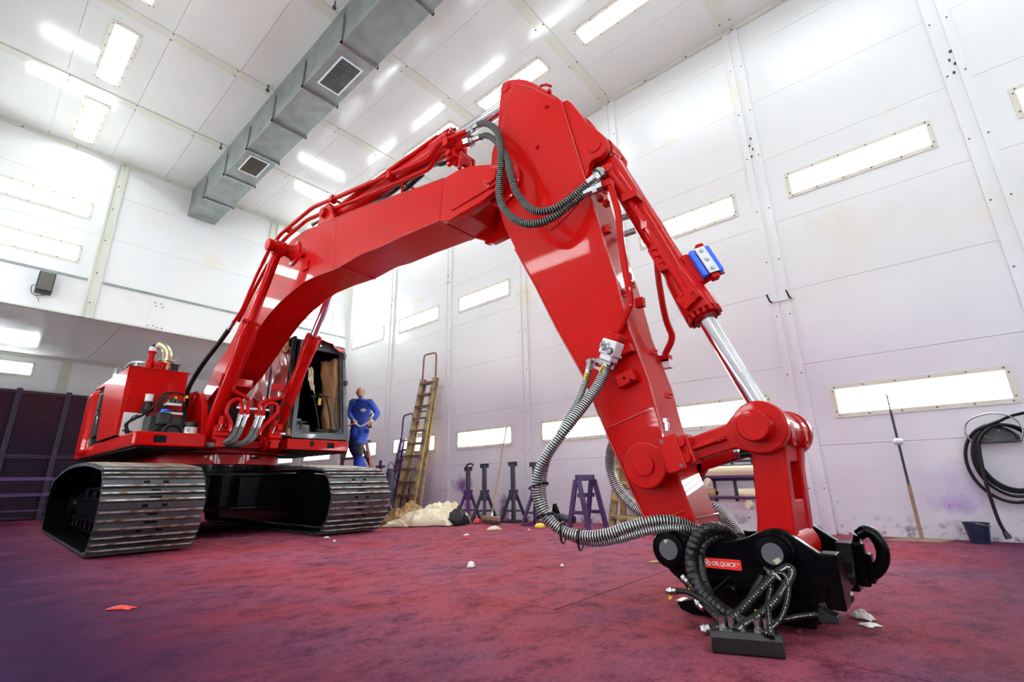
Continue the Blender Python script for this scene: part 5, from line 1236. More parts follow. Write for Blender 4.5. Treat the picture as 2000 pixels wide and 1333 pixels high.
g1 = guard_hose('hydraulic_hose', [(934, 244, 2.80), (944, 241, 2.78), (956, 244, 2.74), (969, 255, 2.68), (977, 278, 2.60), (979, 320, 2.56), (975, 362, 2.55), (977, 392, 2.55), (990, 415, 2.55), (1012, 432, 2.56), (1040, 438, 2.58), (1075, 428, 2.62), (1108, 404, 2.68), (1142, 378, 2.74)], .032, .019, 'dark_guard', arm)
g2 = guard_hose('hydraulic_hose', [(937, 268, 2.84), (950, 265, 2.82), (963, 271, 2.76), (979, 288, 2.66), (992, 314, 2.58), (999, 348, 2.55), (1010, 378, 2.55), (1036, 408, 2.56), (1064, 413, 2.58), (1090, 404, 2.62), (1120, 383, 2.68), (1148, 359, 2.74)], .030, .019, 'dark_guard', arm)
b = MB(); fitting(b, pt(914, 257, 0, 2.80), pt(937, 243, 0, 2.80), .027); fitting(b, pt(910, 278, 0, 2.85), pt(940, 268, 0, 2.84), .030); b.cyl(pt(912, 278, 0, 2.85), pt(921, 275, 0, 2.85), .062, n=8); fitting(b, pt(1178, 363, 0, 2.76), pt(1141, 379, 0, 2.74), .030); fitting(b, pt(1180, 334, 0, 2.78), pt(1147, 359, 0, 2.74), .030); b.cyl(pt(1166, 342, 0, 2.75), pt(1172, 338, 0, 2.77), .05, n=8)
b.build('hose_fitting', 'zinc', arm)
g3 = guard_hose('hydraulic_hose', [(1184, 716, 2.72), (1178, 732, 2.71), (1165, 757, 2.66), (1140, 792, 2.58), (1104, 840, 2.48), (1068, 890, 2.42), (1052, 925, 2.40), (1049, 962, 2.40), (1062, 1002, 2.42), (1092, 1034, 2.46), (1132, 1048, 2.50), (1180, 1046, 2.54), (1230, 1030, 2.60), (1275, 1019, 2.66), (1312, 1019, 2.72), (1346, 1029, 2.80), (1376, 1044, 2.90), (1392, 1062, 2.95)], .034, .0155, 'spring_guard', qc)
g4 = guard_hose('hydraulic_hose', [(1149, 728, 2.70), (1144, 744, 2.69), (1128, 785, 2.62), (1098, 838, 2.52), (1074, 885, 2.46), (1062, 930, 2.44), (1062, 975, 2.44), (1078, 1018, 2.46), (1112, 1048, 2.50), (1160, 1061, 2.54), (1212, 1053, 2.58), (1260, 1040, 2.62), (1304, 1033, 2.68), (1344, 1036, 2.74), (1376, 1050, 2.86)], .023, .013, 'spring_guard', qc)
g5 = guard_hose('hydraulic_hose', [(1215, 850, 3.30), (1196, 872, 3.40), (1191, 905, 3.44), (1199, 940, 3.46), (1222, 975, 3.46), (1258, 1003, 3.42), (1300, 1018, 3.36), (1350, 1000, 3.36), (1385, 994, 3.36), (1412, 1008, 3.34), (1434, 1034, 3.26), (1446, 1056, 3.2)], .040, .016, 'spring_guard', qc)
b = MB(); fitting(b, pt(1189, 702, 0, 2.72), pt(1183, 719, 0, 2.72), .026); fitting(b, pt(1152, 712, 0, 2.70), pt(1148, 730, 0, 2.70), .018); b.hexnut(pt(1155, 702, 0, 2.70), pt(1152, 716, 0, 2.7)-pt(1155, 702, 0, 2.7), .026, .05)
p, q = pt(1160, 703, 0, 2.71), pt(1180, 710, 0, 2.71); b.bar(p, q, .02, .02); b.bar(p+V((0, 0, -.05)), q+V((0, 0, -.05)), .02, .02); b.bar(p, p+V((0, 0, -.05)), .02, .02); b.bar(pt(1145, 706, 0, 2.7), p, .008, .02); b.build('hose_fitting', 'zinc', qc)
for (a, c) in (((1179, 714), (1172, 728)), ((1148, 729), (1143, 743))):
    b = MB(); A_, B_ = pt(*a, 0, 2.655), pt(*c, 0, 2.655); b.bar(A_, B_, .006, .028, up=(1, 0, 0)); o = b.build('hose_tag', 'yellow_tag', qc)
    b = MB(); 
    for k in range(3): t = .62+.12*k; b.box(A_.lerp(B_, t)+V((-.004, 0, 0)), (.002, .014, .005))
    b.build('tag_print', 'black_rubber', o)
def tie(mb, p, d, r): 
    x, y, d = frame_of(d); mb.tube([p+(x*cos(a)+y*sin(a))*r for a in [2*pi*k/14 for k in range(14)]], .006, 5, closed=True); mb.box(p+x*r, (.014, .014, .014))
b = MB()
for (a, c, x, r) in ((1052, 950, 2.42, .062), (1100, 1041, 2.47, .06), (1064, 1008, 2.43, .06), (1134, 1054, 2.51, .06)): tie(b, pt(a, c, 0, x), V((0, .3, 1)) if a < 1080 else V((.3, -.9, 0)), r)
b.build('cable_tie', 'black_rubber', qc)
# spiral guarded black hoses over the coupler
for L, r in (([(1436, 1056, 2.88), (1424, 1043, 2.80), (1410, 1034, 2.72), (1387, 1032, 2.64), (1366, 1043, 2.60), (1353, 1067, 2.58), (1349, 1093, 2.58), (1353, 1121, 2.56), (1366, 1150, 2.54), (1390, 1175, 2.50), (1416, 1196, 2.46), (1444, 1213, 2.42), (1468, 1230, 2.42), (1486, 1238, 2.44)], .030), ([(1424, 1054, 2.84), (1412, 1049, 2.76), (1393, 1051, 2.68), (1374, 1066, 2.63), (1367, 1092, 2.62), (1372, 1125, 2.60), (1381, 1152, 2.56), (1394, 1178, 2.52), (1406, 1203, 2.46), (1418, 1222, 2.40)], .024)):
    P = hose_px(L, 8); b = MB(); Q, R = ribbed(P, r, .030, .15, fr=(0, .80, .85, .95)); b.tube(Q, R, 12); b.build('hydraulic_hose', 'spiral_guard', qc, angle=70)
plain = {
 'a': ([(1384, 1229, 2.30), (1402, 1224, 2.34), (1436, 1202, 2.42), (1472, 1166, 2.52), (1505, 1133, 2.58), (1525, 1115, 2.60), (1540, 1110, 2.60), (1547, 1121, 2.58), (1536, 1143, 2.55), (1517, 1171, 2.50), (1485, 1201, 2.44), (1452, 1222, 2.36), (1437, 1236, 2.31)], .0195),
 'b': ([(1500, 1120, 2.60), (1530, 1122, 2.57), (1540, 1143, 2.54), (1537, 1176, 2.48), (1526, 1207, 2.42), (1508, 1227, 2.36), (1491, 1241, 2.32)], .011),
 'c': ([(1500, 1128, 2.60), (1505, 1150, 2.56), (1500, 1181, 2.48), (1503, 1217, 2.38), (1507, 1246, 2.32)], .013),
 'd': ([(1597, 1201, 2.60), (1560, 1205, 2.58), (1535, 1210, 2.54), (1486, 1216, 2.48), (1440, 1216, 2.44)], .012),
 'e': ([(1318, 1155, 2.50), (1342, 1157, 2.50), (1366, 1168, 2.50), (1390, 1187, 2.46), (1406, 1206, 2.40), (1420, 1222, 2.34)], .013),
 'f': ([(1336, 1130, 2.60), (1347, 1143, 2.58), (1366, 1166, 2.54), (1386, 1193, 2.48), (1408, 1216, 2.40), (1420, 1234, 2.31)], .013),
 'g': ([(1490, 1128, 2.60), (1460, 1180, 2.52), (1432, 1215, 2.44), (1418, 1236, 2.31)], .019)}
for k, (L, r) in plain.items():
    P = hose_px(L, 8); b = MB(); b.tube(P, r, 10); h = b.build('hydraulic_hose', 'black_rubber', qc)
    if k in 'abcdf':                                  # printed white marking along the hose
        m_ = MB(); acc = 0
        for i in range(2, len(P)-3):
            acc += (P[i+1]-P[i]).length
            if i % 9 == 8: continue
            d = (P[i+1]-P[i]).normalized(); vdir = (EYE-P[i]).normalized(); s_ = d.cross(vdir).normalized(); n_ = s_.cross(d).normalized()
            n_ = n_ if n_.dot(vdir) > 0 else -n_; M_ = Matrix((d, s_, n_)).transposed(); L_ = (P[i+1]-P[i]).length; nl = max(1, int(L_/.009))
            for j in range(nl): m_.box(P[i].lerp(P[i+1], (j+.5)/nl)+n_*r*.985, (.003+.002*((i*7+j*3) % 2), r*(.26 if (i+j) % 3 else .36), .0012), M_)
        tag(m_.build('hose_print', 'print_grey', h, each=False), kind='stuff')
b = MB(); fitting(b, pt(1304, 1155, 0, 2.50), pt(1322, 1155, 0, 2.50), .014); fitting(b, pt(1333, 1127, 0, 2.60), pt(1343, 1138, 0, 2.59), .013); fitting(b, pt(1372, 1233, 0, 2.29), pt(1388, 1228, 0, 2.30), .018); fitting(b, pt(1360, 1173, 0, 2.52), pt(1374, 1190, 0, 2.50), .014); b.build('hose_fitting', 'zinc', qc)
A_, B_ = pt(1497, 1111, 0, 2.62), pt(1524, 1138, 0, 2.55); b = MB(); b.bar(A_, A_.lerp(B_, .6), .008, .032, up=(1, 0, 0)); b.hexnut(A_.lerp(B_, .3), (-1, 0, 0), .013, .012); cc = pt(1518, 1128, 0, 2.57); dd = (pt(1525, 1115, 0, 2.6)-pt(1505, 1133, 0, 2.58)).normalized(); x_, y_, _ = frame_of(dd); b.tube([cc+(x_*cos(t)+y_*sin(t))*.030 for t in [2*pi*k/14 for k in range(14)]], .008, 6, closed=True); b.build('hose_clip', 'zinc', qc)
b = MB(); b.bar(pt(1425, 1127, 0, 2.66), pt(1387, 1160, 0, 2.56), .005, .006); b.tube(spline([pt(1378, 1140, 0, 2.55), pt(1390, 1170, 0, 2.50), pt(1400, 1205, 0, 2.44)], 4), .004, 5); b.build('cable_tie', 'black_rubber', qc)
b = MB(); b.box(pt(1487, 1205, 0, 2.52), (.005, .05, .05)); b.k = 1; b.box(pt(1487, 1206, 0, 2.515), (.003, .004, .03)); b.box(pt(1487, 1206, 0, 2.515), (.003, .02, .004)); b.build('hose_tag', ['yellow_tag', 'black_rubber'], qc)
b = MB(); b.tube(spline([pt(1308, 1161, 0, 2.5), pt(1307, 1170, 0, 2.5), pt(1311, 1168, 0, 2.5), pt(1313, 1162, 0, 2.5)], 4), .004, 5); b.box(pt(1348, 1148, 0, 2.6), (.004, .02, .03)); b.build('hose_tag', 'yellow_tag', qc)
# coupling block lying on the floor
f0 = pt(1392, 1278, 2, 0); f1 = pt(1536, 1291, 2, 0); bd = (f1-f0); bd.z = 0; BLn = bd.length; bd.normalize(); bn = V((-bd.y, bd.x, 0)); bn = bn if bn.x > 0 else -bn
BM = Matrix((bd, bn, V((0, 0, 1)))).transposed(); bcn = f0+bd*BLn/2+bn*.045+V((0, 0, .042))
b = MB(); prof = [(-.045, -.035), (-.038, -.042), (.045, -.042), (.045, .042), (-.03, .042), (-.045, .02)]
vs = []
for s_ in (-1, 1): vs += [bcn+bd*(BLn/2*s_)+bn*p_+V((0, 0, q_)) for p_, q_ in prof]
n_ = len(prof); b.add(vs, [tuple(range(n_)), tuple(range(n_, 2*n_))]+[(i, (i+1) % n_, n_+(i+1) % n_, n_+i) for i in range(n_)])
cbk = b.build('coupling_block', 'spiral_guard', qc, bevel=.006)
b = MB()
for u in (-.28, -.02, .25): b.hexnut(bcn+bd*BLn*u+bn*-.012+V((0, 0, .042)), (0, 0, 1), .011, .010)
b.build('bolt', 'zinc', cbk)
b = MB()
for u in (-.30, -.17, .20, .33): q = bcn+bd*BLn*u+bn*.02+V((0, 0, .04)); b.cyl(q, q+V((0, 0, .045)), .0155, n=12); b.hexnut(q, (0, 0, 1), .019, .014)
b.build('hose_fitting', 'zinc', cbk)
# couplings hanging under the cab side of the link (behind the links)
b = MB(); p = pt(1415, 890, 0, 3.2); b.bar(p, pt(1436, 882, 0, 3.2), .06, .07); b.k = 1; fitting(b, pt(1436, 883, 0, 3.2), pt(1448, 884, 0, 3.2), .03); b.k = 2; b.tube([pt(1446, 881, 0, 3.2), pt(1500, 876, 0, 3.2)], .022, 8); b.tube([pt(1446, 889, 0, 3.2), pt(1500, 884, 0, 3.2)], .02, 8); b.build('hose_manifold', ['red_paint', 'zinc', 'black_rubber'], bl)
b = MB(); q = [(1220, 424), (1240, 418)]; b.tube(ribbed(hose_px([(1212, 427, 3.1), (1246, 418, 3.14)]), .03, .013)[0], ribbed(hose_px([(1212, 427, 3.1), (1246, 418, 3.14)]), .03, .013)[1], 10); Q = hose_px([(1214, 460, 3.1), (1244, 450, 3.14)]); b.tube(*ribbed(Q, .03, .013), 10); b.build('hydraulic_hose', 'spring_guard', arm, angle=70)
# ================================================================ THINGS ALONG THE RIGHT WALL
def ladder(name, label, BL, BR, TL, TR, n, rail, tread, rails_mat, tread_mat, back=None, handle=None, group=None, cat='ladder'):
    BL, BR, TL, TR = V(BL), V(BR), V(TL), V(TR); base = (BL+BR)/2
    t = thing(name, label, cat, base, group); up = (TL-BL).normalized(); side = (BR-BL).normalized(); nn = side.cross(up).normalized()
    for a, c in ((BL, TL), (BR, TR)):
        b = MB(); b.bar(a, c, rail[0], rail[1], up=side); b.build('rail', rails_mat, t, bevel=.004)
    for k in range(n):
        f = (k+.6)/n; a, c = BL.lerp(TL, f), BR.lerp(TR, f)
        b = MB(); b.bar(a, c, tread[0], tread[1], up=V((0, 0, 1))); b.build('tread', tread_mat, t, bevel=.003)
    if back is not None:
        for a, c in ((BL, TL), (BR, TR)):
            b = MB(); b.bar(a+back, c+back*.35, rail[0], rail[1]*.8, up=side); b.build('rear_rail', rails_mat, t, bevel=.004)
        for f in (.12, .45, .75):
            b = MB(); b.bar(BL.lerp(TL, f)+back*(1-.65*f), BR.lerp(TR, f)+back*(1-.65*f), .03, .03); b.build('rear_brace', tread_mat, t)
    if handle:
        h, m_ = handle; hd2 = V((0, 0, 1)) if handle else up; dn = (TL-BL)*.06
        P = rounded([TL-dn-side*.02, TL+up*.05-side*.02, TL+up*.1+hd2*h-side*.01, TR+up*.1+hd2*h+side*.01, TR+up*.05+side*.02, TR-dn+side*.02], .10)
        b = MB(); b.tube(P, .021, 10); b.build('hand_rail', m_, t)
    return t
lx = 7.02
ladder('step_ladder', 'tall worn yellow and brown step ladder leaning on the white wall, orange rail on top', (6.72, 9.36, 0), (6.78, 8.86, 0), pt(826, 742, 0, 7.16), pt(849, 738, 0, 7.12), 11, (.045, .13), (.15, .055), 'ladder_yellow', 'tread_brown', back=V((.15, -.06, 0)), handle=(.52, 'ladder_rust'))
ladder('step_ladder', 'shorter dark purple step ladder behind and left of the tall yellow ladder', (7.0, 10.1, 0), (7.02, 9.62, 0), pt(785, 857, 0, 7.22), pt(803, 852, 0, 7.22), 8, (.04, .11), (.12, .035), 'purple_steel', 'brown_steel', back=V((.20, 0, 0)), handle=(.46, 'purple_steel'))
ladder('step_ladder', 'paint-spattered yellow step ladder half hidden behind the lower arm', (6.86, 3.98, 0), (6.80, 3.38, 0), V((7.12, 3.86, 1.25)), V((7.06, 3.38, 1.25)), 5, (.05, .12), (.16, .045), 'ladder_yellow', 'ladder_yellow', back=V((.36, 0, 0)))
# man's ladder
ml = thing('step_ladder', 'dark red step ladder under the man in blue, its legs seen over the track', 'ladder', (5.85, 9.4, 0))
legs = []
for (q0, q1, x_, mm) in (((656, 918), (668, 868), 5.72, 'brown_steel'), ((677, 918), (678, 868), 6.02, 'brown_steel'), ((720, 925), (705, 868), 5.72, 'ladder_rust'), ((738, 925), (716, 868), 6.02, 'brown_steel')):
    a_, c_ = pt(*q0, 0, x_), pt(*q1, 0, x_); d_ = (c_-a_)/(c_.z-a_.z); lo = a_+d_*(0-a_.z); hi = a_+d_*(1.62-a_.z); hi.x = 5.87; legs.append((lo, hi))
    b = MB(); b.bar(lo, hi, .055, .055); b.build('leg', mm, ml)
for f in (.18, .36, .57, .78):
    b = MB(); b.bar(legs[0][0].lerp(legs[0][1], f), legs[2][0].lerp(legs[2][1], f), .12, .03, up=(0, 0, 1)); b.build('tread', 'brown_steel', ml)
b = MB(); b.bar(legs[0][1], legs[2][1], .25, .04, up=(0, 0, 1)); b.build('platform', 'brown_steel', ml)
# purple trestles
def trestle(label, P0, P1, h, spread, leg=.07, material='purple_steel', group=None, beam=.09, along=0.0):
    P0, P1 = V(P0), V(P1); d = (P1-P0).normalized(); s_ = V((-d.y, d.x, 0)); t = thing('trestle', label, 'trestle', (P0+P1)/2, group)
    b = MB(); b.bar(P0+V((0, 0, h)), P1+V((0, 0, h)), beam, beam, up=(0, 0, 1)); b.build('beam', material, t, bevel=.004)
    for p, o_ in ((P0, -along), (P1, along)):
        for k in (-1, 1):
            b = MB(); b.bar(p+d*o_+s_*spread*k, p+s_*.03*k+V((0, 0, h-.03)), leg, leg*.6); b.build('leg', material, t, bevel=.003)
        b = MB(); b.bar(p+d*o_*.7-s_*spread*.66+V((0, 0, h*.33)), p+d*o_*.7+s_*spread*.66+V((0, 0, h*.33)), .035, .05, up=(0, 0, 1)); b.build('cross_brace', material, t)
    b = MB(); b.bar(P0+V((0, 0, h*.66)), P1+V((0, 0, h*.66)), .04, .06, up=(0, 0, 1)); b.bar(P0+V((0, 0, h*.33)), P1+V((0, 0, h*.33)), .03, .03, up=(0, 0, 1)); b.build('stretcher', material, t)
    return t
trestle('deep purple steel trestle beside the spattered yellow ladder', (6.26, 4.16, 0), (6.60, 4.10, 0), .74, .20, along=.02)
trestle('dark purple trestle at the left edge, in front of the filter frames', (-.15, 14.7, 0), (1.55, 14.5, 0), .95, .42, .06, beam=.07)
# axle stands
def axle_stand(label, x, y, h, cross=False, material='stand_steel'):
    t = thing('axle_stand', label, 'stand', (x, y, 0), 'axle stands by the right wall')
    b = MB()
    for a in (pi/4, 3*pi/4, 5*pi/4, 7*pi/4):
        d = V((cos(a), sin(a), 0)); b.bar(V((x, y, 0))+d*.24, V((x, y, .50))+d*.05, .05, .035)
    b.bar(V((x, y, .38)), V((x, y, .56)), .12, .12, up=(1, 0, 0))
    for k in range(4):
        a = pi/4+k*pi/2; c = a+pi/2; b.bar(V((x+.165*cos(a), y+.165*sin(a), .2)), V((x+.165*cos(c), y+.165*sin(c), .2)), .02, .025); b.bar(V((x+.235*cos(a), y+.235*sin(a), .02)), V((x+.235*cos(c), y+.235*sin(c), .02)), .02, .03)
    b.build('base', 'purple_steel' if cross or material != 'stand_steel' else 'stand_steel', t, bevel=.004)
    b = MB(); b.cyl((x, y, .4), (x, y, h), .045, n=16); b.k = 1
    for k in range(4): b.cyl((x-.047, y-.01, .62+.11*k), (x-.03, y-.01, .62+.11*k), .011, n=8)
    b.build('post', ['stand_steel', 'dark_inside'], t)
    b = MB(); b.bar((x, y-.11, h), (x, y+.11, h), .015, .08, up=(0, 0, 1)); b.build('head_plate', 'stand_steel', t)
    b = MB(); b.cyl((x, y-.09, .55), (x, y+.09, .55), .016, n=8); b.ball((x, y-.1, .55), .025, 8); b.tube(spline([(x-.02, y-.1, .54), (x-.06, y-.1, .42), (x-.04, y-.08, .36)], 4), .008, 5); b.build('locking_pin', 'purple_steel', t)
    if cross: b = MB(); b.tube(spline([(x, y+.06, h+.02), (x, y+.02, h+.08), (x, y-.08, h+.10), (x, y-.14, h+.06)], 5), .022, 8); b.build('saddle', 'purple_steel', t)
    return t
axle_stand('purple axle stand with bent saddle, in front of the purple spray patch', 6.70, 6.98, .96, True)
axle_stand('dark blue axle stand just left of the broom handle', 6.66, 6.50, 1.00)
axle_stand('dark axle stand with brown legs, right of the broom', 6.88, 5.98, 1.02)
axle_stand('axle stand half hidden behind the hanging grey hoses', 6.60, 5.24, .98, material='p')
t = thing('hydraulic_jack', 'small dark jack lying between the last axle stand and trestle', 'jack', (6.75, 4.95, 0))
b = MB(); b.cyl((6.75, 4.92, .13), (6.75, 4.58, .10), .06, n=14); b.span((6.66, 4.84, 0), (6.84, 4.98, .18)); b.build('body', 'stand_steel', t, bevel=.01)
b = MB(); b.prism([(0, 4.86, .12), (0, 4.96, .34), (0, 5.0, .12)], 6.70, 6.80); b.build('bracket', 'black_paint', t)
b = MB(); 
def dome(u, v): a = pi*u; r_ = .085*(1-v*.9); return V((6.32+.4*r_*cos(pi*v), 4.98-r_*cos(a)*1.0, .004+.055*sin(a)*(1-v*v)+.0*v))
b.lathe([(.085, 0), (.08, .03), (.055, .055), (.01, .065)], (6.36, 4.98, .002), (0, 0, 1), 18); tag(b.build('cable_ramp_end', 'yellow_tag', loc=(6.36, 4.98, 0)), 'small yellow dome lying on the floor beside the last axle stand', 'cap')
# broom
bt = pt(989, 834, 0, 7.33); bh = V((6.34, 6.02, .10))
br = thing('broom', 'wide brown push broom standing between axle stands, handle leaning on the wall', 'broom', (6.33, 6.02, 0))
b = MB(); b.tube([bh+(bt-bh)*k/6+V((0, .008*sin(k*2), 0)) for k in range(7)], .0145, 8); b.build('handle', 'wood_grey', br)
hv = V((-.25, -1, 0)).normalized(); hnn = V((hv.y, -hv.x, 0)); b = MB(); b.bar(bh-hv*.24, bh+hv*.24, .055, .075, up=(0, 0, 1)); b.build('head', 'wood_grey', br, bevel=.006)
b = MB()
for i in range(46):
    for j in range(4):
        q = bh+hv*(-.23+.0102*i)+hnn*(-.028+.018*j); e = q+V((rnd.uniform(-.025, .025), rnd.uniform(-.02, .02), -.088)); b.bar(q+V((0, 0, -.02)), e, .006, .006)
tag(b.build('bristles', 'bristle', br, each=False), kind='stuff')
b = MB(); b.lathe([(.03, 0), (.03, .05), (.018, .10)], bh, bt-bh, 12); b.build('socket', 'zinc', br)
# measuring pole
py_ = pt(1800, 1050, 0, 7.2).y; mp = thing('measuring_pole', 'thin upright dark pole with a ball on it, standing on a flat floor plate', 'pole', (7.2, py_, 0))
ztop = pt(1735, 770, 0, 7.2).z; zb_ = pt(1755, 863, 0, 7.2).z
b = MB(); b.cyl((7.2, py_, .01), (7.2, py_, ztop*.36), .018, n=10); b.build('foot_tube', 'wood_grey', mp)
b = MB(); b.cyl((7.2, py_, ztop*.36), (7.2, py_, ztop*.88), .013, n=10); b.cyl((7.2, py_, ztop*.88), (7.2, py_, ztop), .008, n=8); b.build('rod', 'stand_steel', mp)
b = MB(); b.ball((7.2, py_, zb_), .052, 16, (1, 1, .85)); b.k = 1; b.lathe([(.046, .018), (.02, .047)], (7.2, py_, zb_), (0, 0, 1), 16); b.build('ball', ['white_metal', 'pin_face'], mp)
b = MB(); q = [pt(1743, 1051, 0, 7.10), pt(1852, 1050, 0, 7.32)]; b.prism([(6.98, py_+.30, 0), (7.0, py_-.16, 0), (7.32, py_-.28, 0), (7.34, py_+.14, 0)], 0.001, .012, 2); b.build('base_plate', 'wood_grey', mp)
# bucket
by_ = pt(1910, 1040, 0, 7.18).y; bk_ = thing('bucket', 'small dark navy plastic bucket on the floor beside the hose coil', 'bucket', (7.18, by_, 0))
b = MB(); b.lathe([(.075, .002), (.078, 0.0), (.105, .195), (.112, .195), (.112, .205), (.100, .205), (.095, .19), (.070, .012)], (7.18, by_, 0), (0, 0, 1), 28); b.build('body', 'bucket_navy', bk_)
b = MB(); b.tube([V((7.18+.114*cos(a), by_+.114*sin(a), .20-.03*abs(sin(a)))) for a in [pi+pi*k/12 for k in range(13)]], .004, 6); b.build('handle', 'zinc', bk_)
# hose coil on its hook
WX = 7.30
hc = thing('hose_hook', 'dark half-round wall hook with a thin hoop for the coiled hose', 'hook', (XR, -.50, 1.05))
b = MB(); cy_, cz_ = -.505, 1.02; P = [V((XR-.008, cy_+.20*cos(a), cz_+.155*sin(a))) for a in [pi*k/16 for k in range(17)]]; b.prism(P, XR-.012, XR-.002); b.build('back_plate', 'pin_face', hc)
b = MB(); b.tube([V((XR-.06, cy_+.17*cos(a), cz_+.01+.145*sin(a))) for a in [pi*k/16 for k in range(17)]], .012, 8); b.span((XR-.14, cy_-.19, cz_-.01), (XR-.002, cy_+.17, cz_+.005)); b.build('shelf', 'stand_steel', hc)
b = MB(); b.tube(spline([(XR-.15, cy_+.19, cz_-.0), (XR-.16, cy_+.225, cz_+.12), (XR-.16, cy_+.16, cz_+.24), (XR-.16, cy_-.02, cz_+.29), (XR-.16, cy_-.17, cz_+.23), (XR-.16, cy_-.215, cz_+.10), (XR-.15, cy_-.18, cz_)], 6), .0075, 8); b.build('hoop', 'zinc', hc)
ho = MB()
def loop(hw, drop, top, x, sk=0.0, n=48): return [V((x, cy_+sk+hw*sin(t), (cz_+top-drop)/1+drop*cos(t)*(1)+(.0))) for t in [2*pi*k/n for k in range(n)]]
for hw, drop, top, x, sk in ((.30, .40, .18, WX, -.02), (.27, .365, .17, WX-.03, -.05), (.255, .345, .17, WX+.03, -.06), (.25, .33, .165, WX-.05, -.07)):
    ho.tube(loop(hw, drop, top, x, sk), .016, 8, closed=True)
TLP = [pt(u_, v_, 0, 7.22) for u_, v_ in ((1930, 838), (1914, 858), (1913, 880), (1924, 937), (1938, 983), (1951, 1019), (1962, 1039))]
ho.tube(spline(TLP, 8), .016, 8)
ho.tube(spline([(WX-.04, cy_+.12, cz_+.13), (WX-.04, cy_-.05, cz_+.20), (WX-.03, cy_-.25, cz_+.27), (WX-.0, cy_-.9, cz_+.36)], 6), .016, 8)
hroot = thing('air_hose', 'long dark rubber hose coiled on the wall hook, nozzle hanging to the floor', 'hose', (WX, cy_, cz_)); ho.build('hose', 'black_rubber', hroot)
b = MB(); NZ = pt(1971, 1053, 0, 7.22); NZ.z = max(NZ.z, .03); b.cyl(TLP[-1], TLP[-1].lerp(NZ, .35), .022, n=10); b.cyl(TLP[-1].lerp(NZ, .35), NZ, .028, n=10); b.build('nozzle', 'stand_steel', hroot)
# coat hooks on the wall post
hk_ = thing('coat_hook', 'white bar with two black hooks on the wall post', 'hook', (XR-.05, 1.24, 3.15))
b = MB(); b.span((XR-.065, 1.08, 3.11), (XR-.05, 1.38, 3.155)); b.build('bar', 'white_paint', hk_)
for y in (1.37, 1.12): b = MB(); b.tube(spline([(XR-.06, y-.01, 3.12), (XR-.12, y, 3.12), (XR-.15, y+.01, 3.17), (XR-.16, y+.02, 3.22)], 4), .012, 6); b.build('hook', 'black_rubber', hk_)
# paper rack
rk = thing('paper_rack', 'dark steel wall rack for paper rolls, seen between arm and bucket link', 'rack', (7.2, 2.25, .6))
for z, x0 in ((.86, 7.14), (.68, 7.24), (.44, 7.12), (.71, 7.12), (.97, 7.2), (.92, 7.2)):
    b = MB(); b.cyl((x0, 1.55, z), (x0, 2.72, z), .022 if z < .8 else .016, n=10); b.build('rail', 'purple_steel' if z < .8 else 'stand_steel', rk)
for y in (2.50, 2.22, 1.95, 1.6):
    b = MB(); b.bar((7.30, y, .38), (7.30, y, 1.0), .035, .035); b.span((7.10, y-.012, .425), (7.30, y+.012, .455)); b.span((7.10, y-.012, .695), (7.38, y+.012, .72)); b.build('upright', 'stand_steel', rk)
for i, (y0, y1, z, r_, lab) in enumerate(((1.75, 2.64, .80, .062, 'long cream paper roll on the top of the wall rack'), (2.44, 2.75, .50, .055, 'short brown paper roll at the left on the lower rack bar'), (1.66, 2.13, .50, .058, 'short tan paper roll on the lower rack bar beside the bucket link'))):
    t = thing('paper_roll', lab, 'paper roll', (7.15, (y0+y1)/2, z), 'paper rolls on the wall rack'); mm = 'cream_paper' if i != 1 else 'kraft_paper'
    b = MB(); b.cyl((7.15, y0, z), (7.15, y1, z), r_, n=28); b.build('roll', mm, t)
    b = MB(); b.cyl((7.15, y0-.02, z), (7.15, y1+.02, z), .02, n=12); b.build('core', 'dark_inside', t)
    b = MB(); b.sheet(6, 8, lambda u, v: V((7.15-r_*1.01*cos(v*1.2)+.02*v*v, y0+.02+(y1-y0-.04)*u, z-r_*1.0*sin(v*1.2)-.05*v*v))); b.build('loose_end', mm, t, solid=.002, recalc=False)
for y, z, lab in ((2.53, .65, 'roll of masking tape under the long paper roll'), (2.02, .35, 'roll of masking tape under the lower rack bar')):
    t = thing('tape_roll', lab, 'tape', (7.12, y, z)); axd_ = V((-.8, .6, .05)).normalized()
    b = MB(); b.lathe([(.032, -.025), (.056, -.025), (.058, -.02), (.058, .02), (.056, .025), (.032, .025)], (7.12, y, z), axd_, 28); b.build('tape', 'cream_paper', t)
    b = MB(); b.cyl(V((7.12, y, z))-axd_*.02, V((7.12, y, z))+axd_*.02, .034, n=20); b.build('hub', 'galvanised', t)
# post with cross handle and hooped dome beyond the right track
t = thing('axle_stand', 'purple stand with a cross handle, seen over the right track beside the man', 'stand', (6.6, 10.45, 0), 'axle stands by the right wall')
zc_ = pt(743, 912, 0, 6.6).z; yc_ = pt(743, 912, 0, 6.6).y
b = MB(); b.cyl((6.6, yc_, .0), (6.6, yc_, zc_+.14), .04, n=10); b.build('post', 'purple_steel', t); b = MB(); b.cyl((6.6, yc_-.16, zc_), (6.6, yc_+.16, zc_), .03, n=10); b.build('cross_bar', 'purple_steel', t); b = MB(); b.lathe([(.25, .0), (.22, .03), (.06, .06)], (6.6, yc_, 0), (0, 0, 1), 14); b.build('foot', 'purple_steel', t)
yd_ = pt(763, 918, 0, 6.4).y; t = thing('pressure_pot', 'dark domed pot with a thin wire hoop beside the purple ladder', 'pot', (6.4, yd_, 0)); zz = pt(763, 918, 0, 6.4).z
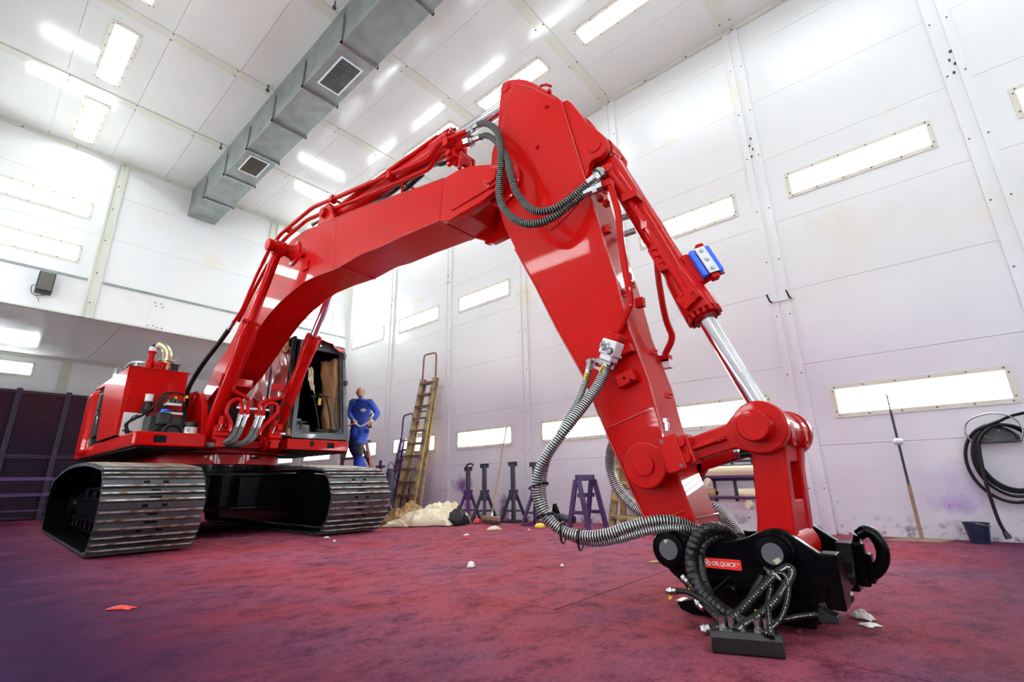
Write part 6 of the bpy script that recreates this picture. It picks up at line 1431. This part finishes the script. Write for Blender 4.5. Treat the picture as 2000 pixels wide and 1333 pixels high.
b = MB(); b.lathe([(.09, 0), (.10, .05), (.10, zz-.08), (.085, zz-.02), (.05, zz+.02), (.01, zz+.03)], (6.4, yd_, 0), (0, 0, 1), 24); b.build('tank', 'stand_steel', t); b = MB(); b.tube([V((6.4, yd_+.12*cos(a), zz-.04+.20*sin(a))) for a in [pi*k/14 for k in range(15)]], .010, 6); b.build('hoop', 'screw', t)

# ---------------------------------------------------------------- crumpled masking paper and litter
def crumple(name, label, c, L, W, H, material, seed, rot=0.0, thick=.003, nu=15, nv=11, group=None, fold=1.0, edge=None):
    r_ = random.Random(seed); ks = [(r_.uniform(2, 9), r_.uniform(2, 9), r_.uniform(0, 6.3), r_.uniform(.3, 1)) for _ in range(7)]; R = Matrix.Rotation(rot, 3, 'Z'); c = V(c)
    jit = {}
    def fn(u, v):
        h = 0
        for (a, b_, p, w_) in ks[:4]: h += w_*abs(sin(a*u*.9+b_*v*.9+p))
        h = h/2.6; env = (sin(pi*u)**.5 if 0 < u < 1 else 0)*(sin(pi*v)**.5 if 0 < v < 1 else 0)
        k = (round(u*nu), round(v*nv))
        if k not in jit: jit[k] = (r_.uniform(-.3, .3)/nu, r_.uniform(-.3, .3)/nv, r_.uniform(-.5, .5))
        ju, jv, jz = jit[k]
        x = (u+ju-.5)*L*(1+.10*sin(v*9+ks[0][2])); y = (v+jv-.5)*W*(1+.14*sin(u*8+ks[1][2]))
        z = max(.004, .004+H*(env*(.30+.8*h)*fold+.07*h)+jz*H*.28*(env+.12))
        return c+R @ V((x, y, 0))+V((0, 0, z))
    b = MB(); b.sheet(nu, nv, fn); o = b.build(name, material, None, solid=thick, recalc=False, angle=12, loc=c)
    return tag(o, label, 'paper', group)
G_ = 'discarded masking paper by the right track'
crumple('masking_sheet', 'big crumpled pale paper sheet lying in front of the tall ladder', (5.75, 7.00, 0), 1.05, .72, .30, 'pale_paper', 21, radians(-55), group=G_)
crumple('masking_sheet', 'crumpled pale paper sheet, right and rear part of the heap', (6.12, 7.02, 0), .80, .50, .40, 'pale_paper', 34, radians(-50), group=G_)
crumple('masking_sheet', 'brown kraft paper lump beside the front of the right track', (5.45, 7.50, 0), .60, .36, .26, 'kraft_paper', 22, radians(-40), group=G_)
crumple('masking_sheet', 'darker brown paper standing up against the ladder foot', (5.95, 7.75, 0), .70, .4, .44, 'kraft_paper', 23, radians(-30), group=G_)
crumple('masking_sheet', 'small tan paper flap at the left end of the heap', (5.22, 7.20, 0), .42, .26, .10, 'pale_paper', 24, radians(-48), group=G_)
crumple('masking_sheet', 'red sprayed paper piece sticking out of the pale heap', (5.98, 6.62, 0), .26, .20, .20, 'red_scrap', 25, .4, group=G_)
crumple('plastic_bag', 'black plastic bag in the middle of the paper heap', (6.02, 6.52, 0), .40, .30, .28, 'black_plastic', 26, .2, group=G_)
crumple('masking_sheet', 'red and white paper scrap between the heap and first axle stand', (6.34, 6.70, 0), .24, .22, .20, 'white_paper', 27, .9, group=G_)
crumple('masking_sheet', 'small red scrap beside the foot of the first axle stand', (6.40, 6.42, 0), .16, .14, .10, 'red_scrap', 28, .2, group=G_)
def scrap(label, px, py, L, W, H, material, seed, rot=0.0):
    p = pt(px, py, 2, 0); return crumple('paper_scrap', label, p, L, W, H, material, seed, rot, .0015, 8, 6, 'paper scraps on the floor')
scrap('small white and red scrap on open floor in the middle of the photo', 920, 1109, .09, .06, .045, 'white_paper', 41, .5)
scrap('torn red and white scrap on the floor at the lower left', 236, 1191, .15, .06, .022, 'red_scrap', 42, -.9)
scrap('white and red twisted scrap near the hook, upper one of two', 1684, 1210, .10, .05, .04, 'white_paper', 43, 1.2)
scrap('flat white scrap near the hook, lower one of two', 1700, 1224, .08, .06, .015, 'white_paper', 44, -.6)
scrap('flat brown scrap left of the quick coupler pin', 1286, 1099, .16, .08, .012, 'kraft_paper', 45, -.8)
scrap('tiny red flake in front of the coupler foot', 1561, 1237, .035, .02, .006, 'red_scrap', 46, .3)
scrap('curled tan scrap on the floor in front of the broom', 965, 1036, .22, .10, .05, 'pale_paper', 47, -.6)
scrap('small white flake in front of the paper heap', 911, 1047, .09, .05, .03, 'white_paper', 48, .1)
scrap('little red scrap on open floor in front of the heap', 911, 1053, .10, .04, .02, 'red_scrap', 49, -.7)
scrap('white flake beside the corner of the right track', 638, 1052, .07, .05, .02, 'white_paper', 50, -.7)
scrap('tiny white flake in front of the right track', 653, 1059, .04, .03, .02, 'white_paper', 51, .7)
scrap('small red chip in front of the right track', 522, 1082, .05, .03, .01, 'red_scrap', 52, .2)
scrap('tiny pale flake on the floor below the hoses', 1098, 1108, .04, .03, .02, 'white_paper', 53, .9)
scrap('pale flake on the floor in front of the fourth axle stand', 1033, 1037, .05, .04, .02, 'pale_paper', 54, .9)

# ================================================================ THE MAN IN BLUE
MX = 5.42
man = thing('person', 'bald man in blue overalls on a ladder beside the cab, holding a white strip', 'person', (5.45, 8.86, .965))
def J(px, py, dx=0.0): return pt(px, py, 0, MX+dx)
def skin(name, joints, edges, material, parent, sub=2):
    keys = list(joints); off = world(parent); me = bpy.data.meshes.new(name)
    me.from_pydata([tuple(V(joints[k][0])-off) for k in keys], [(keys.index(a), keys.index(c)) for a, c in edges], []); me.materials.append(MAT[material])
    o = bpy.data.objects.new(name, me); COL.objects.link(o); o.parent = parent
    md = o.modifiers.new('skin', 'SKIN'); md.use_smooth_shade = True; md.branch_smoothing = .6
    for i, k in enumerate(keys):
        r_ = joints[k][1]; r_ = r_ if isinstance(r_, tuple) else (r_, r_); sv = me.skin_vertices[0].data[i]; sv.radius = r_; sv.use_root = (i == 0)
    sb = o.modifiers.new('sub', 'SUBSURF'); sb.levels = sub; sb.render_levels = sub
    return o
hipL, hipR = J(694, 849, -.06), J(708, 849, .06)
jt = dict(pelvis=(J(701, 833), (.145, .11)), waist=(J(702, 818, .0), (.175, .125)), chest=(J(705, 800, -.02), (.20, .135)), upper=(J(706, 787, -.03), (.15, .11)), neck=(J(705, 780, -.07), .06),
          shL=(J(687, 787, -.12), .075), elL=(J(683, 811, -.20), .058), wrL=(J(691, 822, -.30), .040),
          shR=(J(725, 788, .06), .078), elR=(J(738, 809, .02), .060), wrR=(J(728, 823, -.16), .042),
          hA=(hipR, .098), kA=(J(700, 876, -.10), .072), aA=(J(699, 909, .0), .062), hB=(hipL, .095), kB=(J(691, 876, .02), .07), aB=(J(709, 912, .22), .06))
ed = [('pelvis', 'waist'), ('waist', 'chest'), ('chest', 'upper'), ('upper', 'neck'), ('upper', 'shL'), ('shL', 'elL'), ('elL', 'wrL'), ('upper', 'shR'), ('shR', 'elR'), ('elR', 'wrR'), ('pelvis', 'hA'), ('hA', 'kA'), ('kA', 'aA'), ('pelvis', 'hB'), ('hB', 'kB'), ('kB', 'aB')]
# body (skin) runs on inside the clothes
body = {k: (p, (r[0]*.5, r[1]*.5) if isinstance(r, tuple) else r*(.55 if k[:1] == 'h' or k[:2] == 'sh' else .72)) for k, (p, r) in jt.items()}
HC = J(704, 767, -.15)
body['neck'] = (J(705, 781, -.07), .058); body['neck2'] = (J(704, 775, -.11), .058)
hdL, hdR = J(694, 824.5, -.34), J(725, 826, -.22)
body['haL'] = (hdL, .036); body['haR'] = (hdR, .036)
skin('body', body, ed+[('neck', 'neck2'), ('wrL', 'haL'), ('wrR', 'haR')], 'skin', man)
ov = skin('overall', jt, ed, 'overall_blue', man)
jk = MB(); rings = []                                # loose jacket of the overalls
for (px_, py_2, dx_, rx, ry) in ((701, 850, 0, .135, .115), (701, 843, 0, .165, .130), (701, 834, 0, .172, .130), (702, 822, -.01, .178, .132), (704, 810, -.02, .195, .135), (706, 799, -.03, .212, .135), (706, 791, -.04, .205, .122), (706, 786, -.05, .150, .10), (705, 782, -.07, .085, .08)):
    c_ = J(px_, py_2, dx_); f_ = V((-RIGHT.y, RIGHT.x, 0)); rings.append([c_+RIGHT*rx*cos(2*pi*k/20)*(1+.03*sin(3*k+py_2))+f_*ry*sin(2*pi*k/20)*(1+.05*sin(2*k+py_2*.7)) for k in range(20)])
vs = [p for r_ in rings for p in r_]; jk.add(vs, [(j*20+i, j*20+(i+1) % 20, (j+1)*20+(i+1) % 20, (j+1)*20+i) for j in range(len(rings)-1) for i in range(20)]+[tuple(range(20)), tuple(range(160, 180))])
tr_ = MB()
for hp_, kn_, an_ in ((hipR, 'kA', 'aA'), (hipL, 'kB', 'aB')):
    k_, a_ = V(jt[kn_][0]), V(jt[an_][0]); tr_.tube(spline([hp_+V((0, 0, .10)), hp_, hp_.lerp(k_, .5), k_, k_.lerp(a_, .55)+V((0, 0, 0)), a_+V((0, 0, -.03))], 4), [.115]*5+[.116, .114, .112, .110, .107, .104, .102, .100, .097, .094, .092, .090, .088, .088, .088, .088], 16)
tr_.build('trousers', 'overall_blue', man, angle=80, each=False)
jo = jk.build('jacket', 'overall_blue', man, angle=80); q_ = jo.modifiers.new('sub', 'SUBSURF'); q_.levels = 1; q_.render_levels = 2
# head with face, tilted down to the strip in his hands
fw_ = (EYE-HC); fw_.z = 0; fw_ = (fw_.normalized()+V((-.25, .25, 0))*.6).normalized(); fwd = (fw_*cos(.55)+V((0, 0, -1))*sin(.55)).normalized(); rt = fwd.cross(V((0, 0, 1))).normalized(); uph = rt.cross(fwd).normalized()
hm = MB(); N, Mv = 28, 20; vs = []; fs = []
for j in range(Mv+1):
    th = pi*j/Mv
    for i in range(N):
        ph = 2*pi*i/N; x, y, z = sin(th)*sin(ph), sin(th)*cos(ph), cos(th)     # y = face, z = up
        wx = .079*(1-.20*max(0, -z)**1.3); dy = .100*(1-.12*max(0, -z)) ; px_, py__, pz = wx*x, dy*y, .122*z
        if y > 0:
            g_ = math.exp(-((x/.18)**2+((z+.10)/.20)**2)); py__ += .022*g_                       # nose
            g_ = math.exp(-((x/.40)**2+((z+.62)/.16)**2)); py__ += .010*g_                       # chin
            for s_ in (-1, 1): g_ = math.exp(-(((x-s_*.38)/.17)**2+((z-.08)/.10)**2)); py__ -= .012*g_   # eye sockets
            g_ = math.exp(-((x/.5)**2+((z-.22)/.09)**2)); py__ += .006*g_                        # brow
            g_ = math.exp(-((x/.28)**2+((z+.42)/.05)**2)); py__ -= .005*g_                       # mouth line
        vs.append(HC+rt*px_+fwd*py__+uph*pz)
for j in range(Mv): fs += [(j*N+i, (j+1)*N+i, (j+1)*N+(i+1) % N, j*N+(i+1) % N) for i in range(N)]
hm.add(vs, fs); head = hm.build('head', 'skin', man, angle=80)
b = MB()
for s_ in (-1, 1): 
    c = HC+rt*.078*s_+uph*-.005-fwd*.005; b.add([], []); b.lathe([(.004, -.012), (.022, -.006), (.030, .004), (.018, .012)], c, rt*s_, 12)
b.build('ear', 'skin', head)
b = MB()
for s_ in (-1, 1): b.ball(HC+rt*.030*s_+fwd*.084+uph*.010, .0105, 10); b.k = 0
for s_ in (-1, 1): b.k = 1; b.ball(HC+rt*.030*s_+fwd*.092+uph*.008, .005, 8); b.k = 0
b.build('eye', ['eye_white', 'dark_inside'], head)
b = MB()
for s_ in (-1, 1): b.tube([HC+rt*.016*s_+fwd*.097+uph*.030, HC+rt*.032*s_+fwd*.095+uph*.034, HC+rt*.048*s_+fwd*.085+uph*.028], .0045, 6)
b.build('eyebrow', 'hair', head)
b = MB(); b.tube([HC+rt*-.022+fwd*.088+uph*-.052, HC+fwd*.097+uph*-.050, HC+rt*.022+fwd*.088+uph*-.052], .0042, 6); b.build('mouth', 'hair', head)
hb = MB(); vs = []; fs = []                          # short cropped hair round the back and sides
for j in range(9):
    th = pi*(.34+.34*j/8)
    for i in range(17):
        ph = pi*(.42+1.16*i/16); x, y, z = sin(th)*sin(ph), sin(th)*cos(ph), cos(th); vs.append(HC+rt*(.0805*x)+fwd*(.1015*y)+uph*(.123*z))
for j in range(8): fs += [(j*17+i, (j+1)*17+i, (j+1)*17+i+1, j*17+i+1) for i in range(16)]
hb.add(vs, fs); hb.build('hair', 'hair', head, recalc=False)
# collar, shoulder patches, knee pad, pockets, badge, boots
def towards(p): return (EYE-p).normalized()
b = MB(); cpt = J(705, 783, -.09); ring_ = [cpt+V((.085*cos(a), .075*sin(a), .012*sin(2*a))) for a in [2*pi*k/16 for k in range(16)]]; b.tube(ring_, .026, 8, closed=True)
for s_ in (-1, 1): b.bar(cpt+towards(cpt)*.085+RIGHT*.012*s_, cpt+towards(cpt)*.10+RIGHT*.075*s_+V((0, 0, -.075)), .014, .07, up=towards(cpt))
b.build('collar', 'overall_blue', man, bevel=.004)
b = MB()
for key, s_ in (('shL', -1), ('shR', 1)):
    p = V(jt[key][0]); u_ = V(jt['upper'][0]); q_ = p.lerp(u_, .38); n_ = (V((0, 0, .86))+towards(p)*.32).normalized(); b.tube([q_+n_*.050, p.lerp(u_, .1)+n_*.048, p+n_*.034+RIGHT*s_*.040+V((0, 0, -.030))], [.036, .042, .034], 10)
b.build('shoulder_patch', 'overall_grey', man)
b = MB(); kp = V(jt['kA'][0]); dv = towards(kp)
b.sheet(8, 8, lambda u, v: kp+(RIGHT*cos(pi*(u*.9+.05))*-.100+dv*sin(pi*(u*.9+.05))*.100)+V((0, 0, .11-.24*v))+V((0, 0, 0))); b.build('knee_pad', 'overall_grey', man, solid=.008, recalc=False)
ch = V(jt['chest'][0]); dv = towards(ch)
pp_ = J(709, 802, -.17); b = MB(); BMx = Matrix((RIGHT, UP, dv)).transposed(); b.lathe([(.001, .006), (.05, .006), (.05, 0)], pp_, dv, 20, caps=False)
bdg = MB(); bdg.sheet(1, 20, lambda u, v: pp_+dv*.006+(RIGHT*cos(2*pi*v)*.058+UP*sin(2*pi*v)*.034)*u); bg = bdg.build('badge', 'letter_white', man, solid=.004, recalc=False)
b = MB()
for k in range(5): b.box(pp_+dv*.0095+RIGHT*(-.034+.017*k), (.011, .017, .002), Matrix((RIGHT, UP, dv)).transposed())
b.build('badge_print', 'bucket_navy', bg, each=False)
b = MB(); q_ = J(713, 792, -.16); b.box(q_, (.12, .035, .01), BMx); q_ = J(716, 842, -.0); b.box(q_+dv*.05, (.10, .09, .02), BMx); b.build('pocket', 'overall_blue', man, bevel=.004)
b = MB(); b.tube([J(705, 786, -.17), J(703, 800, -.185), J(702, 818, -.15)], .006, 6); b.build('zip', 'overall_grey', man)
for a_, toe, key in ((V(jt['aA'][0]), J(683, 919, -.16), 'A'), (V(jt['aB'][0]), J(703, 922, .08), 'B')):
    zf = .967; d_ = (toe-a_); d_.z = 0; d_ = d_.normalized(); a0_ = V((a_.x, a_.y, zf)); b = MB()
    b.tube([a0_-d_*.055+V((0, 0, .05)), a0_+V((0, 0, .06)), a0_+d_*.09+V((0, 0, .05)), a0_+d_*.17+V((0, 0, .043)), a0_+d_*.215+V((0, 0, .035))], [.040, .050, .050, .043, .022], 12); b.cyl(a0_+V((0, 0, .05)), a0_+V((0, 0, .15)), .050, n=14); b.k = 1
    b.tube([a0_-d_*.07+V((0, 0, .012)), a0_+d_*.21+V((0, 0, .012))], .014, 6); bt_ = b.build('boot', ['boot', 'dark_inside'], man)
def hand(c, along, palm_n, name='hand'):
    along = along.normalized(); palm_n = (palm_n-along*palm_n.dot(along)).normalized(); sd_ = along.cross(palm_n); b = MB()
    b.tube([c-along*.045, c, c+along*.03], [.026, .036, .034], 10)
    for k, (o_, L_) in enumerate(((-.030, .062), (-.010, .072), (.010, .068), (.028, .052))):
        p0 = c+along*.03+sd_*o_; p1 = p0+along*L_*.45+palm_n*.008; p2 = p1+along*L_*.2+palm_n*L_*.42; p3 = p2-along*L_*.2+palm_n*L_*.25; b.tube([p0, p1, p2, p3], [.0105, .0100, .0090, .0075], 8)
    p0 = c-sd_*.030; b.tube([p0, p0-sd_*.022+along*.022+palm_n*.018, p0-sd_*.008+along*.05+palm_n*.035], [.013, .0115, .009], 8)
    return b.build(name, 'skin', man)
hand(hdL, (hdL-V(jt['wrL'][0]))+RIGHT*.03, V((0, 0, -.3))+RIGHT*-.4); hand(hdR, (hdR-V(jt['wrR'][0]))-RIGHT*.03, V((0, 0, -.4))+RIGHT*-.5)
st_ = thing('plastic_strip', 'curved white strip held in both hands by the man in blue', 'strip', J(705, 830, -.36))
b = MB(); P = spline([J(676, 834, -.36), J(686, 830, -.37), J(694, 828, -.385), J(699, 831, -.37), J(704, 833.5, -.36), J(712, 830, -.33), J(719, 826, -.30), J(727, 822, -.27)], 6); b.tube(P, .017, 8); b.build('strip', 'white_paint', st_)
b = MB(); b.tube(spline([J(727, 808, -.12), J(722, 815, -.14), J(720, 822, -.18), J(717, 832, -.2), J(722, 835, -.2), J(726, 831, -.2)], 5), .022, 8); b.build('loose_end', 'plastic_wrap', st_)
for z_ in ('left', 'right'): pass
